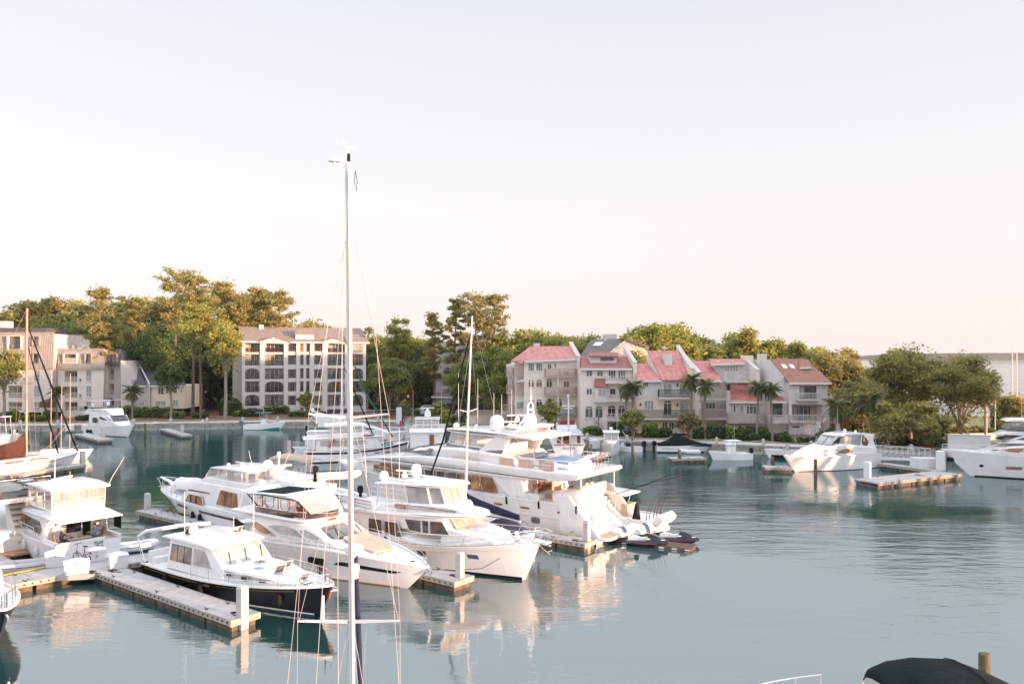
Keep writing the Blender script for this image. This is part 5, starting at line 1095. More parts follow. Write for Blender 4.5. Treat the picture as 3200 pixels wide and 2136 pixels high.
jetski('nearest jet ski, dark blue with white stripes and red keel line',1960,1700,-20, (bd_, bd_, whitec))
jetski('outermost jet ski at the right with dark blue bow and white seat',2058,1690,-22, (bd_, bd_, whitec))
jetski('covered jet ski in blue and white cloth nearest the swim platform',1915,1684,25, (bd_, white, whitec), whitec)
jetski('covered jet ski in blue and white cloth under the outboards',1985,1672,22, (bd_, white, whitec), whitec)
for lb, px, py, rz, L_, m_ in (('black inflatable pad under the blue-covered jet ski',1912,1694,20,3.4, black),('dark floating platform between the two uncovered jet skis',2050,1703,-25,2.7, mat('brown_pad', (.10,.065,.05),.8))):
    p = at(px, py,0); T = thing('floating_pad', lb, 'pad', p, R(rz)); part(T, 'pad', MB().prism(rnd([(0,-.75),(L_,-.75),(L_,.75),(0,.75)],.25), lambda u, v, d: (u, v, d),-.1,.2), m_,40)
    for i in range(3): part(T, 'handle', MB().box(.4 + i * .9,.75 + i * .9,-.79,-.75,.04,.12), whitep,0)
# --- sailing boats
def mast(T, x, y, z0, z1, r=.09, rake=0, m=alum, tip=.7):
    return part(T, 'mast', MB().tube([(x, y, z0),(x + rake * .5, y, (z0 + z1) / 2),(x + rake, y, z1)], [r, r, r * tip],12), m)
kz = 23 / 30
def Zm(z): return H + (z - H) * kz
b = Boat('sailing_yacht', 'tall white aluminium mast with spreaders, radar and stays rising from the nearest sailboat', Fr(-5.14 * kz,23 - 6.6,90.5), 'sailboat', L=12, B=3.6, zs=1.1, zb=1.5, rake=1.6, kb=.3, tw=.75)
b.house('coachroof', [(2.6,1.1),(8.6,1.3),(8.0,1.55),(6.5,1.75),(2.6,1.8)], lambda x, z: ell(x,4,9,1.1), white, r=.1)
mx = 6.6; rr = .069
part(b.T, 'mast', MB().loft([[(mx + r_ * 1.35 * math.cos(a),(z - 10) * .0085 + r_ * math.sin(a), z) for a in [2 * math.pi * i / 14 for i in range(14)]] for r_, z in ((rr,1.5),(rr,8),(rr,14),(rr * .98, Zm(19.3)),(rr * .8, Zm(19.7)))]), alum,60)
my = lambda z: (z - 10) * .0085
part(b.T, 'sail_track', MB().hexa([(mx - .115, my(2) - .02,2),(mx - .09, my(2) - .02,2),(mx - .09, my(2) + .01,2),(mx - .115, my(2) + .01,2)], [(mx - .115, my(18) - .02, Zm(19.4)),(mx - .09, my(18) - .02, Zm(19.4)),(mx - .09, my(18) + .01, Zm(19.4)),(mx - .115, my(18) + .01, Zm(19.4))]), mat('track_grey', (.22,.19,.19),.5),0)
for z, h_ in ((Zm(4.85),1.63 * kz),(Zm(11.45),1.28 * kz)):
    for sg in (1,-1): part(b.T, 'spreader', MB().hexa([(mx - .04, sg * .06, z - .02),(mx + .08, sg * .06, z - .02),(mx - .26, sg * h_, z + .10),(mx - .32, sg * h_, z + .10)], [(mx - .04, sg * .06, z + .045),(mx + .08, sg * .06, z + .045),(mx - .26, sg * h_, z + .135),(mx - .32, sg * h_, z + .135)]), alum,0)
part(b.T, 'deck_light_post', MB().tube([(mx - .1,.88 * kz, Zm(4.9)),(mx - .1,.88 * kz, Zm(5.1)),(mx - .1,.86 * kz, Zm(5.75))], [.04,.04,.028],8), whitep)
rad = part(b.T, 'radome', MB().lathe([(.20,0),(.24,.05),(.24,.16),(.19,.21)], (mx + .34, my(8) , Zm(7.0)),18), white); part(rad, 'bracket', MB().box(mx + .05, mx + .4, my(8) - .08, my(8) + .08, Zm(6.92), Zm(7.0)), alum,0)
b.dome(mx + .22, my(8) - .05, Zm(6.4),.12, h=.22)
sh_ = MB()
for sg in (1,-1):
    P_ = [(mx, sg * .05, Zm(17.6)),(mx - .27, sg * 1.28 * kz, Zm(11.57)),(mx - .28, sg * 1.63 * kz, Zm(4.97)),(mx - .3, sg * 1.7 * kz,1.2)]
    sh_.tube(P_,.0065,4); sh_.tube([(mx, sg * .06, Zm(11.3)),(mx - .28, sg * 1.6 * kz, Zm(4.95))],.006,4); sh_.tube([(mx, sg * .06, Zm(4.7)),(mx - .4, sg * 1.1,1.2)],.007,4); sh_.tube([(mx + .05, sg * .06, Zm(4.2)),(mx + .5, sg * .5,1.3)],.0065,4)
sh_.tube([(mx - .1,0, Zm(19.6)),(.3,.0,1.2)],.006,4)
part(b.T, 'shrouds', sh_, mat('dull_wire', (.34,.31,.30),.5))
for sg in (1,-1): part(b.T, 'runner_stay', MB().tube([(mx - .05, sg * .18, Zm(17.4)),(mx - .2, sg * .72 * kz + (0 if sg > 0 else -.1), Zm(14.2)),(mx - .7, sg * 1.38 * kz, Zm(7.5)),(mx - 1.1, sg * 1.75 * kz, Zm(2.9))], [.003,.005,.0045,.0045],5), mat('pink_sleeve', (.60,.52,.49),.6))
part(b.T, 'halyards', MB().tube([(mx - .12,.27,1.6),(mx - .11,.30,8),(mx - .08,.12, Zm(19.2))],.007,4), mat('grey_rope', (.5,.48,.45),.8))
part(b.T, 'furled_sail', MB().tube([(mx + .5,-.27,1.6),(mx + .4,-.13, Zm(4.5)),(mx + .28,-.08, Zm(6.9))], [.075,.066,.05],8), bluec)
zt_ = Zm(19.7); mt = my(zt_)
part(b.T, 'wind_vane', MB().tube([(mx, mt, zt_),(mx, mt + .02, zt_ + .36)],.012,4).tube([(mx - .1, mt + .13, zt_ + .42),(mx + .1, mt - .17, zt_ + .34)],.012,4).box(mx - .02, mx, mt + .08, mt + .13, zt_ + .40, zt_ + .52), alum,0)
part(b.T, 'antenna_disc', MB().lathe([(.02,-.02),(.145,0),(.14,.02),(.02,.03)], (mx, mt + .34, zt_ + .02),18).tube([(mx, mt + .34, zt_),(mx, mt + .34, zt_ - .10)],.03,6).tube([(mx, mt + .05, zt_ - .12),(mx, mt + .37, zt_ - .10)],.010,4), alum)
part(b.T, 'mast_camera', MB().lathe([(.03,0),(.042,.08),(.035,.22)], (mx, mt - .02, zt_),8), black); part(b.T, 'halyard_loop', MB().tube([(mx, mt - .18, zt_ - .2),(mx, mt - .23, zt_ - .45),(mx, mt - .21, zt_ - .7),(mx, mt - .16, zt_ - .5),(mx, mt - .18, zt_ - .2)],.007,4), black)
o = e4v - V * 1.9 - U * 3.6; F = Fr(o.x, o.y,138,1)
b = Boat('sailing_yacht', 'white sailboat with navy boom cover moored between the trawler and the great yacht', F, 'sailboat', L=11.5, B=3.4, zs=1.0, zb=1.35, rake=1.5, kb=.3, tw=.7)
b.house('coachroof', [(2.6,1.0),(8.6,1.2),(8.0,1.45),(6,1.6),(2.6,1.65)], lambda x, z: ell(x,4,9.2,1.05), white, r=.1)
part(b.T, 'mast', MB().tube([(5.8,0,1.5),(5.6,0,8),(5.1,0,16.3)], [.10,.09,.06],10), alum)
part(b.T, 'boom_cover', MB().loft([[(x, y * w_, z + zz * h_) for y, zz in ((0,0),(.8,.25),(.9,.6),(.3,1),(-.3,1),(-.9,.6),(-.8,.25))] for x, w_, h_, z in ((5.7,.16,1.0,2.35),(4.5,.2,.75,2.3),(3.0,.2,.60,2.18),(1.4,.17,.46,2.05),(.5,.12,.38,1.98))]), bluec,60)
part(b.T, 'boom', MB().tube([(5.6,0,2.28),(.4,0,1.92)],.07,8), white)
sp = MB()
for sg in (1,-1): part(b.T, 'spreader', MB().tube([(5.55,0,9.3),(5.45, sg * .95,9.5)],.035,5), alum); sp.tube([(5.2,0,14.5),(5.45, sg * .95,9.5),(5.6, sg * 1.55,1.2)],.012,4); sp.tube([(5.4,0,9.2),(4.9, sg * 1.5,1.2)],.012,4)
sp.tube([(5.1,0,16.2),(.1,0,1.2)],.010,4); part(b.T, 'shrouds', sp, steel)
part(b.T, 'furled_jib', MB().tube([(5.2,0,15.2),(8.2,0,7),(10.9,0,1.7)], [.04,.075,.06],6), navy)
b.rail([(1,1.4,1.05),(6,1.6,1.05),(10.8,.4,1.35)],.55,1.8)
b.tarp('cockpit_dodger', [[(2.7,-1.1,1.3),(2.7,-.9,1.7),(2.7,0,1.85),(2.7,.9,1.7),(2.7,1.1,1.3)], [(1.4,-1.0,1.2),(1.5,-.9,1.6),(1.5,0,1.7),(1.5,.9,1.6),(1.4,1.0,1.2)], [(.3,-.9,1.05),(.3,-.8,1.2),(.3,0,1.3),(.3,.8,1.2),(.3,.9,1.05)]], bluec)
t_ = Vector((-52.3,112)); F = bow_frame(t_,70,17)
b = Boat('sailing_yacht', 'white sailboat with brown sail cover, copper-lit mast and dark forestays at left', F, 'sailboat', L=17, B=4.2, zs=1.25, zb=1.75, rake=2.2, kb=.3, tw=.7)
b.band('sheer_stripe',.3,16.2, lambda x: b.sh(x / b.L) - .2, lambda x: b.sh(x / b.L) - .14, navy, off=.02)
b.house('coachroof', [(3.0,1.2),(13,1.5),(12.4,1.75),(10,1.95),(3.0,2.0)], lambda x, z: ell(x,5,13.6,1.35), white, r=.12)
b.pane(rnd([(5.5,1.58),(8.2,1.62),(7.9,1.82),(5.5,1.8)],.06), glassb, lambda x, z: ell(x,5,13.6,1.35)); b.pane(rnd([(9,1.62),(11.2,1.64),(10.8,1.8),(9,1.82)],.06), glassb, lambda x, z: ell(x,5,13.6,1.35))
lit_spar = mat('copper_lit_mast', (.50,.30,.22),.35, metal=.3)  # orange sunlight put into the colour of these spars and stays
mast(b.T,9.4,0,1.8,18.7,.16,.1, lit_spar,.8)
part(b.T, 'sail_cover', MB().loft([[(x, y * w_, z + zz * h_) for y, zz in ((0,0),(1,.3),(.6,.8),(0,1),(-.6,.8),(-1,.3))] for x, w_, h_, z in ((9.2,.25,3.0,1.9),(8.0,.4,1.9,1.95),(6,.5,1.6,1.95),(3,.5,1.4,1.95),(0,.3,1.0,2.0))]), brownc,60)
sp = MB()
for sg in (1,-1): sp.tube([(9.5,0,17.5),(9.3, sg * 1.3,10.3),(9.3, sg * 1.9,1.5)],.02,4); sp.tube([(9.5,0,10),(8.6, sg * 1.9,1.5)],.018,4); part(b.T, 'spreader', MB().tube([(9.4,0,10.2),(9.3, sg * 1.3,10.3)],.05,5), lit_spar)
sp.tube([(9.4,0,18.5),(-.3,0,1.4)],.016,4); part(b.T, 'shrouds', sp, lit_spar)
for x0, z0, x1 in ((9.5,16.9,16.8),(9.5,14.8,13.9)): part(b.T, 'furled_stay', MB().tube([(x0,0, z0),((x0 + x1) / 2,0, (z0 + 1.8) / 2),(x1,0,1.9)], [.06,.12,.10],6), blackc)
b.bowrail(8,.75,2.2)
mo = link('mooring_line', MB().tube([F.W(15,0,5.0), F.W(12,-1,3.2), F.W(8.5,-2.2,1.5)],.03,4).tube([F.W(13.6,0,3.0), F.W(11,-1,2.3), F.W(8.6,-2.2,1.4)],.03,4).mesh('mooring_line', rope)); tag(mo, 'pale slack lines hanging from the dark forestays of the brown-covered sailboat', 'rope')
b = Boat('sailing_yacht', 'small sailboat with thin copper-lit spars behind the brown-covered sailboat', Fr(-62,118,20), 'sailboat', L=8, B=2.8, zs=.9, zb=1.2, rake=1.2)
for x, z in ((3.0,11.5),(5.2,11.0),(4.2,9.5)): mast(b.T, x,0,1.0, z,.05,.1, lit_spar)
b.house('coachroof', [(2,.9),(6,1.0),(5.5,1.3),(2,1.35)], lambda x, z: .9, white)
F = Fr(*atY(1073,1400,122).xy,12,1)
b = Boat('sailing_yacht', 'sailboat with dark green furled stays far behind the foreground mast', Fr(F.ox - 6, F.oy - 1.2,12,1), 'sailboat', L=13, B=3.6, zs=1.0, zb=1.4, rake=1.5)
mast(b.T,6.1,0,1.2,17.4,.10,-.1); b.house('coachroof', [(3,1.0),(9,1.2),(8,1.5),(3,1.6)], lambda x, z: 1.1, white)
grn = mat('green_canvas', (.01,.10,.06),.8)
part(b.T, 'furled_stay', MB().tube([(6.2,0,15.8),(9,0,8.5),(12.6,0,2.6)], [.06,.13,.1],6), grn); part(b.T, 'furled_stay', MB().tube([(6.2,0,12),(8.5,0,6.5),(10.6,0,1.5)], [.05,.10,.1],6), blackc)
for z in (7.0,11.5):
    for sg in (1,-1): part(b.T, 'spreader', MB().tube([(6.1,0, z),(6.0, sg * 1.2, z + .1)],.04,5), alum)
sp = MB()
for sg in (1,-1): sp.tube([(6.1,0,17),(6.0, sg * 1.2,11.6),(6.0, sg * 1.3,7.1),(6.1, sg * 1.7,1.2)],.014,4)
part(b.T, 'shrouds', sp, steel)
# --- cluster behind the foreground mast
F = Fr(-26.3,117.0,20)
b = Boat('trawler_yacht', 'white trawler with navy sheer stripe and white flybridge canopy, bow to the right', F, 'trawler', L=13.8, B=4.2, sheer=lambda t: 1.45 - .2 * math.sin(math.pi * t) + .75 * t ** 2.2, rake=1.6, kb=.3)
b.band('navy_stripe',.2,13.4, lambda x: b.sh(x / b.L) - .34, lambda x: b.sh(x / b.L) - .08, bluec, off=.02, n=30); b.boot(0,.12, m=navy)
for x in (7.6,9.1,10.6): b.pane([(x - .3,.85),(x + .3,.85),(x + .3,1.0),(x - .3,1.0)], glassb, name='porthole')
b.house('cabin', [(1.5,1.3),(10,1.6),(9.2,2.9),(1.5,2.9)], lambda x, z: ell(x,6,11,1.75), white); b.house('boat_deck', [(-.1,2.9),(10.6,2.95),(9.6,3.08),(-.1,3.04)], lambda x, z: ell(x,6,11.2,2.0), white, r=.04)
for a in (2.0,3.5,5.0,6.5): b.pane([(a,2.1),(a + 1.2,2.1),(a + 1.2,2.65),(a,2.65)], glassl, lambda x, z: ell(x,6,11,1.75))
b.house('flybridge', [(3.5,3.05),(8.6,3.05),(8.0,3.7),(3.5,3.6)], lambda x, z: 1.6, white); b.house('flybridge_canopy', [(2.6,4.35),(8.1,4.4),(7.8,4.62),(5.5,4.75),(2.6,4.6)], lambda x, z: 1.7, whitec, r=.06)
b.pane([(3.2,3.65),(7.9,3.7),(7.6,4.36),(3.2,4.34)], vinyl, lambda x, z: 1.6, name='clear_curtain')
part(b.T, 'name_board', MB().box(7.4,8.8,-1.82,-1.78,3.15,3.35), varn,0); b.bowrail(6,.6,1.5); b.boot
part(b.T, 'deck_bundle', MB().ball((10.9,0,2.2),.8,.5,.4), tanc,60); part(b.T, 'red_kayak_paddle', MB().tube([(3.0,-1.9,1.9),(3.8,-1.9,2.9)],.12,6), redm)
part(b.T, 'blue_cushion', MB().box(10.2,11.4,-1.1,-.3,1.75,1.95), mat('turquoise', (.05,.3,.42),.8),0); b.whip(3,1,4.7,3); b.whip(2.8,-1,4.7,2.4)
pz = at(*PX('M',735,470),3.2); dinghy('inflatable_dinghy', 'white inflatable dinghy hung high at the trawler stern', pz.x - 1.9, pz.y,3.0, R(8),3.7,1.6,.22)
dinghy('inflatable_dinghy', 'dark green inflatable dinghy behind the white hanging dinghy', *atY(990,1345,132), R(5),3.9,1.6,.24, m=mat('green_grey_rubber', (.06,.12,.11),.6))
bt = at(913,1400,1.5); F = bow_frame(bt.xy,192,11,1)
b = Boat('motor_yacht', 'white boat with blue-green bow bottom pointing left behind the navy-striped trawler', F, L=11, B=3.6, zs=1.1, zb=1.7, rake=2.2, kb=.2); b.band('bottom_paint',5.5,9.5,0, lambda x: .1 + max(0, x - 5.5) * .16, bootb, n=10)
b.house('cabin', [(2,1.2),(7.5,1.4),(6.5,2.6),(2,2.7)], lambda x, z: ell(x,4,8,1.4), white); b.pane([(3,1.8),(6.4,1.9),(6.0,2.4),(3,2.4)], glassr, lambda x, z: ell(x,4,8,1.4)); b.bowrail(4)
for y in (-.6,0,.6): outboard(b.T,-.4, y,1.1, black,1)
dpt = atY(1110,1300,139); F = Fr(dpt.x - 7, dpt.y - 1,8,1)
b = Boat('sport_cruiser', 'white express cruiser with blue folded bimini and swept arch behind the trawler', F, L=15, B=4.4, sheer=lambda t: 1.5 + .5 * t ** 2, rake=2.2)
b.house('cabin', [(3,1.5),(12.5,1.8),(10,2.7),(7.5,3.3),(5,3.3)], lambda x, z: ell(x,6,13,1.8), white, r=.15); b.pane([(7.8,2.9),(10.2,2.45),(9.2,2.35),(6.2,2.6)], glassr, lambda x, z: ell(x,6,13,1.8))
for sg in (1,-1): part(b.T, 'arch', MB().prism([(1.2,1.6),(3.4,2.6),(6.8,3.4),(5.6,3.6),(2.2,4.6),(.6,5.0),(1.6,4.1)], lambda u, v, d: (u, sg * (1.9 + d), v),-.06,.06), white,0)
part(b.T, 'folded_bimini', MB().tube([(2.8,-1.8,5.0),(6.5,-1.8,5.1)],.2,8), bluec); part(b.T, 'folded_bimini', MB().tube([(2.8,1.8,5.0),(6.5,1.8,5.1)],.2,8), bluec); b.pane([(2.6,4.3),(6.4,4.2),(6.4,5.0),(3.0,4.95)], vinyl, lambda x, z: 1.7, name='clear_curtain')
b.dome(.8,.5,5.0,.25); b.whip(.5,1.2,5,2); b.bowrail(7)
F = Fr(-18.3,91.0,158)
b = Boat('runabout', 'beige-sided cruiser under a tan canvas canopy left of the great yacht bow', F, L=9, B=3.0, hm=mat('beige_gelcoat', (.42,.30,.18),.3), zs=1.2, zb=1.6, rake=1.8)
b.tarp('canopy', [[(x, y, z) for y, z in ((-1.4, z0 - .15),(-.7, z0 + .1),(0, z0 + .2),(.7, z0 + .1),(1.4, z0 - .15))] for x, z0 in ((1.0,3.0),(2.6,3.35),(4.6,3.45),(6.0,3.15))], tanc)
b.pane([(4.6,1.8),(7.4,1.7),(6.2,3.1),(4.6,3.2)], vinyl, lambda x, z: 1.35, name='clear_curtain'); part(b.T, 'canopy_frame', MB().tube([(1.2,1.35,1.2),(3.2,1.38,3.3),(4.8,1.38,1.4)],.025,5).tube([(1.2,-1.35,1.2),(3.2,-1.38,3.3),(4.8,-1.38,1.4)],.025,5), steel)
seat_at(b.T,3.4,.5,1.3); seat_at(b.T,3.4,-.5,1.3); part(b.T, 'bow_cover', MB().box(5.5,7.4,-.8,.8,1.4,1.75), tanc,0)
F = Fr(-14.2,70.3,138)
b = Boat('motor_yacht', 'white yacht with satellite dome, radar and hardtop mostly hidden behind the flybridge canopy', F, L=15.5, B=4.6, zs=1.6, zb=2.2, rake=2.4)
b.house('saloon', [(1.0,1.6),(11.6,1.9),(10,3.0),(8.5,3.4),(1.0,3.4)], lambda x, z: ell(x,5,12.4,2.0), white); b.house('flybridge', [(2.0,3.4),(8.6,3.4),(8.0,4.0),(2.0,3.9)], lambda x, z: 1.7, white, r=.15)
b.dome(6.7,.6,4.1,.42, h=.95); b.radar(5.6,.2,4.3,1.9,.9); b.pane([(3,2.3),(8.4,2.35),(7.6,3.05),(3,3.05)], glass, lambda x, z: ell(x,5,12.4,2.0)); b.whip(7.4,1.4,3.9,2.0, (.0,.5)); b.dome(6.9,-.6,5.3,.16); part(b.T, 'dome_post', MB().tube([(6.9,-.6,4.0),(6.9,-.6,5.3)],.08,6), white)
b.bowrail(6); dinghy('inflatable_dinghy', 'white inflatable tender with blue line on the hidden yacht deck behind the mast', *F.W(1.2,-.2,3.9), R(20),3.4,1.6,.22)
F = Fr(*atY(1334,1400,113).xy,93,1)
b = Boat('sportfish_yacht', 'boxy white sportfishing yacht stern-on with curtained cockpit and small brown door', F, L=14, B=4.4, zs=1.3, zb=2.2, rake=2)
b.house('cabin', [(.3,1.3),(9.5,1.5),(8.5,3.9),(.4,4.1)], lambda x, z: 2.05, white, r=.15); b.house('roof_lip', [(-.1,4.0),(9,4.0),(9,4.4),(.2,4.5)], lambda x, z: 2.15, white, r=.12)
part(b.T, 'door', MB().box(.18,.32,-.85,-.35,1.7,3.7), varn,0); part(b.T, 'curtain', MB().box(.2,.3,-.25,1.95,1.5,3.95), whitec,0)
b.house('helm_enclosure', [(1.2,4.5),(4.2,4.5),(3.8,5.5),(1.3,5.5)], lambda x, z: 1.45, vinyl, r=.02)
b.house('helm_roof', [(1.0,5.5),(4.2,5.5),(4.0,5.68),(1.0,5.7)], lambda x, z: 1.55, white, r=.05); mb = MB()
for y in (-1.4,-.5,.5,1.4): mb.tube([(1.15, y,4.5),(1.2, y,5.55)],.06,5)
part(b.T, 'helm_posts', mb, white); b.dome(2.4,0,5.75,.4, h=.8); b.radar(2.2,0,6.5,1.7,1.5); b.whip(1.2,1.75,4.5,4.6); b.whip(1.2,-1.75,4.5,4.6)
part(b.T, 'davit_frame', MB().tube([(0,2.2,1.2),(-.6,2.3,2.3),(0,2.25,3.0)],.05,5), steel)
F = Fr(7.4,121.5,90)
b = Boat('trawler_yacht', 'white trawler Salacia stern-on with varnished doors, blue bimini and white mast', F, 'trawler', L=13, B=4.6, zs=1.75, zb=2.2, rake=1.6, tw=.95, ka=.72)
b.tname('SALACIA',0,1.25,.42, black, x=-.12)
b.boot(0,.12, m=navy); part(b.T, 'rub_rail', MB().box(-.04,.04,-1.95,1.95,1.60,1.72), varn,0)
b.house('aft_cabin', [(.5,1.7),(6,1.8),(6,3.0),(.5,2.95)], lambda x, z: 1.75, white, r=.06); b.house('cabin_roof', [(-.1,2.95),(7,3.0),(7,3.14),(-.1,3.06)], lambda x, z: 1.95, white, r=.04)
for y0, y1, m_ in ((.95,1.5, varn),(-.15,.7, varn),(-1.6,-1.15, varn)): d_ = part(b.T, 'door' if y0 == -.15 else 'window', MB().box(.42,.5, y0, y1,1.85 if y0 != -.15 else 1.75,2.85), m_,0); part(d_, 'pane', MB().box(.40,.43, y0 + .1, (y0 + y1) / 2 - .04,2.25,2.72).box(.40,.43, (y0 + y1) / 2 + .04, y1 - .1,2.25,2.72), glass,0)
lad = part(b.T, 'ladder', MB().box(.35,.4,-.85,-.8,1.8,3.1).box(.35,.4,-.5,-.45,1.8,3.1), whitep,0)
for i in range(4): part(lad, 'step', MB().box(.33,.42,-.85,-.45,1.95 + i * .28,2.0 + i * .28), whitep,0)
b.rail([(7,1.85,3.1),(0,1.85,3.08),(0,0,3.08)],.75,.9); b.house('flybridge', [(3.2,3.1),(7.5,3.1),(7,4.1),(3.6,4.0)], lambda x, z: 1.35, white, r=.2)
part(b.T, 'bimini', MB().loft([[(x, y, z) for y, z in ((-1.25,5.1),(-1,5.32),(0,5.4),(1,5.32),(1.25,5.1))] + [(x, y, z - .05) for y, z in ((1.25,5.1),(1,5.32),(0,5.4),(-1,5.32),(-1.25,5.1))] for x in (3.6,6.4)]), bluec,50)
part(b.T, 'bimini_frame', MB().tube([(3.7,-1.25,4.0),(3.7,-1.25,5.15)],.03,4).tube([(3.7,1.25,4.0),(3.7,1.25,5.15)],.03,4), steel); part(b.T, 'settee', MB().box(4.2,4.8,-1.1,1.1,4.0,4.5), mat('burgundy', (.25,.05,.05),.7),0)
part(b.T, 'mast', MB().tube([(2.6,-.15,3.1),(2.6,-.15,8.1)], [.13,.08],8).tube([(2.6,-1.0,6.6),(2.6,.75,6.6)],.06,5).tube([(2.6,-.7,6.3),(2.6,.5,6.3)],.05,5).box(2.5,2.7,-.25,.02,7.7,8.15), whitep)
part(b.T, 'stays', MB().tube([(2.6,-.15,7.2),(3.2,-1.6,3.1)],.012,4).tube([(2.6,-.15,7.2),(3.2,1.5,3.1)],.012,4), steel); part(b.T, 'gear', MB().box(.4,1.2,.2,1.4,3.08,3.5).box(1.5,2.2,-1.4,-.4,3.08,3.6), whitep,0)
F = Fr(13.8,130.5,-94)
b = Boat('pilothouse_boat', 'small white pilothouse fishing boat bow-on beside the trawler with wooden doors', F, 'boat', L=7.8, B=2.6, zs=1.0, zb=1.75, rake=1.3, kb=.25)
b.house('pilothouse', [(2.6,1.1),(5.0,1.2),(4.5,2.9),(2.6,2.9)], lambda x, z: 1.0, white); b.house('roof', [(2.2,2.9),(4.9,2.95),(4.7,3.1),(2.2,3.08)], lambda x, z: 1.15, white, r=.05)
b.cross('windscreen', (4.86,1.85),(4.58,2.75),-.85,-.04, glassl); b.cross('windscreen', (4.86,1.85),(4.58,2.75),.04,.85, glassl)
b.house('trunk', [(4.8,1.3),(6.6,1.6),(6.2,1.85),(4.8,1.95)], lambda x, z: ell(x,4.5,7,.85), white); b.bowrail(3.5); b.whip(3.0,.8,3.0,3.8, (0,.2)); b.whip(3.0,-.8,3.0,3.8, (0,-.3)); b.dome(3.6,0,3.12,.25)
def small(name, label, F, L, B, zs=.7, zb=1.1, boots=None, cat='boat', hm=None, rake=.9):
    b = Boat(name, label, F, cat, L=L, B=B, zs=zs, zb=zb, rake=rake, hm=hm, kb=.3)
    if boots: b.boot(-.02,.16, m=boots)
    return b
p = at(2010,1412,0); F = Fr(p.x, p.y + 1,174,1)
b = small('tender', 'teal-striped white tender with folded navy bimini and black outboard by the seawall', F,3.9,1.9,.6,.85); outboard(b.T,-.35,0,.75, black,1.1)
b.tarp('bimini', [[(x, y,2.9 + .05 * math.cos(y)) for y in (-.8,0,.8)] for x in (.6,1.6,3.0)], bluec); part(b.T, 'bimini_frame', MB().tube([(1.6,.85,.6),(1.0,.8,2.9)],.025,4).tube([(1.6,-.85,.6),(2.6,-.8,2.9)],.025,4).tube([(1.2,.85,.6),(2.8,.8,2.9)],.025,4), steel)
part(b.T, 'seat', MB().box(1.6,2.2,-.6,.6,.6,1.1), bluec,0); part(b.T, 'console', MB().box(2.5,2.9,-.3,.3,.6,1.2), white,0)
p = at(2047,1414,0); q = at(2205,1413,0); F = Fr(p.x + .4, p.y + 1.2,-6,1)
b = small('covered_boat', 'white boat under a peaked black tarpaulin moored along the seawall', F,7.3,2.4,.85,1.15, boots=navy); outboard(b.T,-.35,0,.8, black,1.1)
b.tarp('tarpaulin', [[(x,-1.15,.95),(x,-.7, z * .62 + .4),(x,0, z),(x,.7, z * .62 + .4),(x,1.15,.95)] for x, z in ((.1,1.15),(1.6,1.7),(2.6,2.7),(3.4,2.35),(4.6,1.75),(6.2,1.3),(7.4,1.15))], blackc); b.name_('ROBALO',1.8,.55,.42, mat('silver_letters', (.45,.45,.47),.3, metal=.7),-1, xs=1.4)
p = at(2228,1437,0); F = bow_frame((at(2206,1408,1).x, p.y),196,5.8,1)
b = small('centre_console_boat', 'white centre console boat with small canopy tied to its finger dock', F,5.8,2.2,.75,1.15, boots=None); b.house('console', [(2.0,.7),(3.0,.7),(2.9,1.7),(2.2,1.7)], lambda x, z: .4, white, r=.05)
part(b.T, 'top_frame', MB().tube([(1.8,.6,.7),(2.2,.6,2.4)],.03,4).tube([(1.8,-.6,.7),(2.2,-.6,2.4)],.03,4).tube([(3.0,.5,.7),(2.6,.6,2.4)],.03,4), steel); part(b.T, 't_top', MB().box(1.5,3.4,-.75,.75,2.4,2.46), whitec,0); outboard(b.T,-.3,0,.8, black); b.whip(2.4,.4,2.4,2.6)
p = at(2170,1437,0); dinghy('inflatable_dinghy', 'upturned pale dinghy lying on the finger dock left of the centre console', p.x + 1.2, p.y + 2.2,.62, R(170),2.6,1.3,.18, motor=False)
F = Fr(43.4,113.0,209.5)
b = Boat('express_cruiser', 'white express cruiser with hardtop and brown side window, bow to the left', F, L=14.2, B=4.3, sheer=lambda t: 1.65 + .1 * t + .15 * t ** 2, rake=2.4, kb=.2, tw=.9)
b.boot(0,.06, m=navy); we = lambda x, z: ell(x,5,13,1.85)
b.house('deck_mould', [(.6,1.6),(12.9,1.8),(11.5,2.15),(8.8,2.75),(6.6,3.1),(.8,2.5)], we, white, r=.2, smooth=50); b.pane(rnd([(7.6,2.05),(5.0,1.98),(4.8,2.35),(5.8,2.55),(7.2,2.3)],.1), glassb, we); b.pane(rnd([(10.6,2.2),(9.4,2.45),(8.8,2.45),(9.6,2.2)],.05), glass, lambda x, z: we(x, z) - .1)
b.house('hardtop', [(.9,4.02),(3.4,4.2),(6.2,4.18),(7.0,4.0),(6.8,3.9),(3.4,3.98),(.9,3.9)], lambda x, z: ell(x,3,8.2,1.6), white, r=.06)
for sg in (1,-1):
    part(b.T, 'hardtop_wing', MB().prism([(.6,2.3),(2.2,2.3),(1.9,3.2),(2.8,3.95),(1.0,3.98),(1.2,3.3)], lambda u, v, d: (u, sg * (1.6 + d), v),-.05,.05), white,0)
    part(b.T, 'side_glass', MB().prism([(3.2,2.7),(7.0,3.0),(6.2,3.9),(3.2,3.95)], lambda u, v, d: (u, sg * (1.5 + d), v),-.01,.01), glassl,0)
    part(b.T, 'pillar', MB().tube([(7.7, sg * 1.0,3.0),(6.6, sg * 1.2,3.95)],.06,5).tube([(3.2, sg * 1.52,2.7),(3.0, sg * 1.52,4.0)],.07,5).tube([(5.2, sg * 1.52,2.9),(4.8, sg * 1.52,4.0)],.05,5), white)
for y0, y1 in ((-1.2,-.05),(.05,1.2)): b.cross('windscreen', (7.9,2.95),(6.8,3.92), y0, y1, glassl)
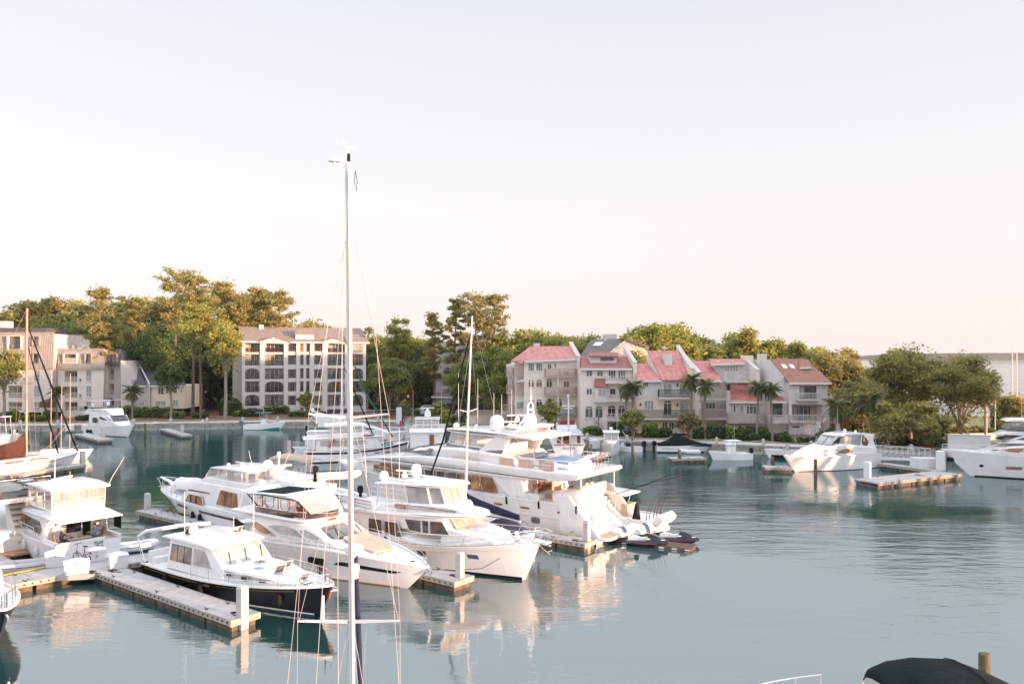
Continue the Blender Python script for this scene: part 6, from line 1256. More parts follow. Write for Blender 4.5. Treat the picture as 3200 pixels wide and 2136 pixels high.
seat_at(b.T,5,.5,2.4); b.radar(4.2,0,4.2,.8); b.dome(3,.6,4.15,.16); b.dome(3.4,-.6,4.2,.18); b.whip(6.4,.8,4.1,1.2); b.whip(6.9,1.3,4.0,3.4); b.bowrail(6,.5,1.3); part(b.T, 'awning_pole', MB().tube([(.3,1.5,2.2),(.7,1.4,3.95)],.03,5), steel)
F = Fr(*at(2560,1432,0).xy,176,1)
b = small('runabout', 'small bowrider with dark hull bottom and flat maroon bimini behind the express cruiser', F,7.0,2.3,.95,1.2, hm=white); b.boot(-.02,.5, m=navy, name='lower_hull')
b.tarp('bimini', [[(x, y,2.95 - .05 * abs(y)) for y in (-1,0,1)] for x in (.3,1.8,3.8)], mat('maroon_canvas', (.10,.05,.08),.85)); part(b.T, 'bimini_frame', MB().tube([(1.6,1,.9),(.6,1,2.9)],.025,4).tube([(2.2,1,.9),(3.6,1,2.9)],.025,4).tube([(1.6,-1,.9),(.6,-1,2.9)],.025,4), steel)
b.cross('windscreen', (4.6,1.1),(3.9,1.75),-.9,.9, glassl); b.whip(3.4,1.1,1.0,4.2)
F = Fr(49.0 + 27 * .9455 + .6,102.2 - 27 * .3256 + 1.5,161)
b = Boat('great_yacht', 'large white yacht cut by the right edge, flared bow with dark hull windows', F, L=28.5, B=6.2, sheer=lambda t: 2.2 + .2 * t + .5 * t ** 2, rake=3.6, kb=.15, fl=1.3, tw=.92)
b.boot(-.02,.12, m=navy)
for x in (21.6,19.0,16.4): b.pane(rnd([(x - .75,1.02),(x + .75,1.0),(x + .75,1.36),(x - .75,1.38)],.1), glassb, name='hull_window')
b.pane(oval(24.6,1.25,.2,.15), black, name='porthole'); wr = lambda x, z: ell(x,14,26,2.7)
b.house('saloon', [(4,2.3),(25,2.7),(22.0,3.6),(19.5,4.0),(4,4.1)], wr, white, r=.2); b.pane([(24.2,2.85 + .2),(21.4,3.0),(20.8,3.45),(22.2,3.4)], glassb, wr); b.pane([(20.4,3.0),(14,2.9),(14,3.7),(18.6,3.7)], glassl, wr); b.pane([(13.6,2.9),(8,2.9),(8,3.7),(13.6,3.7)], glassb, wr)
b.house('upper_deck', [(3,3.95),(23,3.9),(22,4.1),(3,4.2)], lambda x, z: ell(x,14,24.5,2.9), white, r=.08); b.house('wheelhouse', [(6,4.15),(22.8,4.05),(20.6,4.8),(6,5.0)], lambda x, z: ell(x,14,23.6,2.3), white)
for y0, y1 in ((-1.4,-.5),(-.4,.4),(.5,1.4)): b.cross('windscreen', (22.7,4.15),(20.8,4.78), y0, y1, glassr, off=.05)
b.pane([(21.8,4.2),(16,4.25),(16,4.8),(20.2,4.75)], glassr, lambda x, z: ell(x,14,23.6,2.3)); b.house('sky_lounge_coaming', [(7,4.95),(23.2,4.75),(22.2,5.15),(7,5.25)], lambda x, z: ell(x,15,24,2.1), white, r=.1); b.pane([(22.4,5.18),(14,5.25),(14,5.6),(21.8,5.6)], glassr, lambda x, z: ell(x,15,23.8,2.0), name='smoked_screen')
b.house('fly_enclosure', [(9.5,5.4),(22.2,5.4),(21.5,6.3),(9.5,6.35)], lambda x, z: ell(x,16,23.4,1.9), vinyl, r=.03); b.house('hardtop', [(8.5,6.3),(22.3,6.25),(21.8,6.48),(8.5,6.55)], lambda x, z: ell(x,16,23.6,2.2), white, r=.08)
b.bowrail(15,.55,1.6); b.dome(19.5,.5,6.45,.2); b.whip(20,-1.5,6.4,4.2); b.whip(18.5,1.5,6.4,3.8)
part(b.T, 'anchor', MB().box(27.2,27.9,-.15,.15,1.5,2.0), black,0)
F = Fr(-72.2,160.3,-42)
b = Boat('flybridge_cruiser', 'small white flybridge cruiser with dark windscreen and round side window by the far seawall', F, L=14.2, B=4.4, sheer=lambda t: 1.35 + .3 * t + .35 * t ** 2, rake=2.0, kb=.25)
w_ = lambda x, z: ell(x,5,12.6,1.9)
b.boot(0,.08); b.house('saloon', [(2.2,1.4),(12.0,1.8),(10,2.5),(8.7,3.4),(2.4,3.3)], w_, white, r=.15); b.pane(oval(4.6,2.5,.85,.42,16), glass, w_)
for y0, y1 in ((-1.25,-.45),(-.4,.4),(.45,1.25)): b.cross('windscreen', (10.1,2.6),(8.95,3.36), y0, y1, glass, off=.06)
b.pane([(9.9,2.62),(6.4,2.75),(6.4,3.2),(8.7,3.3)], glass, w_)
b.house('flybridge', [(.3,3.3),(9.2,3.4),(8.2,4.2),(6.8,4.5),(1.6,4.2),(.2,3.6)], lambda x, z: ell(x,4,10,1.85), white, r=.12); b.pane([(7.9,4.15),(2.6,4.25),(2.9,4.6),(6.4,4.75)], glassr, lambda x, z: ell(x,4,9.6,1.6), name='windscreen')
part(b.T, 'bimini_frame', MB().tube([(1.2,1.5,4.1),(2.4,1.5,5.6),(6.8,1.4,5.9),(7.4,1.4,5.6),(7.3,1.5,4.2)],.04,5).tube([(1.2,-1.5,4.1),(2.4,-1.5,5.6),(6.8,-1.4,5.9),(7.4,-1.4,5.6),(7.3,-1.5,4.2)],.04,5), whitep)
part(b.T, 'bimini', MB().box(2.2,3.4,-1.5,1.5,5.58,5.66), whitec,0); b.radar(2.2,0,5.2,1.7,1.2); b.dome(3.4,.9,4.9,.3); b.dome(2.0,-1,4.6,.3); b.bowrail(5.5,.7,1.4)
for x in (2.6,3.8): b.fender(x,-1,.5,.7,.22)
F = Fr(*at(765,1341,0).xy,4,1); b = small('centre_console_boat', 'open white boat with bright green bottom and T-top left of the mast', F,7.4,2.4,.85,1.45, rake=1.6)
b.band('bottom_paint',.1,6.2,-.02, lambda x: .08 + max(0, x - 3) * .1, mat('green_bottom', (.0,.28,.20),.5), n=12); outboard(b.T,-.5,0,.8, mat('grey_cowl', (.12,.15,.17),.4),1.3, tilt=-.5)
b.house('console', [(2.9,.9),(4.0,.9),(3.8,1.9),(3.1,1.9)], lambda x, z: .45, white, r=.05); part(b.T, 't_top', MB().box(2.0,4.7,-.9,.9,3.0,3.07), mat('green_top', (.01,.22,.16),.7),0); part(b.T, 't_top_frame', MB().tube([(2.9,.5,.9),(2.8,.7,3.0)],.04,5).tube([(2.9,-.5,.9),(2.8,-.7,3.0)],.04,5).tube([(3.9,.45,.9),(3.9,.6,3.0)],.04,5).tube([(3.9,-.45,.9),(3.9,-.6,3.0)],.04,5), whitep)
F = Fr(*at(76,1374,0).xy,178,1); b = small('runabout', 'runabout with navy bimini and grey outboard by the seawall at far left', F,4.4,2.0,.8,1.1); outboard(b.T,-.4,0,.8, mat('grey_cowl', (.12,.15,.17),.4),1.5, tilt=-.3)
b.tarp('bimini', [[(x, y,2.9 - .1 * abs(y)) for y in (-.9,0,.9)] for x in (1.0,2.2,3.4)], bluec); part(b.T, 'bimini_frame', MB().tube([(.8,.9,.8),(1.2,.9,2.8)],.03,4).tube([(3.3,.9,.8),(3.2,.9,2.8)],.03,4).tube([(.8,-.9,.8),(1.2,-.9,2.8)],.03,4), steel); part(b.T, 'seat', MB().box(1.4,2.0,-.6,.6,.7,1.6), bluec,0)
F = Fr(*at(-40,1384,0).xy,5,1); b = small('centre_console_boat', 'white bow with green windscreen frame cut by the left edge', F,4.6,2.2,1.0,1.5); part(b.T, 'top_frame', MB().tube([(3.2,.7,1),(3.0,.7,4.0)],.04,5).tube([(3.2,-.7,1),(3.0,-.7,4.0)],.04,5).box(2.2,3.2,-.8,.8,4.0,4.1), whitep)
p = at(35,1742,0); F = Fr(p.x + .7, p.y + 1.0,135,1)
b = Boat('sport_cruiser', 'cream sport cruiser with moulded stairs and dark arch cut by the left edge', F, L=14, B=4.4, zs=1.5, zb=2.0, hm=white2, tw=.95)
b.tname('Sovereign',.3,.95,.26, mat('silver_letters', (.45,.45,.47),.3)); part(b.T, 'transom_lounge', MB().box(.0,1.0,-1.0,2.1,1.4,1.75), white2,0)
lad = part(b.T, 'stair_wall', MB().prism([(.4,1.2),(2.4,1.2),(2.9,3.6),(2.6,3.6)], lambda u, v, d: (u,-.2 + d, v),-.04,.94), white2,0);
for i in range(6): part(lad, 'step', MB().box(.5 + i * .3,.95 + i * .3,-.2,.7,1.5 + i * .34,1.56 + i * .34), teak,0)
part(b.T, 'quarter_curve', MB().tube([(2.2,-2.0,1.7),(1.2,-2.0,1.75),(.2,-1.95,1.4),(-.5,-1.9,.6)], [.2,.26,.28,.2],10), white)
b.house('flybridge_overhang', [(.6,3.5),(9,3.6),(9,4.0),(.3,3.8)], lambda x, z: 2.1, white, r=.1); b.house('dark_band', [(.8,3.85),(9,4.0),(9,4.3),(1.1,4.25)], lambda x, z: 2.0, glass, r=.05)
part(b.T, 'arch', MB().tube([(2.0,-1.9,4.2),(1.4,-1.8,5.0),(1.4,1.8,5.0),(2.0,1.9,4.2)],.1,6), black); part(b.T, 'swim_platform', MB().box(-1.3,.1,-2.0,2.0,.3,.45), teak,0); b.rail([(1.2,-1.6,4.3),(1.2,1.6,4.3)],.7,.8, sym=False); part(b.T, 'tender_gear', MB().ball((2.4,-.4,4.7),.6,.5,.35), steel); b.whip(1.2,-1.9,4.3,2.2); b.whip(2.0,-2.1,4.2,1.6)
p = at(-20,1795,.1); dinghy('inflatable_dinghy', 'long grey inflatable tube boat along the yellow-edged dock at lower left', p.x - 1.2, p.y + .1,.05, R(22),4.9,1.7,.3, m=mat('grey_rubber', (.45,.42,.42),.5), motor=False)
p = at(*PX('H',1850,1270),.1); dinghy('inflatable_dinghy', 'white inflatable dinghy with blue seats at the right quarter of the sedan cruiser', p.x - 1.3, p.y + 1.6,.05, R(28),3.3,1.6,.24, floor=bluel)
F = bow_frame((-23.0,42.2),-45,12); b = Boat('motor_yacht', 'dark navy bow with white deck and rail poking in at the lower left corner', F, L=12, B=3.9, hm=navy, zs=1.3, zb=1.9, rake=1.9); b.bowrail(7,.7,1.0, inn=.2); part(b.T, 'windlass', MB().lathe([(.16,0),(.18,.15),(.08,.25)], (11.0,0,1.85),10), steel); b.house('cabin', [(2,1.3),(8.5,1.6),(7,2.6),(2,2.8)], lambda x, z: ell(x,4,9.4,1.5), white)
part(b.T, 'anchor', MB().tube([(11.6,0,1.8),(12.25,0,1.6),(12.2,0,1.3),(11.9,.15,1.25)],.05,6), steel)
F = Fr(19.9,32.8,184); b = Boat('cruiser', 'boat with domed black canopy and steel bow rail at the bottom right corner', F, L=11.9, B=3.6, zs=1.0, zb=1.3, rake=1.6)
rows = []
for x, z, w_ in ((2.0,1.75,1.3),(2.8,2.12,1.45),(3.8,2.50,1.6),(4.0,2.52,1.62),(5.2,2.60,1.6),(6.2,2.52,1.5),(6.9,2.30,1.35),(7.1,2.05,1.2)): rows.append([(x, w_ * y, z - d * (.9 if x > 6.8 else 1)) for y, d in ((-1,.42),(-.85,.2),(-.5,.06),(0,0),(.5,.06),(.85,.2),(1,.42))])
b.tarp('canopy', rows, blackc); part(b.T, 'canopy_seam', MB().tube([(3.9,1.62 * y,2.52 - d + .02) for y, d in ((-1,.42),(-.85,.2),(-.5,.06),(0,0),(.5,.06),(.85,.2),(1,.42))],.02,4), black)
part(b.T, 'canopy_frame', MB().tube([(7.05,1.15,1.7),(7.3,1.2,1.0)],.03,5).tube([(7.05,-1.15,1.7),(7.3,-1.2,1.0)],.03,5).tube([(1.7,1.3,1.6),(1.5,1.4,1.0)],.03,5), whitep); b.pane([(7.2,1.0),(4.6,1.0),(4.6,2.2),(6.9,2.0)], vinyl, lambda x, z: 1.45, name='clear_curtain')
b.bowrail(8.6,.70,1.1); random.seed(9)
bn = thing('boat_pennant', 'small white pennant on the steel bow rail at the bottom right', 'flag', F.W(11.3,.2,1.35), R(184)); part(bn, 'cloth', MB().hexa([(0,0,.1),(.02,0,.1),(.02,.3,.1),(0,.3,.1)], [(0,.05,.62),(.02,.05,.62),(.02,.12,.62),(0,.12,.62)]), whitec,0)
# --- BUILDINGS
class Bld:
    def __init__(s, label, F, cat='building', name='building'): s.F = F; s.T = fthing(name, label, cat, F)
    def rc(s, c, x0, y0, x1, y1, k=0):
        xm, ym = (x0 + x1) / 2, (y0 + y1) / 2
        return s.F.sy(c, x0, ym, k)[0], s.F.sy(c, x1, ym, k)[0], s.F.sy(c, xm, y1, k)[1], s.F.sy(c, xm, y0, k)[1]
    def outline(s, r, arch, n=9):
        u0, u1, z0, z1 = r
        if not arch: return [(u0, z0),(u1, z0),(u1, z1),(u0, z1)]
        h = (z1 - z0) * arch if arch < 1 else (u1 - u0) / 2; h = min(h, (z1 - z0) * .6); m = (u0 + u1) / 2; a = (u1 - u0) / 2
        return [(u0, z0),(u1, z0)] + [(m + a * math.cos(t), z1 - h + h * math.sin(t)) for t in [math.pi * i / n for i in range(n + 1)]]
    def facade(s, outer, wins, m, y=0, th=.3, deep=None, D=10, body=True, c=None, name='wall', raw=False, bodym=None):
        """outer: pixel polygon on plane y; wins: dict(r=(x0,y0,x1,y1), ...)"""
        po = outer if raw else [s.F.sy(c, a, b_, y) for a, b_ in outer]; holes = []; todo = []
        for w_ in wins:
            r = w_['u'] if 'u' in w_ else s.rc(w_.get('c', c), *w_['r'], y); ol = s.outline(r, w_.get('arch',0)); holes.append(ol); todo.append((r, ol, w_))
        wl = part(s.T, name, MB().prism(po, lambda u, v, k: (u, y + k, v),0, th, holes=holes), m,0)
        dd = th if deep is None else deep
        if body: part(s.T, name, MB().prism(inset(po,.03), lambda u, v, k: (u, y + k, v), dd + .002, D), bodym or m,0)
        for r, ol, w_ in todo:
            kind = w_.get('k', 'win')
            if kind == 'win': s.window(ol, r, y, w_, th)
            elif kind == 'log': s.loggia(r, y, w_, dd)
        return wl
    def window(s, ol, r, y, w_, th=.3):
        u0, u1, z0, z1 = r; n = w_.get('n',2); fm = w_.get('f', railw); fr_ = .08
        o = part(s.T, 'window', MB().prism(ol, lambda u, v, k: (u, y + k, v),-.03,.08, holes=[inset(ol, fr_)]), fm,0)
        gm = w_.get('g', glass)
        part(o, 'pane', MB().prism(inset(ol, fr_ - .02), lambda u, v, k: (u, y + k, v),.07,.10), gm,0)
        if w_.get('cur'): part(o, 'curtain', MB().box(u0 + fr_, u0 + (u1 - u0) * w_['cur'], y + .062, y + .068, z0 + fr_, z1 - fr_ * (1 if not w_.get('arch') else 5)), mat('curtain_glass', (.42,.40,.34),.4, var=.2),0)
        mb = MB()
        for i in range(1, n): u = lerp(u0, u1, i / n); mb.box(u - .035, u + .035, y, y + .07, z0 + .04, z1 - .04 - (.0 if not w_.get('arch') else .05))
        if w_.get('tr'): zt = lerp(z0, z1, w_['tr']); mb.box(u0 + .04, u1 - .04, y - .01, y + .06, zt - .05, zt + .05)
        if mb.v: part(o, 'mullion', mb, fm,0)
        if w_.get('sill',1): part(o, 'sill', MB().box(u0 - .08, u1 + .08, y - .09, y - .001, z0 - .10, z0 - .02), fm,0)
        if w_.get('rail'): s.railing(u0 - .1, u1 + .1, y - .12, z0, (z1 - z0) * .42, iron)
    def loggia(s, r, y, w_, dd):
        u0, u1, z0, z1 = r; yb = y + dd; n = w_.get('n',4); h = z1 - z0
        d = part(s.T, 'glass_door', MB().box(u0 + .25, u1 - .25, yb - .08, yb - .02, z0, z0 + h * .86), w_.get('g', glassr),0)
        mb = MB()
        for i in range(n + 1): u = lerp(u0 + .25, u1 - .25, i / n); mb.box(u - .04, u + .04, yb - .12, yb - .08, z0, z0 + h * .86)
        mb.box(u0 + .2, u1 - .2, yb - .12, yb - .08, z0 + h * .86, z0 + h * .9); part(d, 'frame', mb, w_.get('f', railw),0)
        for q0, q1 in (((u0 + .3, lerp(u0, u1,.3)),(lerp(u0, u1,.72), u1 - .3)) if w_.get('cur',1) else ()): part(d, 'curtain', MB().box(q0, q1, yb - .10, yb - .082, z0 + .05, z0 + h * .84), mat('curtain_glass', (.42,.40,.34),.4, var=.2),0)
        if w_.get('rail',1): s.railing(u0 + .02, u1 - .02, y + .06, z0, min(1.05, h * .42), w_.get('rm', iron))
        if w_.get('furn',1) and u1 - u0 > 2.2: s.furniture(u0 + .6, u1 - .6, y + min(.9, dd * .55), z0)
    def furniture(s, u0, u1, y, z, m=None):
        m = m or random.choice([iron, whitep, tanc, railw])
        for u in (u0, lerp(u0, u1,.55)):
            f = part(s.T, 'balcony_chair', MB().box(u, u + .5, y, y + .5, z + .36, z + .42).box(u, u + .06, y, y + .5, z + .42, z + .9).box(u, u + .05, y, y + .05, z, z + .38).box(u + .45, u + .5, y, y + .05, z, z + .38), m,0)
        part(s.T, 'balcony_table', MB().lathe([(.04,0),(.04,.68),(.42,.7),(.42,.74)], (u1, y + .3, z),10), m)
    def railing(s, u0, u1, y, z, h, m=None, sides=0, step=.16, r=.022, parent=None):
        m = m or woodg; mb = MB(); n = max(2, int((u1 - u0) / step))
        for i in range(n + 1): u = lerp(u0, u1, i / n); mb.box(u - r, u + r, y - r, y + r, z, z + h)
        mb.box(u0 - .03, u1 + .03, y - .05, y + .05, z + h, z + h + .07).box(u0, u1, y - .03, y + .03, z + .04, z + .10)
        for u in ((u0, u1) if sides else ()):
            k = max(2, int(sides / step))
            for i in range(k + 1): v = y + sides * i / k; mb.box(u - r, u + r, v - r, v + r, z, z + h)
            mb.box(u - .05, u + .05, y, y + sides, z + h, z + h + .07)
        return part(parent or s.T, 'railing', mb, m,0, kind='stuff')
    def balcony(s, c, x0, ytop, x1, ybot, out=1.4, y=0, m=None, posts=(), slabm=None, th=.22, step=.16):
        u0, u1, z0, z1 = s.rc(c, x0, ytop, x1, ybot, y - out)
        part(s.T, 'balcony_floor', MB().box(u0, u1, y - out, y + .01, z0 - th * .2, z0 + th), slabm or m or woodg,0)
        s.railing(u0 + .05, u1 - .05, y - out + .06, z0 + th, z1 - z0 - th, m, sides=out - .1, step=step); return u0, u1, z0, z1
    def slab(s, name, pts, th, m): return part(s.T, name, MB().slab(pts, th), m,0)
    def roof(s, c, eave, ridge, k0, k1, m, th=.22, name='roof'):
        """eave and ridge pixel pairs left,right at depth k0 and k1"""
        E = [s.F.sy(c, *p, k0) for p in eave]; Rg = [s.F.sy(c, *p, k1) for p in ridge]
        P = [(E[0][0], k0, E[0][1]),(E[1][0], k0, E[1][1]),(Rg[1][0], k1, Rg[1][1]),(Rg[0][0], k1, Rg[0][1])]
        o = s.slab(name, P, th, m)
        part(o, 'eave_board', MB().hexa([(E[0][0], k0 - .05, E[0][1] - .28),(E[1][0], k0 - .05, E[1][1] - .28),(E[1][0], k0 + .06, E[1][1] - .28),(E[0][0], k0 + .06, E[0][1] - .28)], [(E[0][0], k0 - .05, E[0][1] + .01),(E[1][0], k0 - .05, E[1][1] + .01),(E[1][0], k0 + .06, E[1][1] + .01),(E[0][0], k0 + .06, E[0][1] + .01)]), railw,0)
        return P
    def backroof(s, P, m, D, th=.2):
        return s.slab('roof', [P[3], P[2], (P[2][0], D, P[1][2]),(P[3][0], D, P[0][2])], th, m)
    def box(s, name, c, r, k, d, m, dz=0): u0, u1, z0, z1 = s.rc(c, *r, k); return part(s.T, name, MB().box(u0, u1, k, k + d, z0 + dz, z1), m,0)
random.seed(21)
def W_(*r, **k): return dict(r=r, **k)
x0 = PX('b',150,700)[0]; F = Fr((x0 - 1600) / FPX * 190,190,18)
B = Bld('five storey grey stucco apartment block with arched balconies behind the tall mast', F, 'apartment building')
fl = [(705,785),(800,892),(915,1003),(1020,1110),(1130,1222)]
wins = []
for ci, (a, c_) in enumerate(((172,288),(335,487),(846,985),(1048,1136))):
    for i, (t, bt) in enumerate(fl):
        ar = {0: (2,4),1: (0,3),2: (0,3),3: (2,4)}[ci]
        wins.append(W_(a, t, c_, bt, k='log', arch=.38 if i in ar else 0, n=3 if ci in (0,3) else 4, g=random.choice([glassr, glass, glassb, glassr]), cur=random.random() < .7))
for a, c_ in ((524,588),(737,800)):
    for t, bt in fl: wins.append(W_(a, t + 8, c_, bt - 8, k='log', n=2, g=random.choice([glassr, glassl, glass]), furn=0))
for a, c_ in ((620,652),(669,700)):
    for i, (t, bt) in enumerate(((708,784),(802,890),(912,1000),(1018,1106),(1126,1218),(1235,1268))): wins.append(W_(a, t, c_, bt, n=1, g=random.choice([glass, glass, glassb]), f=stuccog, sill=0))
wins.append(W_(735,1235,790,1268, n=1, g=glass, sill=0))
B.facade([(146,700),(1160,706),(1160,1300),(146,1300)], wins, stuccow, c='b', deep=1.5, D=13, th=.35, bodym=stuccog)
for i, (t, bt) in enumerate(fl):
    u0, u1, z0, z1 = B.rc('b',150, t,1158, bt,0); part(B.T, 'floor_slab', MB().box(u0 + .02, u1 - .02,.35,1.5, z0 - .22, z0 - .02), stuccow,0)
for x in (153,310,505,605,655,715,822,1010,1148):
    u = F.sy('b', x,950,0)[0]; part(B.T, 'dividing_wall', MB().box(u - .1, u + .1,.35,1.5, F.sy('b', x,1290,0)[1], F.sy('b', x,704,0)[1]), stuccow,0)
for a, c_ in ((296,330),(490,520),(806,840),(988,1040),(592,612),(705,730)):
    u0, u1, z0, z1 = B.rc('b', a,700, c_,1290,0); part(B.T, 'pier', MB().box(u0, u1,-.32,-.002, z0, z1), stuccow,0)
P = B.roof('b', ((112,694),(1190,704)),((122,575),(1115,588)),-.8,6.5, brownr); B.backroof(P, brownr,13.8)
for a, c_, pk in ((280,548,656),(796,1004,664)):
    zl = F.sy('b', a,694,-.9); zr = F.sy('b', c_,700,-.9); zp = F.sy('b', (a + c_) / 2, pk,-.9)
    g = part(B.T, 'gable', MB().prism([(zl[0] + .3, zl[1] - .4),(zr[0] - .3, zr[1] - .4),(zr[0] - .3, zr[1]),(zp[0], zp[1] - .1),(zl[0] + .3, zl[1])], lambda u, v, k: (u, k, v),-.95,-.6), stuccow,0)
    for p_, q_ in ((zl, zp),(zp, zr)): part(g, 'roof', MB().slab([(p_[0],-1.25, p_[1]),(q_[0],-1.25, q_[1]),(q_[0],3.2, q_[1] + .0),(p_[0],3.2, p_[1] + .0)],.18), brownr,0)
u0, u1, z0, z1 = B.rc('b',584,640,735,690,.4); part(B.T, 'roof_screen', MB().box(u0, u1,.4,2.4, z0, z1), stuccow,0); part(B.T, 'roof_screen_cap', MB().hexa([(u0 - .2,.1, z1),(u1 + .2,.1, z1),(u1 + .2,3, z1),(u0 - .2,3, z1)], [(u0,1.5, z1 + 1.1),(u1,1.5, z1 + 1.1),(u1,3, z1 + 1.1),(u0,3, z1 + 1.1)]), brownr,0)
for r in ((288,562,322,604),(950,600,978,648)): B.box('chimney', 'b', r,5.4,1.4, stuccow,-.6)
for i in range(5): z_ = F.sy('b',60, fl[i][1],0)[1]; part(B.T, 'side_window', MB().box(-.25,-.02,4,4.8, z_ - 1.0 + .6, z_ + 1.3), glass,0)
B.box('side_wing', 'b', (70,760,150,1290),6,6, stuccog)
part(B.T, 'corner_stair', MB().box(F.sy('b',262,1250)[0], F.sy('b',330,1250)[0],-1.6,-.35,0, F.sy('b',300,1230)[1]), stuccog,0)
F = Fr(*(atY(PX('a',470,0)[0],1200,186).xy),0,1)
B = Bld('pale apartment block with grey standing seam mansard and rooftop air conditioners at left', F, 'apartment building')
def mans(B, c, tl, tr, bl, br, wins, k0=-.35, k1=.55, nrib=22):
    zt, zb = B.F.sy(c, *tl, k1), B.F.sy(c, *bl, k0); zt2, zb2 = B.F.sy(c, *tr, k1), B.F.sy(c, *br, k0)
    fn = lambda u, v, k: (u, lerp(k0, k1, (v - zb[1]) / (zt[1] - zb[1])) + k, v)
    hs = []
    for w_ in wins: r = B.rc(c, *w_['r'],.1); hs.append(r)
    o = part(B.T, 'mansard', MB().prism([zb, zb2, zt2, zt], fn,0,.3, holes=[[(a, z0),(b_, z0),(b_, z1),(a, z1)] for a, b_, z0, z1 in hs]), mansard,0)
    for i in range(nrib + 1):
        u = lerp(zb[0], zb2[0], i / nrib)
        if any(a - .05 < u < b_ + .05 for a, b_, _, _ in hs): continue
        part(o, 'seam', MB().hexa([(u - .03, k0 - .07, zb[1]),(u + .03, k0 - .07, zb[1]),(u + .03, k0, zb[1]),(u - .03, k0, zb[1])], [(u - .03, k1 - .07, zt[1]),(u + .03, k1 - .07, zt[1]),(u + .03, k1, zt[1]),(u - .03, k1, zt[1])]), mansard,0)
    part(o, 'cap', MB().box(zt[0] - .1, zt2[0] + .1, k1 - .15, k1 + .5, zt[1], zt[1] + .2), mansard,0)
    for (a, b_, z0, z1), w_ in zip(hs, wins):
        f = part(B.T, 'dormer_frame', MB().prism([(a - .08, z0 - .08),(b_ + .08, z0 - .08),(b_ + .08, z1 + .08),(a - .08, z1 + .08)], lambda u, v, k: (u, k, v), k0 - .05,.8, holes=[[(a, z0),(b_, z0),(b_, z1),(a, z1)]]), stucco if w_.get('pk') else mansard,0)
        part(f, 'window', MB().box(a, b_,.5,.56, z0, z1), w_.get('g', glassl),0)
        if w_.get('rail'): B.railing(a, b_, k0, z0,.9, railw)
wins = []
for t, bt in ((935,1030),(1062,1158),(1190,1262)):
    wins += [W_(528, t,632, bt, k='log', n=2, rm=railw, g=glassr, furn=0), W_(703, t - 4 if t < 1200 else t - 15,748, bt - 8, n=2, tr=.35, g=glassl), W_(645, t + 60,667, t + 92, n=1, g=glassr)]
B.facade([(470,915),(850,915),(840,1275),(470,1275)], wins, stucco, c='a', deep=1.4, D=14)
mans(B, 'a', (470,762),(845,762),(470,925),(852,925), [W_(528,798,632,872, rail=1, g=glassr, pk=1), W_(703,798,752,872)])
part(B.T, 'upper_body', MB().box(F.sy('a',472,900)[0], F.sy('a',845,900)[0],1.0,14, F.sy('a',500,930)[1], F.sy('a',500,766,.55)[1]), stucco,0)
wins = [W_(842, t,930, bt, k='log', n=2, rm=railw, furn=0) for t, bt in ((920,1012),(1042,1130),(1160,1255))]
B.facade([(840,900),(985,900),(978,1275),(840,1275)], wins, stuccog, c='a', y=2.5, deep=1.4, D=10)
mans(B, 'a', (845,766),(988,766),(845,915),(990,915), [W_(850,800,880,880, g=glass), W_(905,800,935,880, g=glass)], k0=2.1, k1=3.0, nrib=8); part(B.T, 'upper_body', MB().box(F.sy('a',850,900,3)[0], F.sy('a',985,900,3)[0],3.4,12, F.sy('a',900,930,3)[1], F.sy('a',900,770,3)[1]), stuccog,0)
for i, x in enumerate((520,545,585,632,655)): B.box('roof_unit', 'a', (x,726 if i < 3 else 742, x + 22,762),5,1.2, galv if i < 3 else whitep,-.3)
part(B.T, 'terrace_wall', MB().box(F.sy('a',505,1300,-3)[0], F.sy('a',770,1300,-3)[0],-3.2,-3,0, F.sy('a',600,1262,-3)[1]), stuccow,0)
for x in (640,680,725): B.furniture(F.sy('a', x,1250,-2)[0], F.sy('a', x + 20,1250,-2)[0],-1.8, F.sy('a', x,1262,-2)[1])
F = Fr(*(atY(PX('a',0,0)[0] - 60,1200,184.5).xy),0,1)
B = Bld('taller pale apartment block with pink-lit mansard roof cut by the left edge', F, 'apartment building')
wins = []
for t, bt in ((932,1028),(1058,1160),(1190,1262)):
    if t > 1000: wins.append(W_(70, t,180, bt, k='log', n=2, rm=railw, g=glassr, furn=0))
    wins += [W_(277, t - 2,327, bt - 8, n=2, tr=.3, g=glassl), W_(198, t + 64,212, t + 92, n=1, g=glassr)]
wins += [W_(-110, t,0, bt, k='log', n=2, rm=railw, furn=0) for t, bt in ((932,1028),(1058,1160),(1190,1262))]
B.facade([(-150,915),(430,915),(420,1275),(-150,1275)], wins, stucco, c='a', deep=1.4, D=14)
mans(B, 'a', (-150,630),(432,630),(-150,925),(425,925), [W_(72,655,180,760, g=glassr, pk=1), W_(275,658,328,730, g=glassl), W_(280,796,330,872, g=glassl), W_(95,800,180,885, g=glass, pk=1)], nrib=30)
part(B.T, 'upper_body', MB().box(F.sy('a',-148,900)[0], F.sy('a',425,900)[0],1.0,14, F.sy('a',100,930)[1], F.sy('a',100,636,.55)[1]), stucco,0)
B.box('penthouse', 'a', (-150,585,378,640),4,8, darkr,-.2); B.box('roof_vent', 'a', (0,530,60,570),6,2, galv,-.5); B.box('side_terrace', 'a', (432,690,466,770),5,4, stuccow,0)
part(B.T, 'awning', MB().lathe([(.1,0),(1.4,-.5),(1.6,-1.6),(1.5,-1.6),(1.3,-.6)], (F.sy('a',395,1170,-2)[0],-2, F.sy('a',395,1165,-2)[1]),12), mat('brown_awning', (.13,.06,.05),.8),40)
part(B.T, 'entrance_column', MB().box(F.sy('a',345,1240,-3)[0], F.sy('a',382,1240,-3)[0],-3.3,-2.9,0, F.sy('a',360,1240,-3)[1]), stuccow,0)
F = Fr(*(atY(PX('a',1000,0)[0],1200,183).xy),0,1)
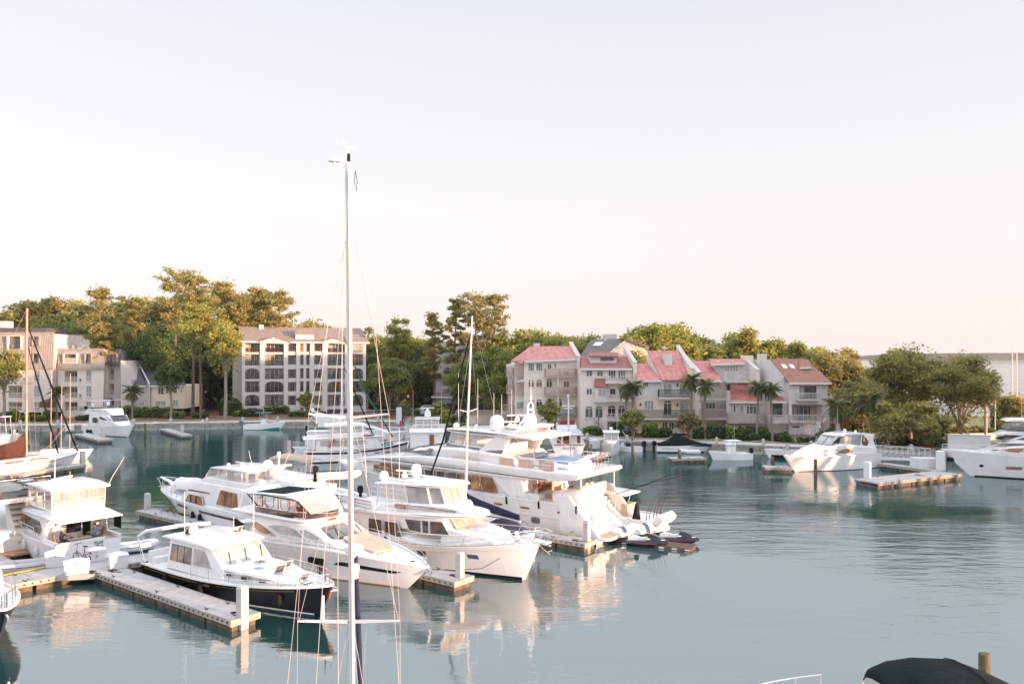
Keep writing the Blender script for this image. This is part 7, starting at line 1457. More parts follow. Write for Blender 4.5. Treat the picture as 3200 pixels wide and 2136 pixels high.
B = Bld('cream two storey house with dark metal shed roofs under the big oak', F, 'house', 'house')
B.facade([(1230,1055),(1506,1055),(1506,1245),(1230,1245)], [W_(1288,1072,1338,1130, n=2, g=glassr), W_(1410,1072,1448,1120, n=1, g=glassr), W_(1268,1180,1356,1228, n=2, g=glassl), W_(1410,1170,1456,1222, n=2, g=glassl)], stuccoc, c='a', D=9)
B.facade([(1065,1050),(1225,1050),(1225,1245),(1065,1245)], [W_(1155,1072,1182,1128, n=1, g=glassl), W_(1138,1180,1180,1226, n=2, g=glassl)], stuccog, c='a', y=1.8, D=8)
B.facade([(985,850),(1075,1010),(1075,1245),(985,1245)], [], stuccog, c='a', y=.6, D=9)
P = B.roof('a', ((1226,1056),(1520,1056)),((1130,920),(1450,925)),-.4,7, darkr)
P2 = B.roof('a', ((1070,1056),(1192,1056)),((1008,884),(1120,884)),1.2,7, darkr)
for P_, n_ in ((P,20),(P2,9)):
    for i in range(n_ + 1): t = i / n_; a, c_ = Vector(P_[0]).lerp(Vector(P_[1]), t), Vector(P_[3]).lerp(Vector(P_[2]), t); part(B.T, 'roof_seam', MB().tube([a + Vector((0,0,.03)), c_ + Vector((0,0,.03))],.035,4), darkr)
a = F.sy('a',1120,905,6.5); c_ = F.sy('a',1222,1056,-.3)
part(B.T, 'party_wall', MB().hexa([(c_[0] - .15,-.4,0),(c_[0] + .15,-.4,0),(c_[0] + .15,7.5,0),(c_[0] - .15,7.5,0)], [(c_[0] - .15,-.4, c_[1] + .4),(c_[0] + .15,-.4, c_[1] + .4),(a[0] + .15,7.5, a[1] + .5),(a[0] - .15,7.5, a[1] + .5)]), stuccog,0)
F = Fr(*(atY(PX('c',885,0)[0],1200,150).xy),6,1)
B = Bld('pink-roofed stucco townhouse with three wooden balconies, leftmost of the waterfront row', F, 'house', 'house')
wn = [W_(915,742,966,806, n=3, g=glassr), W_(980,742,1032,806, n=3, g=glassr), W_(1075,745,1107,795, n=2), W_(1128,742,1145,782, n=1)]
wn += [W_(915,872,966,942, n=2, arch=.3, tr=.7, g=glassb), W_(980,872,1032,942, n=2, arch=.3, tr=.7, g=glassb), W_(1063,868,1115,945, n=2, arch=.3, tr=.72), W_(1204,888,1254,945, n=2, g=glassb)]
wn += [W_(915,1034,966,1102, n=2, arch=.3, tr=.7, g=glassr), W_(980,1034,1032,1102, n=2, arch=.3, tr=.7), W_(1067,1034,1112,1100, n=2, arch=.3), W_(1145,1030,1195,1100, n=2, arch=.3, tr=.7)]
B.facade([(884,728),(1312,705),(1312,1260),(884,1260)], wn, stucco, c='c', D=11)
for t, bt, x0_ in ((790,858,1056),(940,1006,1056),(1100,1170,1105)): B.balcony('c', x0_, t,1313, bt,1.3, m=woodp, step=.17); B.furniture(F.sy('c',1175,800,-1)[0], F.sy('c',1240,800,-1)[0],-.9, F.sy('c',1200, bt - 10,-1)[1], woodg)
u = F.sy('c',1160,950,-1.2)[0]; part(B.T, 'balcony_post', MB().box(u - .08, u + .08,-1.2,-1.04,0, F.sy('c',1160,858,-1.2)[1]), stucco,0)
B.facade([(808,735),(884,745),(884,1200),(808,1165)], [W_(820,1060,880,1118, n=1, g=glassl)], stucco, c='c', y=1.5, D=8)
B.facade([(808,735),(884,745),(884,855),(820,858)], [], woodp, c='c', y=.8, D=1.2, body=False) ; B.facade([(818,890),(886,890),(886,1005),(825,1000)], [], woodp, c='c', y=.8, D=1.2, body=False)
for t, bt in ((782,852),(922,990),(1085,1150)): B.balcony('c',742 if t < 1000 else 705, t,800, bt,1.6, y=3, m=woodp)
B.facade([(745,760),(815,750),(815,1180),(760,1160)], [W_(783,880,796,935, n=1, g=glass), W_(783,1035,797,1080, n=1, g=glassl)], stucco, c='c', y=3.2, D=7)
P = B.roof('c', ((885,724),(1310,706)),((935,604),(1275,603)),-.6,6, pinkr); B.backroof(P, pinkr,12)
a0, a1, a2, a3 = F.sy('c',772,725,1.8), F.sy('c',887,724,-.6), F.sy('c',935,604,6), F.sy('c',922,650,6)
B.slab('roof', [(a0[0],1.8, a0[1]),(a1[0],-.6, a1[1]),(a2[0],6, a2[1])],.2, pinkr)
for y_ in (895,1055): B.slab('awning', [(F.sy('c',815, y_,.2)[0],.0, F.sy('c',815, y_,.2)[1]),(F.sy('c',886, y_ - 5,-.5)[0],-.5, F.sy('c',886, y_,-.5)[1]),(F.sy('c',880, y_ - 28,.7)[0],.7, F.sy('c',880, y_ - 28,.7)[1])],.1, woodg)
B.box('chimney', 'c', (966,580,1012,604),6,1.2, stuccow,-.6); B.box('chimney_cap', 'c', (975,556,1002,580),6.3,.6, iron)
def partywall(B, c, xt, yt, xb, yb, k1=6, xw=.28, zb_=0, m=None, cap=True):
    a = B.F.sy(c, xt, yt, k1); c_ = B.F.sy(c, xb, yb,-.7)
    o = part(B.T, 'party_wall', MB().hexa([(c_[0] - xw,-.7, zb_),(c_[0] + xw,-.7, zb_),(c_[0] + xw,11, zb_),(c_[0] - xw,11, zb_)][:2] + [(c_[0] + xw, k1, zb_),(c_[0] - xw, k1, zb_)], [(c_[0] - xw,-.7, c_[1]),(c_[0] + xw,-.7, c_[1]),(c_[0] + xw, k1, a[1]),(c_[0] - xw, k1, a[1])]), m or stucco,0)
    if cap: part(o, 'coping', MB().hexa([(c_[0] - xw - .06,-.8, c_[1]),(c_[0] + xw + .06,-.8, c_[1]),(c_[0] + xw + .06, k1 + .1, a[1]),(c_[0] - xw - .06, k1 + .1, a[1])], [(c_[0] - xw - .06,-.8, c_[1] + .12),(c_[0] + xw + .06,-.8, c_[1] + .12),(c_[0] + xw + .06, k1 + .1, a[1] + .12),(c_[0] - xw - .06, k1 + .1, a[1] + .12)]), stuccog,0)
partywall(B, 'c',1275,572,1328,690,7)
F = Fr(*(atY(PX('c',1345,0)[0],1200,146).xy),4,1)
B = Bld('ivory townhouse with dusty red roof, clerestory dormer and spiral stair, second from left', F, 'house', 'house')
wn = [W_(1390,798,1442,852, n=2, g=glassr), W_(1477,798,1530,852, n=2, g=glassr), W_(1570,800,1632,868, n=3), W_(1650,800,1712,868, n=3, g=glassr), W_(1390,948,1442,1002, n=2, g=glassr), W_(1582,948,1632,1010, n=2), W_(1655,948,1720,1010, n=2, g=glassr),
      W_(1380,1090,1446,1190, n=2, arch=.22, tr=.78, g=glassr), W_(1462,1090,1526,1190, n=2, arch=.22, tr=.78, g=glassr), W_(1565,1085,1632,1180, n=2, arch=.22, tr=.75), W_(1648,1085,1710,1180, n=2, arch=.22, tr=.75)]
B.facade([(1342,790),(1765,790),(1780,1275),(1342,1275)], wn, stucco, c='c', D=11)
for t, bt, x0_, x1_ in ((852,908,1552,1735),(1002,1055,1562,1785),(1160,1215,1562,1780)): q = B.balcony('c', x0_, t, x1_, bt,1.2, m=railw, slabm=stuccow, step=.35, th=.28); B.furniture(q[0] + .6, q[1] - .8,-.9, q[2] + .25, whitep if t < 900 else tanc)
u0, u1, z0, z1 = B.rc('c',1465,938,1562,1062,-.9); bay = part(B.T, 'bay', MB().box(u0, u1,-.9,0, z0, z1), stuccow,0); part(bay, 'window', MB().box(lerp(u0, u1,.28), lerp(u0, u1,.88),-.95,-.9, lerp(z0, z1,.42), lerp(z0, z1,.88)), glassl,0)
part(bay, 'mullion', MB().box((u0 + u1) / 2 + .08, (u0 + u1) / 2 + .16,-.98,-.95, lerp(z0, z1,.42), lerp(z0, z1,.88)), railw,0)
e0, e1, r0, r1 = F.sy('c',1460,936,-1.2), F.sy('c',1575,936,-1.2), F.sy('c',1460,868,0), F.sy('c',1545,866,0); B.slab('bay_roof', [(e0[0],-1.2, e0[1]),(e1[0],-1.2, e1[1]),(r1[0],0, r1[1]),(r0[0],0, r0[1])],.15, redr)
P = B.roof('c', ((1345,784),(1765,786)),((1350,690),(1728,686)),-.6,4.6, redr); B.backroof(P, redr,11)
e_ = F.sy('c',1345,720,2.4)[1]
u0, u1, z0, z1 = B.rc('c',1425,684,1640,730,1.6); dm = part(B.T, 'dormer', MB().box(u0, u1,1.6,5, z0 - .3, z1), stuccow,0)
for i in range(6): a = lerp(u0 + 1.6, u1 - .6, i / 6); part(dm, 'window', MB().box(a, a + (u1 - u0) * .105,1.55,1.6, z0 + .12, z1 - .25), glassr,0)
e0, e1, r0, r1 = F.sy('c',1408,684,1.1), F.sy('c',1655,686,1.1), F.sy('c',1420,654,4), F.sy('c',1648,654,4); B.slab('dormer_roof', [(e0[0],1.1, e0[1]),(e1[0],1.1, e1[1]),(r1[0],4, r1[1]),(r0[0],4, r0[1])],.2, redr)
partywall(B, 'c',1745,615,1790,740,7)
sp_ = MB(); su, sz_ = F.sy('c',1492,1250,-2); st_ = part(B.T, 'spiral_stair', MB().tube([(su,-2,0),(su,-2, F.sy('c',1492,1170,-2)[1])],.06,6), iron)
for i in range(12):
    a = i * .55; z = 1.2 + i * .28; part(st_, 'step', MB().hexa([(su,-2, z),(su + .75 * math.cos(a),-2 + .75 * math.sin(a), z),(su + .75 * math.cos(a + .4),-2 + .75 * math.sin(a + .4), z)], [(su,-2, z + .05),(su + .75 * math.cos(a),-2 + .75 * math.sin(a), z + .05),(su + .75 * math.cos(a + .4),-2 + .75 * math.sin(a + .4), z + .05)]), iron,0)
part(st_, 'handrail', MB().tube([(su + .78 * math.cos(i * .28),-2 + .78 * math.sin(i * .28),2.0 + i * .14) for i in range(26)],.03,5), iron)
B.box('porch', 'c', (1515,1195,1565,1300),-1.2,1.2, stucco)
F = Fr(*(atY(PX('d',246,0)[0],1200,143).xy),3,1)
B = Bld('cream townhouse with two stepped pink gable roofs and arched french doors', F, 'house', 'house')
wn = [W_(285,635,330,678, n=3, g=glass), W_(295,785,375,862, n=3, g=glassl), W_(452,650,523,742, n=2, g=glassl), W_(582,650,660,740, n=2, g=glassl), W_(452,780,522,905, n=2, arch=.22, tr=.78), W_(582,780,660,895, n=2, arch=.22, tr=.78, g=glassl), W_(442,955,487,1020, n=2, arch=.2), W_(495,958,540,1025, n=2, arch=.2), W_(305,945,355,962, n=1, arch=.9)]
B.facade([(246,622),(460,622),(460,600),(690,600),(690,770),(246,770)], wn[:1] + wn[2:4], stuccow, c='d', D=11)
B.facade([(246,772),(690,772),(690,1055),(246,1055)], [wn[1]] + wn[4:], stuccoc, c='d', D=11)
B.balcony('d',418,700,692,772,1.0, m=iron, slabm=stuccow, step=.14); q = B.balcony('d',246,868,720,942,1.3, m=iron, slabm=stuccow, step=.14); B.furniture(q[0] + 4, q[0] + 6,-1, q[2] + .25, tanc)
part(B.T, 'round_window', MB().lathe([(.42,-.05),(.42,.02),(.3,.03)], (F.sy('d',387,652)[0],0, F.sy('d',387,652)[1]),14, 'y'), mat('pale_aqua', (.45,.62,.6),.4),40)
for x, y_ in ((263,818),(565,658),(565,820)): a = F.sy('d', x, y_); part(B.T, 'wall_lamp', MB().lathe([(.05,0),(.14,.1),(.12,.4),(.04,.5)], (a[0],-.2, a[1] - .25),8), iron)
P = B.roof('d', ((240,622),(462,620)),((228,484),(365,484)),-.5,6, pinkr)
e = [F.sy('d',440,606,-.7), F.sy('d',692,618,-.7), F.sy('d',578,405,6), F.sy('d',322,380,6)]
B.slab('roof', [(e[0][0],-.7, e[1][1]),(e[1][0],-.7, e[1][1]),(e[2][0],6, e[3][1]),(e[3][0],6, e[3][1])],.25, pinkr)
zl_ = F.sy('d',300,484,6)[1]; part(B.T, 'gable_wall', MB().hexa([(e[0][0],-.4, e[1][1] - 1),(e[0][0] + .2,-.4, e[1][1] - 1),(e[3][0] + .2,6, zl_ - 2),(e[3][0],6, zl_ - 2)], [(e[0][0],-.4, e[1][1] - .1),(e[0][0] + .2,-.4, e[1][1] - .1),(e[3][0] + .2,6, e[3][1] - .12),(e[3][0],6, e[3][1] - .12)]), stuccow,0)
ch = B.box('chimney', 'd', (466,405,525,478),2.6,1.6, stuccow,-.8)
part(B.T, 'satellite_dish', MB().lathe([(.05,-.05),(.34,.05),(.34,.08),(.05,0)], (F.sy('d',460,360,7)[0],7, F.sy('d',460,360,7)[1]),12, 'y').tube([(F.sy('d',465,380,7)[0],7, F.sy('d',465,400,7)[1]),(F.sy('d',460,360,7)[0],7, F.sy('d',460,360,7)[1])],.05,5), galv)
partywall(B, 'd',560,338,690,530,8, m=stuccoc)
F = Fr(*(atY(PX('d',745,0)[0],1200,141.5).xy),3,1)
B = Bld('grey-beige townhouse with stacked wooden decks, roof terrace and tall chimney', F, 'house', 'house')
B.facade([(740,625),(970,625),(970,1050),(740,1050)], [W_(790,800,880,855, n=3, g=glassr), W_(805,652,840,700, n=1, g=glassr), W_(935,640,950,680, n=1, g=glassr)], woodg, c='d', y=1.2, D=9)
B.facade([(985,795),(1250,795),(1250,1000),(985,1000)], [W_(1022,818,1046,890, n=1, arch=.3, g=glassr), W_(1074,818,1112,896, n=1, arch=.4, g=glassl), W_(1128,815,1215,900, n=3, arch=.2, tr=.8, g=glassr)], stuccog, c='d', y=0, D=9)
B.facade([(880,485),(1120,470),(1230,470),(1230,640),(880,640)], [W_(950,497,1062,552, n=5, g=glassl)], stuccog, c='d', y=2.8, D=8)
for x0_, t, x1_, bt in ((752,705,968,785),(752,862,968,942),(980,898,1280,970)): B.balcony('d', x0_, t, x1_, bt,1.4, y=.4 if x0_ < 800 else 0, m=woodg, step=.2)
B.balcony('d',974,552,1238,640,1.6, y=1.4, m=railw, slabm=stuccog, step=.22); B.furniture(F.sy('d',1040,600,.5)[0], F.sy('d',1100,600,.5)[0],.6, F.sy('d',1040,622,.5)[1], whitep)
P = B.roof('d', ((745,622),(935,622)),((695,462),(825,462)),.4,6.5, pinkr); P = B.roof('d', ((840,488),(1116,478)),((830,446),(1112,446)),2.2,5.5, pinkr); P = B.roof('d', ((985,794),(1245,794)),((1000,655),(1190,655)),-.4,3.0, pinkr)
partywall(B, 'd',650,415,745,560,8); B.box('chimney', 'd', (1238,405,1298,640),1.5,1.2, stuccow); B.box('chimney', 'd', (1118,418,1188,560),4,2, stuccoc,-.4); partywall(B, 'd',1190,425,1225,540,6, zb_=8); B.box('deck_post', 'd', (966,706,998,1010),-.6,.4, stuccog)
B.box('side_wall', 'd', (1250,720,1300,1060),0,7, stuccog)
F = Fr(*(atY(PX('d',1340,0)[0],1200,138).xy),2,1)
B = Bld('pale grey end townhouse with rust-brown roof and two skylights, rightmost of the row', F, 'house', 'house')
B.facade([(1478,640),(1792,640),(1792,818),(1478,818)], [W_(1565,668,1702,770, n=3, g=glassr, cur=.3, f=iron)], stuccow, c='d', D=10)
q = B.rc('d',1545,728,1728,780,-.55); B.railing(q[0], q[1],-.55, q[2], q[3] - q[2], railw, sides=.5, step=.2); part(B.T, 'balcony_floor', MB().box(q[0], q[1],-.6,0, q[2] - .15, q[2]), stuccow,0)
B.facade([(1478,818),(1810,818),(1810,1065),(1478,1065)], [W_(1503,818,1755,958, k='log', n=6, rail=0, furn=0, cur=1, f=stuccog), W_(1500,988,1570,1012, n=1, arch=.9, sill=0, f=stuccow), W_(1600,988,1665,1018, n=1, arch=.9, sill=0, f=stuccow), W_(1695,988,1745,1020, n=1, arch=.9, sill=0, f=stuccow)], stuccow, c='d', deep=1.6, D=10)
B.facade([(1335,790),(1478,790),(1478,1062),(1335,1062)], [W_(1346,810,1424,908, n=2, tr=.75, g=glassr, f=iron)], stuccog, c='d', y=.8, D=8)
B.facade([(1322,450),(1478,640),(1478,790),(1322,790)], [], stuccow, c='d', y=1.2, D=9)
for x0_, t, x1_, bt in ((1336,908,1475,970),(1492,905,1760,968)): B.balcony('d', x0_, t, x1_, bt,.9, y=.3, m=railw, slabm=stuccog, step=.2)
B.balcony('d',1795,718,1845,770,1.2, y=2, m=railw); B.balcony('d',1760,905,1880,972,1.2, y=1.4, m=woodg)
P = B.roof('d', ((1478,640),(1830,640)),((1326,446),(1620,446)),-.6,6.5, brownr2 := mat('rust_brown_roof', (.33,.155,.11),.9, var=.3, vs=3, bump=.6, bs=14))
for x in (1415,1478): a, c_ = F.sy('d', x,498,4.4), F.sy('d', x + 55,527,3.4); part(B.T, 'skylight', MB().hexa([(a[0],3.4, c_[1] - .1),(c_[0],3.4, c_[1] - .1),(c_[0],4.6, a[1] - .1),(a[0],4.6, a[1] - .1)], [(a[0],3.4, c_[1] + .15),(c_[0],3.4, c_[1] + .15),(c_[0],4.6, a[1] + .15),(a[0],4.6, a[1] + .15)]), whitep,0)
B.box('side_dormer', 'd', (1570,515,1635,570),3.5,3, stuccow,-1.0); P = B.roof('d', ((1565,515),(1662,512)),((1560,452),(1640,450)),3.0,6, brownr2); B.roof('d', ((1335,792),(1452,792)),((1340,735),(1410,735)),-.1,1.6, redr)
B.roof('d', ((1300,524),(1362,524)),((1300,462),(1330,452)),4,7, brownr); B.box('grey_link', 'd', (1300,525,1362,640),4.4,3, stuccog)
fe = thing('board_fence', 'pale vertical board fence with three square posts before the end house', 'fence', at(*PX('d',1335,1062),1.2), math.atan2(*(lambda a, b_: (b_.y - a.y, b_.x - a.x))(at(*PX('d',1335,1062),1.2), at(*PX('d',1740,1098),1.2))))
Lf = (at(*PX('d',1740,1098),1.2) - at(*PX('d',1335,1062),1.2)).length
bmh = MB().box(0,.17,-.02,.02,0,2.0).mesh('board', railw,0)
for i in range(int(Lf / .22)):
    if abs(i * .22 - 8.1) > .5: part(fe, 'board', None, None, mesh=bmh).location = (i * .22,.04 * (i % 2),0)
part(fe, 'rail', MB().box(0, Lf,.03,.07,1.5,1.6).box(0, Lf,.03,.07,.4,.5), railw,0)
for x in (0,7.7,11.2): part(fe, 'post', MB().box(x - .25, x + .25,-.25,.25,0,2.4), stuccow,0)
F = Fr(*(atY(PX('c',160,0)[0],1200,205).xy),0,1)
B = Bld('white six storey building with curved corner balconies half hidden by pines', F, 'apartment building')
B.facade([(160,570),(420,570),(420,980),(160,980)], [W_(222, t,292, bt, k='log', n=2, rail=0, furn=0, cur=0, g=mat('tan_shade', (.30,.22,.17),.8)) for t, bt in ((622,680),(712,775),(805,862),(895,948))], stuccow, c='c', deep=1.2, D=12)
for t in (660,748,838,928): q = B.rc('c',218, t,358, t + 28,-1.0); part(B.T, 'balcony', MB().prism(rnd([(q[0],-1.2),(q[1],-1.2),(q[1],0),(q[0],0)],.5), lambda u, v, k: (u, v, k), q[2], q[3]), stuccow,0)
B.facade([(385,600),(620,600),(620,700),(385,700)], [W_(432,615,480,665, k='log', n=2, cur=0, furn=0)], stucco, c='c', y=-2, deep=1, D=8); B.roof('c', ((380,604),(625,606)),((395,510),(560,515)),-3,4, brownr)
F = Fr(*(atY(PX('c',1340,0)[0],1200,172).xy),0,1)
B = Bld('house with big dark hipped roof and skylight behind the waterfront row', F, 'house', 'house')
B.facade([(1345,690),(1540,690),(1726,552),(1765,560),(1900,612),(1900,900),(1345,900)], [], stucco, c='c', D=7.5); P = B.roof('c', ((1340,690),(1540,690)),((1430,550),(1725,540)),-.6,8, mat('slate_shingles', (.18,.145,.13),.9, var=.25, vs=3, bump=.5))
P_ = [F.sy('c',1722,543,-.6), F.sy('c',1905,604,-.6)]; B.slab('roof', [(P_[0][0],-.6, P_[0][1]),(P_[1][0],-.6, P_[1][1]),(P_[1][0],8, P_[1][1]),(P_[0][0],8, P_[0][1])],.25, brownr)
a, c_ = F.sy('c',1445,605,4), F.sy('c',1520,578,6); part(B.T, 'skylight', MB().hexa([(a[0],4, a[1]),(c_[0] - .5,4, a[1]),(c_[0] + .3,6, c_[1]),(a[0] + .8,6, c_[1])], [(a[0],4, a[1] + .2),(c_[0] - .5,4, a[1] + .2),(c_[0] + .3,6, c_[1] + .2),(a[0] + .8,6, c_[1] + .2)]), whitep,0); B.box('chimney', 'c', (1533,540,1562,575),7,1.2, stuccow,-.3); B.box('chimney', 'c', (1540,505,1640,548),10,3, stuccow,-.5)
F = Fr(*(atY(PX('N',985,0)[0],1200,196).xy),0,1)
B = Bld('low grey-blue kiosk with slate roof behind the hedges of the car park', F, 'kiosk', 'kiosk')
B.facade([(990,340),(1215,340),(1215,430),(990,430)], [W_(1120,370,1145,395, n=1, g=glassr), W_(1165,365,1190,395, n=1, g=glassr)], mat('blue_grey_siding', (.28,.30,.33),.8), c='N', D=5); B.roof('N', ((970,345),(1225,350)),((1035,290),(1210,300)),-.5,2.5, mat('slate_shingles', (.18,.145,.13),.9))
def wallseg(label, p0, p1, z0, z1, th, m, cat='wall', name='wall'):
    a, c_ = at(*PX(*p0), z0), at(*PX(*p1), z0); L = (c_ - a).length; T = thing(name, label, cat, a, math.atan2((c_ - a).y, (c_ - a).x))
    part(T, 'wall_face', MB().box(0, L,0, th,0, z1 - z0), m,0); part(T, 'coping', MB().box(-.05, L + .05,-.06, th + .06, z1 - z0, z1 - z0 + .12), m,0); return T
wallseg('long low cream garden wall left of the waterfront houses', ('N',1410,700),('N',1850,695),1.1,2.7,.3, stucco)
wallseg('second cream garden wall set back behind the first', ('N',1400,640),('N',1900,635),1.1,2.9,.3, stucco)
wallseg('white bulkhead wall beside the big yacht bow at right', ('e',1320,1175),('e',1700,1190),1.1,3.3,.4, stuccow)
wallseg('sunlit parapet running behind the right yacht', ('e',1320,1075),('e',2300,1060),1.2,2.1,.3, stucco)
g0, g1 = at(*PX('e',655,1235),1.0), at(*PX('e',1210,1245),1.0); L = (g1 - g0).length
T = thing('gangway', 'white lattice truss gangway leading down to the right floating docks', 'gangway', (g0.x, g0.y,1.0), math.atan2((g1 - g0).y, (g1 - g0).x))
for yy in (0,1.5):
    part(T, 'rail', MB().tube([(0, yy,1.55),(L, yy,1.2)],.03,5).tube([(0, yy,.9),(L, yy,.55)],.022,5).tube([(0, yy,.1),(L, yy,-.2)],.04,5), whitep); n = 11; br = MB()
    for i in range(n): a, c_ = i * L / n, (i + 1) * L / n; s0, s1 = -.35 * i / n,-.35 * (i + 1) / n; br.tube([(a, yy,1.55 + s0),(a, yy,.1 + s0)],.025,4).tube([(a, yy,.1 + s0),(c_, yy,.9 + s1)],.018,4).tube([(a, yy,.9 + s0),(c_, yy,.1 + s1)],.018,4)
    part(T, 'truss_bracing', br, whitep)
part(T, 'walkway', MB().box(0, L,0,1.5,-.15,.0), galv,0)
a = at(*PX('M',1380,230),1.2); c_ = at(*PX('M',1960,215),1.2); T = thing('handrail', 'white pipe handrail along the shore ramp behind the sailboats', 'handrail', a, math.atan2((c_ - a).y, (c_ - a).x)); L = (c_ - a).length
part(T, 'top_rail', MB().tube([(0,0,1.1),(L,0,1.1)],.06,5).tube([(0,0,.5),(L,0,.5)],.04,5), whitep)
for i in range(6): part(T, 'post', MB().tube([(i * L / 5,0,0),(i * L / 5,0,1.1)],.05,5), whitep)
T = thing('notice_board', 'tall white notice panel with dark edge at the gangway head', 'sign', at(*PX('M',1865,350),1.1)); part(T, 'panel', MB().box(-.5,.5,0,.3,0,3.0), whitep,0); part(T, 'edge', MB().box(.5,.7,0,.3,0,3.0), black,0)
T = thing('fire_hose_box', 'small red hose box beside the gangway head', 'hose box', at(*PX('M',1885,410),.6)); part(T, 'box', MB().box(-.15,.15,0,.3,0,1.3), redm,0)
def car(label, p, rz, m, L=4.7, Wd=1.85, h=1.65, suv=True, pickup=False):
    T = thing('parked_car', label, 'car', p, R(rz)); k = h
    pr = [(0,.35),(.1,.95 * k / 1.65),(1.0,1.02 * k / 1.65),(1.6, k),(3.5, k),(4.5 if suv else 4.1,1.05 * k / 1.65),(L,.9 * k / 1.65),(L,.35)]
    if pickup: pr = [(0,.4),(.1,1.1),(1.3,1.2),(1.9, k),(3.3, k),(3.6,1.25),(L,1.2),(L,.4)]
    n = len(pr); rg = [[(x, s_ * (Wd / 2 - (.16 if z > 1.2 * k / 1.65 else 0)), z) for x, z in pr] for s_ in (-1,1)]
    part(T, 'body', MB().loft(rg), m,30)
    for s_ in (-1,1):
        y = s_ * (Wd / 2 - .07)
        part(T, 'side_window', MB().hexa([(1.25, y - s_ * .02,1.05 * k / 1.65),(4.2 if not pickup else 3.4, y - s_ * .02,1.05 * k / 1.65),(3.5 if not pickup else 3.2, y - s_ * .08, k - .1),(1.75, y - s_ * .08, k - .1)], [(1.25, y + s_ * .05,1.05 * k / 1.65),(4.2 if not pickup else 3.4, y + s_ * .05,1.05 * k / 1.65),(3.5 if not pickup else 3.2, y - s_ * .03, k - .1),(1.75, y - s_ * .03, k - .1)]), glass,0)
        for x in (.9, L - .95): w_ = part(T, 'wheel', MB().lathe([(.2,-.12),(.35,-.1),(.35,.1),(.2,.12)], (x, s_ * (Wd / 2 - .08),.35),14, 'y'), black); part(w_, 'rim', MB().lathe([(.05,-.13),(.22,-.13),(.22,.13),(.05,.13)], (x, s_ * (Wd / 2 - .08),.35),10, 'y'), steel)
        part(T, 'headlight', MB().box(-.02,.1, s_ * .6 - .15, s_ * .6 + .15,.65,.8), whitep,0)
    part(T, 'windscreen', MB().slab([(1.02,-.75,1.05 * k / 1.65),(1.02,.75,1.05 * k / 1.65),(1.58,.66, k - .04),(1.58,-.66, k - .04)][::-1],.04).xf(Matrix.Translation((-.04,0,.03))), glassr,0); return T
silver = mat('silver_paint', (.55,.56,.58),.25, metal=.4, coat=.5); dgrey = mat('charcoal_paint', (.07,.07,.08),.3, coat=.5); lblue = mat('pale_blue_paint', (.40,.52,.60),.25, coat=.5); orp = mat('orange_paint', (.60,.16,.04),.3, coat=.5)
car('silver sport utility car with roof rails in the waterfront car park', at(*PX('N',775,545),1.13),6, silver)
car('pale blue car parked in front of the silver sport utility car', at(*PX('N',830,578),1.13),20, lblue, h=1.45, suv=False)
car('dark grey pickup truck parked under the oaks beyond the sailboat mast', at(*PX('N',1440,540),1.13),5, dgrey, L=5.6, h=1.85, pickup=True)
car('dark car half hidden behind the sailboat mast in the car park', at(*PX('N',1300,610),1.13),80, dgrey, h=1.5)
car('orange-lit car far up the road under the trees', at(*PX('N',455,315),1.2),10, orp, h=1.5)
def lamp(label, p, h, m=iron):
    T = thing('street_lamp', label, 'lamp post', p); part(T, 'post', MB().tube([(0,0,0),(0,0, h)], [.07,.05],8), m); part(T, 'lantern', MB().lathe([(.08,0),(.2,.3),(.22,.55),(.03,.75)], (0,0, h),8), whitep); return T
lamp('black lamp post left of the two in the car park', at(*PX('N',597,525),1.13),4.0); lamp('shorter black lamp post beside the silver car', at(*PX('N',687,540),1.13),3.0)
T = thing('light_pole', 'white pole with round lantern beside the right yacht', 'lamp post', at(*PX('e',1738,1060),1.2)); part(T, 'pole', MB().tube([(0,0,0),(0,0,9.5)],.08,6), whitep); part(T, 'lantern', MB().ball((0,0,7.2),.35), whitep)
T = thing('wooden_post', 'pale wooden utility post with blue top near the right bulkhead', 'post', at(*PX('e',1655,1080),1.2)); part(T, 'post', MB().tube([(0,0,0),(0,0,6.0)],.2,8), pilem); part(T, 'cap', MB().box(-.3,.3,-.2,.2,5.4,6.4), bluel,0)
for i, x in enumerate((1893,1932)): T = thing('flag_pole', ('taller' if not i else 'shorter') + ' thin white mast of a boat beyond the right oak', 'pole', at(*PX('e', x,1010),1.0)); part(T, 'pole', MB().tube([(0,0,0),(0,0,14 - i)],.07,5), whitep)
# --- VEGETATION
rng = np.random.default_rng(7)
def leafmesh(name, C, S, m, squash=.6, tri=False):
    """leaf-sized quads at centres C with sizes S, random tilt"""
    n = len(C); a = rng.normal(size=(n,3)); a[:,2] *= squash; a /= np.linalg.norm(a, axis=1)[:, None]
    t = rng.normal(size=(n,3)); b = np.cross(a, t); b /= np.linalg.norm(b, axis=1)[:, None]
    S = S[:, None]; V_ = np.empty((n,4,3)); V_[:,0] = C - a * S - b * S * .5; V_[:,1] = C + a * S * .2 - b * S * .62; V_[:,2] = C + a * S + b * S * .45; V_[:,3] = C - a * S * .1 + b * S * .6
    me = bpy.data.meshes.new(name); me.vertices.add(n * 4); me.vertices.foreach_set('co', V_.reshape(-1))
    me.loops.add(n * 4); me.loops.foreach_set('vertex_index', np.arange(n * 4)); me.polygons.add(n); me.polygons.foreach_set('loop_start', np.arange(0, n * 4,4)); me.polygons.foreach_set('loop_total', np.full(n,4))
    me.update(); me.validate(); me.materials.append(m); return me
def clump(c, r, n, shell=.55):
    d = rng.normal(size=(n,3)) * .5; q = np.linalg.norm(d, axis=1); d *= np.minimum(1,1.25 / q)[:, None]
    return np.asarray(c) + d * np.asarray(r) * 1.15
def limbs(name, segs, m):
    mb = MB()
    for pts, r in segs: mb.tube(pts, r,6)
    return mb.mesh(name, m,60)
TREES = {}
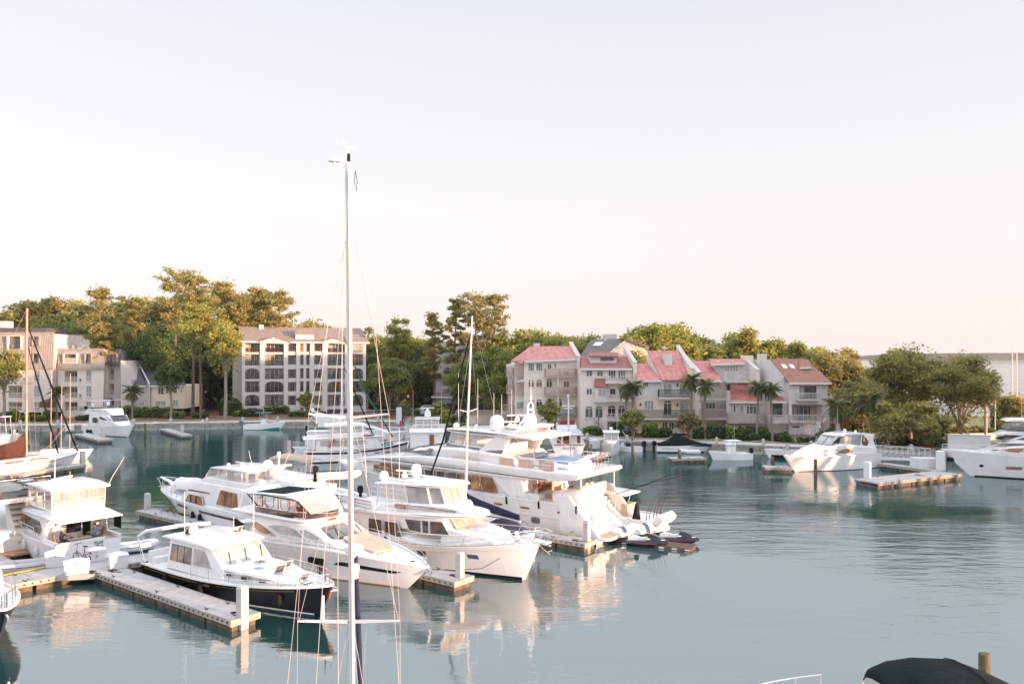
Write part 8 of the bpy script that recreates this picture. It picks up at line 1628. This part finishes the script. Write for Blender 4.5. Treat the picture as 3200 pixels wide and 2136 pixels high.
def make_tree(kind, H_, cr, seed, leaf=.3, n=5200, m=None, bk=None, bare=.5, cb=None):
    """returns (trunk mesh, crown mesh); cr crown radius"""
    global rng; rng = np.random.default_rng(seed); rnd_ = random.Random(seed); C = []; segs = []; m = m or leafo; bk = bk or bark
    if kind == 'pine':
        top = H_ * .93; lean = rnd_.uniform(-.03,.03) * H_; tr = [(lean * t * t, lean * .5 * t, top * t) for t in (0,.25,.5,.75,1)]
        segs.append((tr, [.010 * H_ + .07,.008 * H_ + .06,.007 * H_ + .05,.005 * H_ + .04,.05])); k = int(15 + H_ * .5); per = n // k
        for i in range(k):
            t = bare + (1 - bare) * (i + rnd_.uniform(-.6,1.4)) / k; t = min(.97, t); a = i * 2.4 + rnd_.uniform(-.5,.5); rad = cr * (1.0 - abs((t - bare) / (1 - bare) - .45) * 1.05) * rnd_.uniform(.55,1.15)
            z = H_ * t; b0 = Vector((lean * t * t, lean * .5 * t, z - rad * .25)); e = b0 + Vector((math.cos(a) * rad, math.sin(a) * rad, rad * rnd_.uniform(.1,.5)))
            segs.append(([b0, b0.lerp(e,.5) + Vector((0,0,-.1 * rad * .5)), e], [.10,.07,.03]))
            for q in range(4): p = b0.lerp(e, rnd_.uniform(.4,1.15)); g = rnd_.uniform(.55,1.3); C.append(clump(p + Vector((rnd_.uniform(-.8,.8), rnd_.uniform(-.8,.8), rnd_.uniform(-.2,.6))),(cr * .22 * g, cr * .22 * g, cr * .11 * g), int(per / 4 * g),.3))
        C.append(clump((lean, lean * .5, H_ * .95),(cr * .45, cr * .45, H_ * .05 + .3), per,.3))
    else:
        wide = kind == 'oak'; th_ = H_ * (cb / .75 if cb else (.30 if wide else .38)); tw_ = .012 * H_ + .08
        segs.append(([(0,0,0),(.1,.05, th_ * .5),(.0,.0, th_)], [tw_ * 1.3, tw_, tw_ * .9])); k = 9 if wide else 7; cz = (th_ * .75 + H_) / 2; hz = (H_ - th_ * .75) / 2
        nc = 46 if wide else 34; per = n // nc
        for i in range(k):
            a = i * 2 * math.pi / k + rnd_.uniform(-.4,.4); rr_ = cr * rnd_.uniform(.5,.85); e = Vector((math.cos(a) * rr_, math.sin(a) * rr_, cz + hz * rnd_.uniform(-.3,.6)))
            s_ = Vector((0,0, th_ * rnd_.uniform(.75,1))); segs.append(([s_, s_.lerp(e,.4) + Vector((0,0, hz * .15)), s_.lerp(e,.75) + Vector((rnd_.uniform(-.4,.4), rnd_.uniform(-.4,.4), hz * .1)), e], [tw_ * .55, tw_ * .38, tw_ * .22,.04]))
        for i in range(nc):
            d = rng.normal(size=3); d /= np.linalg.norm(d);
            if d[2] < -.35: d[2] *= -.6
            q = rnd_.uniform(.55,1.02); irr = 1 + .22 * math.sin(3 * math.atan2(d[1], d[0]) + seed) + rnd_.uniform(-.12,.12)
            p = np.array((d[0] * cr * q * irr, d[1] * cr * q * irr, cz + d[2] * hz * q * (1.0 + rnd_.uniform(-.15,.1)))); s_ = rnd_.uniform(.16,.34) * cr
            C.append(clump(p, (s_, s_, s_ * .62), per,.35))
        C.append(clump((0,0, cz),(cr * .7, cr * .7, hz * .7), n // 7,.2))
    C = np.concatenate(C); S = leaf * (.42 + 1.25 * rng.random(len(C)) ** 1.8)
    return limbs('trunk', segs, bk), leafmesh('crown', C, S, m)
def tree_at(label, kind, c, x, ytop, Y, wpx, ybase=None, m=None, seed=1, n=5200, bare=.5, name=None, leaf=None, group=None, bk=None, cb=None):
    Y *= KY; px, pt = PX(c, x, ytop); s_ = FPX / Y; X = (px - 1600) / s_; zt = H - (pt - HZ) / s_; sc_ = CR[c][2] if c != 'p' else 1; cr = wpx / sc_ / s_ / 2
    tm, cm = make_tree(kind, zt - 1.1, cr, seed, leaf or (.13 + .00035 * Y), int(n * 1.9), m, bk, bare, cb)
    T = thing(name or {'pine': 'pine_tree', 'oak': 'oak_tree'}.get(kind, 'broadleaf_tree'), label, 'tree', (X, Y,1.1),0, group)
    part(T, 'trunk', None, None, mesh=tm); part(T, 'crown', None, None, mesh=cm); return T
def fill_tree(lst, c, Y, kind, base_label, group, m=None, cr=4.5, bare=.5, n=4200, seeds=3):
    """repeats of a background kind: copies share mesh data"""
    protos = []
    for k in range(seeds): protos.append(make_tree(kind,14, cr,100 + k * 7 + int(Y),.23, int(n * 2.5), m, None, bare))
    for i, (x, yt) in enumerate(lst):
        px, pt = PX(c, x, yt); YY = (Y + (i * 37 % 11) - 5) * KY; s_ = FPX / YY; zt = H - (pt - HZ) / s_; tm, cm = protos[i % seeds]
        T = thing({'pine': 'pine_tree', 'oak': 'oak_tree'}.get(kind, 'broadleaf_tree'), base_label, 'tree', ((px - 1600) / s_, YY,1.1), i * 1.7, group); k_ = (zt - 1.1) / 14; T.scale = (max(.85, k_ * .8 + .2), max(.85, k_ * .8 + .2), k_)
        part(T, 'trunk', None, None, mesh=tm); part(T, 'crown', None, None, mesh=cm)
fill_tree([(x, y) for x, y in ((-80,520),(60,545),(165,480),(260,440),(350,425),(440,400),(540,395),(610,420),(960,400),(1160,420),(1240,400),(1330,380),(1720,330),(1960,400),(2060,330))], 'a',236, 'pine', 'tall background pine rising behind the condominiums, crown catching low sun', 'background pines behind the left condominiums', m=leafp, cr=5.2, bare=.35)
fill_tree([(x, y) for x, y in ((-60,600),(100,580),(230,520),(340,500),(460,480),(560,500),(660,500),(760,560),(850,520),(980,560),(1090,520),(1190,540),(1290,560),(1400,560),(1500,520),(1600,540),(1700,560),(1800,560),(1900,620),(1240,760),(1150,800))], 'a',224, 'oak', 'rounded green tree of the wood behind the left condominiums', 'rounded trees behind the left condominiums', cr=5.5)
fill_tree([(x, y) for x, y in ((560,500),(640,520),(720,530),(790,560))], 'b',238, 'oak', 'orange-lit tree top just above the condominium roof', 'tree tops above the condominium roof', m=leafp, cr=5)
fill_tree([(x, y) for x, y in ((1200,640),(1290,600),(1380,680),(1470,660),(1560,640),(1640,650),(1720,700),(1790,760),(1860,700),(1940,720),(2030,760))], 'b',226, 'oak', 'dark green tree closing the gap between the condominium and the townhouses', 'dark trees beyond the car park', cr=5.5)
fill_tree([(x, y) for x, y in ((1240,800),(1330,830),(1560,850),(1640,830),(1700,900),(1450,900),(1850,820),(1960,860))], 'b',214, 'oak', 'shadowed lower tree behind the car park road', 'lower trees behind the car park', cr=5)
fill_tree([(x, y) for x, y in ((560,620),(640,560),(720,520),(800,480),(880,470),(960,440),(1040,520),(1100,480),(1180,510),(1250,530),(1320,520),(1400,490),(1460,520))], 'c',196, 'round', 'bright yellow-green tree top behind the townhouse roofs', 'bright trees behind the townhouses', m=leafy, cr=4.6)
fill_tree([(180,270),(260,190),(340,155),(430,140),(520,165),(600,180),(680,270),(760,290),(840,310),(560,280),(400,260)], 'd',182, 'round', 'sunlit spreading tree behind the middle townhouse gables', 'trees behind the middle townhouses', m=leafy, cr=4.6)
fill_tree([(x, y) for x, y in ((880,400),(980,310),(1060,260),(1130,245),(1200,300),(1260,340),(1340,330),(1400,345),(1480,360),(1540,350),(1600,370),(1680,380),(1760,400))], 'd',180, 'round', 'feathery sunlit tree behind the right townhouses', 'feathery trees behind the right townhouses', m=leafy, cr=4.2)
fill_tree([(x, y) for x, y in ((1760,400),(1840,370),(1920,360),(1960,450),(2040,560),(1900,520),(2000,560),(1840,600),(2080,640))], 'd',158, 'round', 'olive tree massed right of the end townhouse', 'olive trees right of the townhouses', cr=4.0, m=leafr)
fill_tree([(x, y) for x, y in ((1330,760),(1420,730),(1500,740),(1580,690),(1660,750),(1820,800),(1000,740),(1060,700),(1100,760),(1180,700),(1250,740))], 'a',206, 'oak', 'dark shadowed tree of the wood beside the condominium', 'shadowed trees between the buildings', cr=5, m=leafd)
for a in (
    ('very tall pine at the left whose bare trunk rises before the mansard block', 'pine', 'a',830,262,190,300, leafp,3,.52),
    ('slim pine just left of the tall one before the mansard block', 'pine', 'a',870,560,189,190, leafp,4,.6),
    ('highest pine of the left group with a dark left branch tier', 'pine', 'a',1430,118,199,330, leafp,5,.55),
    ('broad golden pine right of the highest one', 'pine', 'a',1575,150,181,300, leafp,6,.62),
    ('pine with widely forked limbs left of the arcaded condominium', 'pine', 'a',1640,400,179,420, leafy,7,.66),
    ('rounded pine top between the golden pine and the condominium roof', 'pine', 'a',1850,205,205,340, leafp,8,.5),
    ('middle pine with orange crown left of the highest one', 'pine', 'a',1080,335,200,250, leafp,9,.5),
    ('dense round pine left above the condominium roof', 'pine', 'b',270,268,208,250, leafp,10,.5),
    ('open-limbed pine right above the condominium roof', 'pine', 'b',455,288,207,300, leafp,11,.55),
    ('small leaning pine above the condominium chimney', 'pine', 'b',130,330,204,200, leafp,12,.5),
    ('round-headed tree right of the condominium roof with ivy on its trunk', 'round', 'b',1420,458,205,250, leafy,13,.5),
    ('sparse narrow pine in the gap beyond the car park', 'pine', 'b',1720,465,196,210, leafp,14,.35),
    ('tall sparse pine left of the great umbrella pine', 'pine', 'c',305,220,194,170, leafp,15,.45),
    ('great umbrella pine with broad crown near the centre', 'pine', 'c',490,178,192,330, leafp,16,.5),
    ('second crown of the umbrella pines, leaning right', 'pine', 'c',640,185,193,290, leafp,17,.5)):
    tree_at(a[0], a[1], a[2], a[3], a[4], a[5], a[6], m=a[7], seed=a[8], bare=a[9], n=5200)
for a in (
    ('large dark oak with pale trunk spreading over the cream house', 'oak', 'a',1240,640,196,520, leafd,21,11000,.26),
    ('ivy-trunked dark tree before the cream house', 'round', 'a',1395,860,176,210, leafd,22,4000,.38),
    ('bright green sweetgum with pale curved trunk left of the arcaded condominium', 'round', 'a',1840,560,175,290, leafy,23,7500,.44),
    ('oak crown hanging in from the left edge behind the copper-lit mast', 'oak', 'a',30,750,170,290, leafo,24,5500,.36),
    ('spreading green oak at the head of the gangway', 'oak', 'b',1350,830,186,330, leafo,25,9000),
    ('big oak mass beside the sailboat mast left of the townhouses', 'oak', 'c',640,600,165,420, leafo,26,12000),
    ('lower oak with twisting pale limbs against the first townhouse', 'oak', 'c',690,760,158,300, leafo,27,9000),
    ('left oak of the mass, behind the navy forestay', 'oak', 'c',420,690,172,320, leafo,28,9000),
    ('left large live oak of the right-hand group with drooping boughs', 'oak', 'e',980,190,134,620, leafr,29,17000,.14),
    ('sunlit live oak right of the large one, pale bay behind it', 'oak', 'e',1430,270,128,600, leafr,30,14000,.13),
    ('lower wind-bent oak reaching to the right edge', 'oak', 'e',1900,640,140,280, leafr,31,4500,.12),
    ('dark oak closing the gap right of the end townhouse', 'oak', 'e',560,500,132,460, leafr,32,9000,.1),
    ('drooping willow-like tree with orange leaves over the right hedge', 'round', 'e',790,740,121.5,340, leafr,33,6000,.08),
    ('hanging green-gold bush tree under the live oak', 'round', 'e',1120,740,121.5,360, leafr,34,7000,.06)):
    tree_at(a[0], a[1], a[2], a[3], a[4], a[5], a[6], m=a[7], seed=a[8], n=a[9], cb=a[10] if len(a) > 10 else None, bk=mat('pale_bark', (.30,.25,.20),.95, var=.3, vs=3))
for lb, c, x, yt, Y, w_, m_, sd_ in (('small trained tree before the arcaded condominium', 'b',670,1108,181,120, leafo,41),('flowering small tree with pinkish blossoms before the pink-roofed double house', 'd',655,882,131,200, mat('blossom_leaves', (.16,.15,.06),.8, col2=(.30,.20,.12), vs=1.2, trans=.2, island=.4),42),
    ('crape myrtle standing before the first townhouse', 'c',1085,1035,142,170, leafo,43),('open small tree beside the tall palm', 'd',200,850,134,160, leafo,44),('round leafy shrub tree by the silver car', 'N',1050,410,160,220, leafo,45),('small tree with orange leaves before the car park hedge', 'N',690,195,200,120, mat('orange_leaves', (.34,.15,.03),.8, trans=.3),46),('little umbrella tree on the car park island', 'N',640,385,170,110, leafo,47),('orange-leaved small tree by the end house', 'e',405,865,126,70, mat('orange_leaves', (.34,.15,.03),.8),48),('rusty-tipped small tree before the parked cars', 'N',1150,505,152,130, leafy,49)):
    tree_at(lb, 'round', c, x, yt, Y, w_, m=m_, seed=sd_, n=2600, leaf=.18, name='small_tree')
def QY(x): return interp(QL, x)
def frond_mesh(L_, seed):
    rn = random.Random(seed); mb = MB(); n = 9; sp = []
    for i in range(n + 1): t = i / n; sp.append(Vector((L_ * t,0, L_ * (.28 * t - .75 * t * t))))
    mb.tube(sp, [.03 - .02 * i / n for i in range(n + 1)],4)
    for i in range(3, n + 1):
        for sg in (1,-1):
            for j in (0,.5):
                p = sp[i - 1].lerp(sp[i], j); ll = L_ * .34 * (1 - abs(i / n - .6)); q = p + Vector((ll * .55, sg * ll * .8, -ll * .35 - rn.uniform(0,.1))); w_ = .08
                mb.add([p + Vector((-w_,0,0)), p + Vector((w_,0,0)), q], [(0,1,2)])
    return mb.mesh('frond', palmm,0)
FR = [frond_mesh(1.3, i) for i in range(3)]
def palm(label, c, x, ycrown, ybase, Y=None, s_=1.0, nf=44):
    if Y is None: p = at(*PX(c, x, ybase),1.2); Y = p.y
    else: Y *= KY
    X = (PX(c, x,0)[0] - 1600) / FPX * Y; zc = H - (PX(c, x, ycrown)[1] - HZ) / FPX * Y; h = zc - 1.1
    T = thing('palm_tree', label, 'palm tree', (X, Y,1.1)); rn = random.Random(int(X * 10)); ln = rn.uniform(-.3,.3)
    part(T, 'trunk', MB().tube([(ln,0,0),(ln * .4,0, h * .5),(0,0, h - .2)], [.24,.19,.17],8), barkp,60)
    part(T, 'boot_skirt', MB().lathe([(.16,-1.1),(.26,-.7),(.32,-.25),(.2,.1)], (0,0, h),9), barkp,0)
    for i in range(nf):
        o = part(T, 'frond', None, None, mesh=FR[i % 3]); e = rn.uniform(-.75,1.25); o.location = (0,0, h); o.rotation_euler = (rn.uniform(-.3,.3), -e + .1, i * 2.399); k = s_ * rn.uniform(.85,1.15); o.scale = (k, k, k)
    return T
for a in (('palm in front of the awning entrance at left', 'a',460,1110,1325),('palm before the metal-roofed house at left', 'a',1080,1110,1330),('tall palm before the cream double house, left of a pair', 'd',205,670,1035),('shorter palm tucked behind the tall one', 'd',150,700,950),('left palm of the pair beside the pink roof', 'd',680,625,905),('right palm of the pair beside the pink roof', 'd',790,670,990),
    ('left palm of the pair before the grey decks house', 'd',1228,680,1010),('right palm of the pair before the grey decks house', 'd',1330,700,1055)): palm(*a, Y=(QY((PX('d', a[2],0)[0] - 1600) / FPX * 112) + 6.5) / KY if a[1] == 'd' else None, s_=1.15 if a[1] == 'd' else 1.35)
palm('palm by the orange shrub behind the car park', 'N',738,235,385, s_=1.3, nf=20); palm('stout shaggy palm beside the garden wall', 'N',1772,440,575, s_=1.6); palm('shaggy palm behind the sailboat forestay', 'N',1335,330,640, s_=1.4); palm('palm at the right end of the condominium', 'N',200,215,560, s_=1.3)
palm('dark palm in the shade right of the end townhouse', 'e',330,760,1000, Y=127, s_=1.3); palm('taller dark palm in the shade under the right oaks', 'e',625,720,1045, Y=124, s_=1.5)
def hedge(label, c, x0, y0, x1, y1, base=None, m=None, d=1.8, n=None, seed=0, name='hedge', z=1.1, yoff=0):
    """box-ish mass seen between pixel corners, standing on the ground line y1"""
    global rng; rng = np.random.default_rng(seed + abs(int(x0))); p0, p1 = at(*PX(c, x0, y1), z), at(*PX(c, x1, y1), z); Y = (p0.y + p1.y) / 2 + yoff
    if c in 'cd': q_ = QY((p0.x + p1.x) / 2); Y = max(q_ + 4.2, min(Y, q_ + 6.6))
    s_ = FPX / Y; k = CR[c][2]; w_ = (x1 - x0) / k / s_; h = max(.5, (y1 - y0) / k / s_)
    n = n or int(260 + w_ * h * 90); X = (PX(c, (x0 + x1) / 2,0)[0] - 1600) / s_
    P_ = (rng.random((n,3)) - .5) * 2; ax = rng.integers(0,3, n); sgn = np.where(rng.random(n) < .35,-1,1)
    for i in range(3):
        q = ax == i; P_[q, i] = sgn[q] * (1 if i != 2 else 1)
    P_ /= np.maximum(1, (np.abs(P_) ** 4).sum(1) ** .25)[:, None]; P_[:,2] = (P_[:,2] + 1) / 2; bump = 1 + .10 * np.sin(P_[:,0] * w_ * 1.3 + seed) + rng.normal(0,.04, n)
    C = np.stack([P_[:,0] * w_ / 2, P_[:,1] * d / 2 * bump, P_[:,2] * h * bump],1); S = .17 * (.7 + .7 * rng.random(n))
    o = link(name, leafmesh(name, C, S, m or leafd), None, (X, Y + d / 2, z)); tag(o, label, 'hedge' if name == 'hedge' else 'shrub')
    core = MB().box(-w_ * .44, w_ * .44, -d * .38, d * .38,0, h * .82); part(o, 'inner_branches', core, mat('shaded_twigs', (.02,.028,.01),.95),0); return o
HD = [('long clipped hedge at far left behind the seawall', 'G',0,185,235,355, leafh),('dark clipped hedge behind the copper-lit mast', 'G',240,170,580,270, leafd),('lower clipped hedge right of the copper-lit mast', 'G',300,250,700,345, leafh),('rounded shrub at the left edge by the condo window', 'G',-10,82,125,185, leafd),('shrub right of the entrance column', 'G',690,180,820,330, leafd),('small clipped shrub at the terrace wall', 'G',1215,255,1395,335, leafd),('dark shrub beside the small cruiser', 'G',1380,200,1560,330, leafd),
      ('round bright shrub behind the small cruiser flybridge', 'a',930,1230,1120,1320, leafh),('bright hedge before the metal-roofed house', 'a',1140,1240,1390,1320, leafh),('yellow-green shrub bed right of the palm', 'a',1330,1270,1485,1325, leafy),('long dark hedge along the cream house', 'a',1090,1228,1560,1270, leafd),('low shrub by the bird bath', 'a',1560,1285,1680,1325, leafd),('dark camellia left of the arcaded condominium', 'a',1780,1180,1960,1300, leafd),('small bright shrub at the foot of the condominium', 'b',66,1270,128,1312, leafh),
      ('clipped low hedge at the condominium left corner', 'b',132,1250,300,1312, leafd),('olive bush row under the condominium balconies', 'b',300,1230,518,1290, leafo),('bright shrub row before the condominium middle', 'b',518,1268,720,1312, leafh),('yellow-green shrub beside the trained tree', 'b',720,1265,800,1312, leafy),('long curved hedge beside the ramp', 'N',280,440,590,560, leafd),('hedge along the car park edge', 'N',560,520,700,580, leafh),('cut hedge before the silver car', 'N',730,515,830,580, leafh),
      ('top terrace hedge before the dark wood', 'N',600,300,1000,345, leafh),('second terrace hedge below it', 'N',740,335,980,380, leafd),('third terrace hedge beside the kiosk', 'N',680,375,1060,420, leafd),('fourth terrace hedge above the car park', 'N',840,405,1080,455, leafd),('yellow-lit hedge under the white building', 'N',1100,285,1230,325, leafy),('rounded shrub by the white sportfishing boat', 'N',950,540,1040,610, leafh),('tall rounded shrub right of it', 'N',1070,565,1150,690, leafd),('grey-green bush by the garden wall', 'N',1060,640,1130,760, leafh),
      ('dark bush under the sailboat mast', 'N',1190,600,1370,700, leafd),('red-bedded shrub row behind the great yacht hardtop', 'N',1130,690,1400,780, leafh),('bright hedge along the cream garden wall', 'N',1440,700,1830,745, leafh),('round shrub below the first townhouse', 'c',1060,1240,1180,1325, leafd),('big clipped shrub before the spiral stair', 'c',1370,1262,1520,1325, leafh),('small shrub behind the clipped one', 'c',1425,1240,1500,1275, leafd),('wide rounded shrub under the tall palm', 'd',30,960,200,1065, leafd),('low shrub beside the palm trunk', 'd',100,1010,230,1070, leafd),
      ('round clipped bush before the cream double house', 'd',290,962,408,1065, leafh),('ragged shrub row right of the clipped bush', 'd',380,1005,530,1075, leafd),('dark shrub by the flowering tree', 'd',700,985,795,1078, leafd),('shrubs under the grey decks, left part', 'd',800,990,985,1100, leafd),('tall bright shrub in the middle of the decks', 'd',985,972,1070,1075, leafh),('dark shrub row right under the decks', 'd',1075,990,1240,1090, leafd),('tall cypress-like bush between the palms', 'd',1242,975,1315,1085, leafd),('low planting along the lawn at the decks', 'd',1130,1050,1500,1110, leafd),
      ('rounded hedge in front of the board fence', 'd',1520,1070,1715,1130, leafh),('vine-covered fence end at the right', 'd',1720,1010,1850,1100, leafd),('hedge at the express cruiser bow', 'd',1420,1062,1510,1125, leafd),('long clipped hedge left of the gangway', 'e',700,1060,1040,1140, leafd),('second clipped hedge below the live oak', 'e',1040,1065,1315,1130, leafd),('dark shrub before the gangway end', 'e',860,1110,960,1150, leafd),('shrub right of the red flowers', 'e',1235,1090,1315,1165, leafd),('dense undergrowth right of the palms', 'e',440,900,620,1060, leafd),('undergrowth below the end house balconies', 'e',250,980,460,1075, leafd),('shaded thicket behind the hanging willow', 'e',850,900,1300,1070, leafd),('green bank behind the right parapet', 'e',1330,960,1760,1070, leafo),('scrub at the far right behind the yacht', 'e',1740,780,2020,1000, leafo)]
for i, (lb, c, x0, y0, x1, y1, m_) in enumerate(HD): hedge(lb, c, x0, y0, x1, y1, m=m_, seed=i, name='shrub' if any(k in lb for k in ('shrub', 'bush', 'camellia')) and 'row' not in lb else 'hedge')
hedge('bed of red flowers at the seawall below the right hedge', 'e',1090,1125,1240,1160, m=mat('red_flowers', (.45,.06,.04),.8, col2=(.08,.12,.02), vs=6), n=900, seed=70, name='shrub', d=1.0)
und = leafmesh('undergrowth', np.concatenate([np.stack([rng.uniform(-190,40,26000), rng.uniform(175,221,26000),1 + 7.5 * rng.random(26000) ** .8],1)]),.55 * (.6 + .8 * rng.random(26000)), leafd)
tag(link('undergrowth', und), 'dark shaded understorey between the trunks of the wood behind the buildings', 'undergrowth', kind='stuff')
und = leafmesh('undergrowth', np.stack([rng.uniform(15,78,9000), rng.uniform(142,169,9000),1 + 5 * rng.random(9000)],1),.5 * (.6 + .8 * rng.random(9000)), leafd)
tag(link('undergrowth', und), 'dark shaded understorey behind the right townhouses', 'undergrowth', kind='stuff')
T = thing('bird_bath', 'small pale bird bath on the straw bed left of the condominium', 'bird bath', at(*PX('a',1658,1300),1.12)); part(T, 'bowl', MB().lathe([(.15,.9),(.5,1.0),(.5,1.08),(.1,1.02)], (0,0,0),12), pilem); part(T, 'stem', MB().lathe([(.25,0),(.1,.2),(.12,.9)], (0,0,0),8), pilem)
rng = np.random.default_rng(5); CC = []; tk = MB()
def grove(x0, x1, y0, y1, k, h0, h1, lo, cr_):
    for i in range(k):
        x, y, h = rng.uniform(x0, x1), lerp(y0, y1, (i + .5) / k), rng.uniform(h0, h1); tk.tube([(x, y,1),(x, y, h * .8)], [.35,.2],6)
        for q in range(9): CC.append(clump((x + rng.normal() * cr_ * .5, y + rng.normal() * cr_ * .5, lerp(lo, h, (q + .5) / 9)),(cr_ * .6, cr_ * .6,1.3),330))
grove(78,98,68,81,10,12,16,2,3.6); grove(80,106,34,97,64,21,27,11.5,4.4)
CC = np.concatenate(CC); tag(link('shade_grove', leafmesh('shade_grove', CC,.52 * (.6 + .8 * rng.random(len(CC))), leafp)), 'unseen trees added beyond the right edge to shade the houses', 'trees', kind='stuff')  # unseen trees added so their shadow falls on the houses and condominiums
tag(link('shade_trunks', tk.mesh('shade_trunks', bark)), 'trunks of the unseen trees added to shade the houses', 'trunks', kind='stuff')
hb = MB().box(-3800,3800,-280,4200,-1.2,60); hm_ = bpy.data.materials.new('haze'); hm_.use_nodes = True; hn = hm_.node_tree; hn.nodes.clear()
pv = NN(hn, 'ShaderNodeVolumePrincipled'); pv.inputs['Color'].default_value = (.80,.86,1,1); pv.inputs['Density'].default_value = .00007; pv.inputs['Anisotropy'].default_value = .2
ho = NN(hn, 'ShaderNodeOutputMaterial'); hn.links.new(pv.outputs[0], ho.inputs['Volume']); o = link('haze', hb.mesh('haze', hm_,0)); o['kind'] = 'stuff'
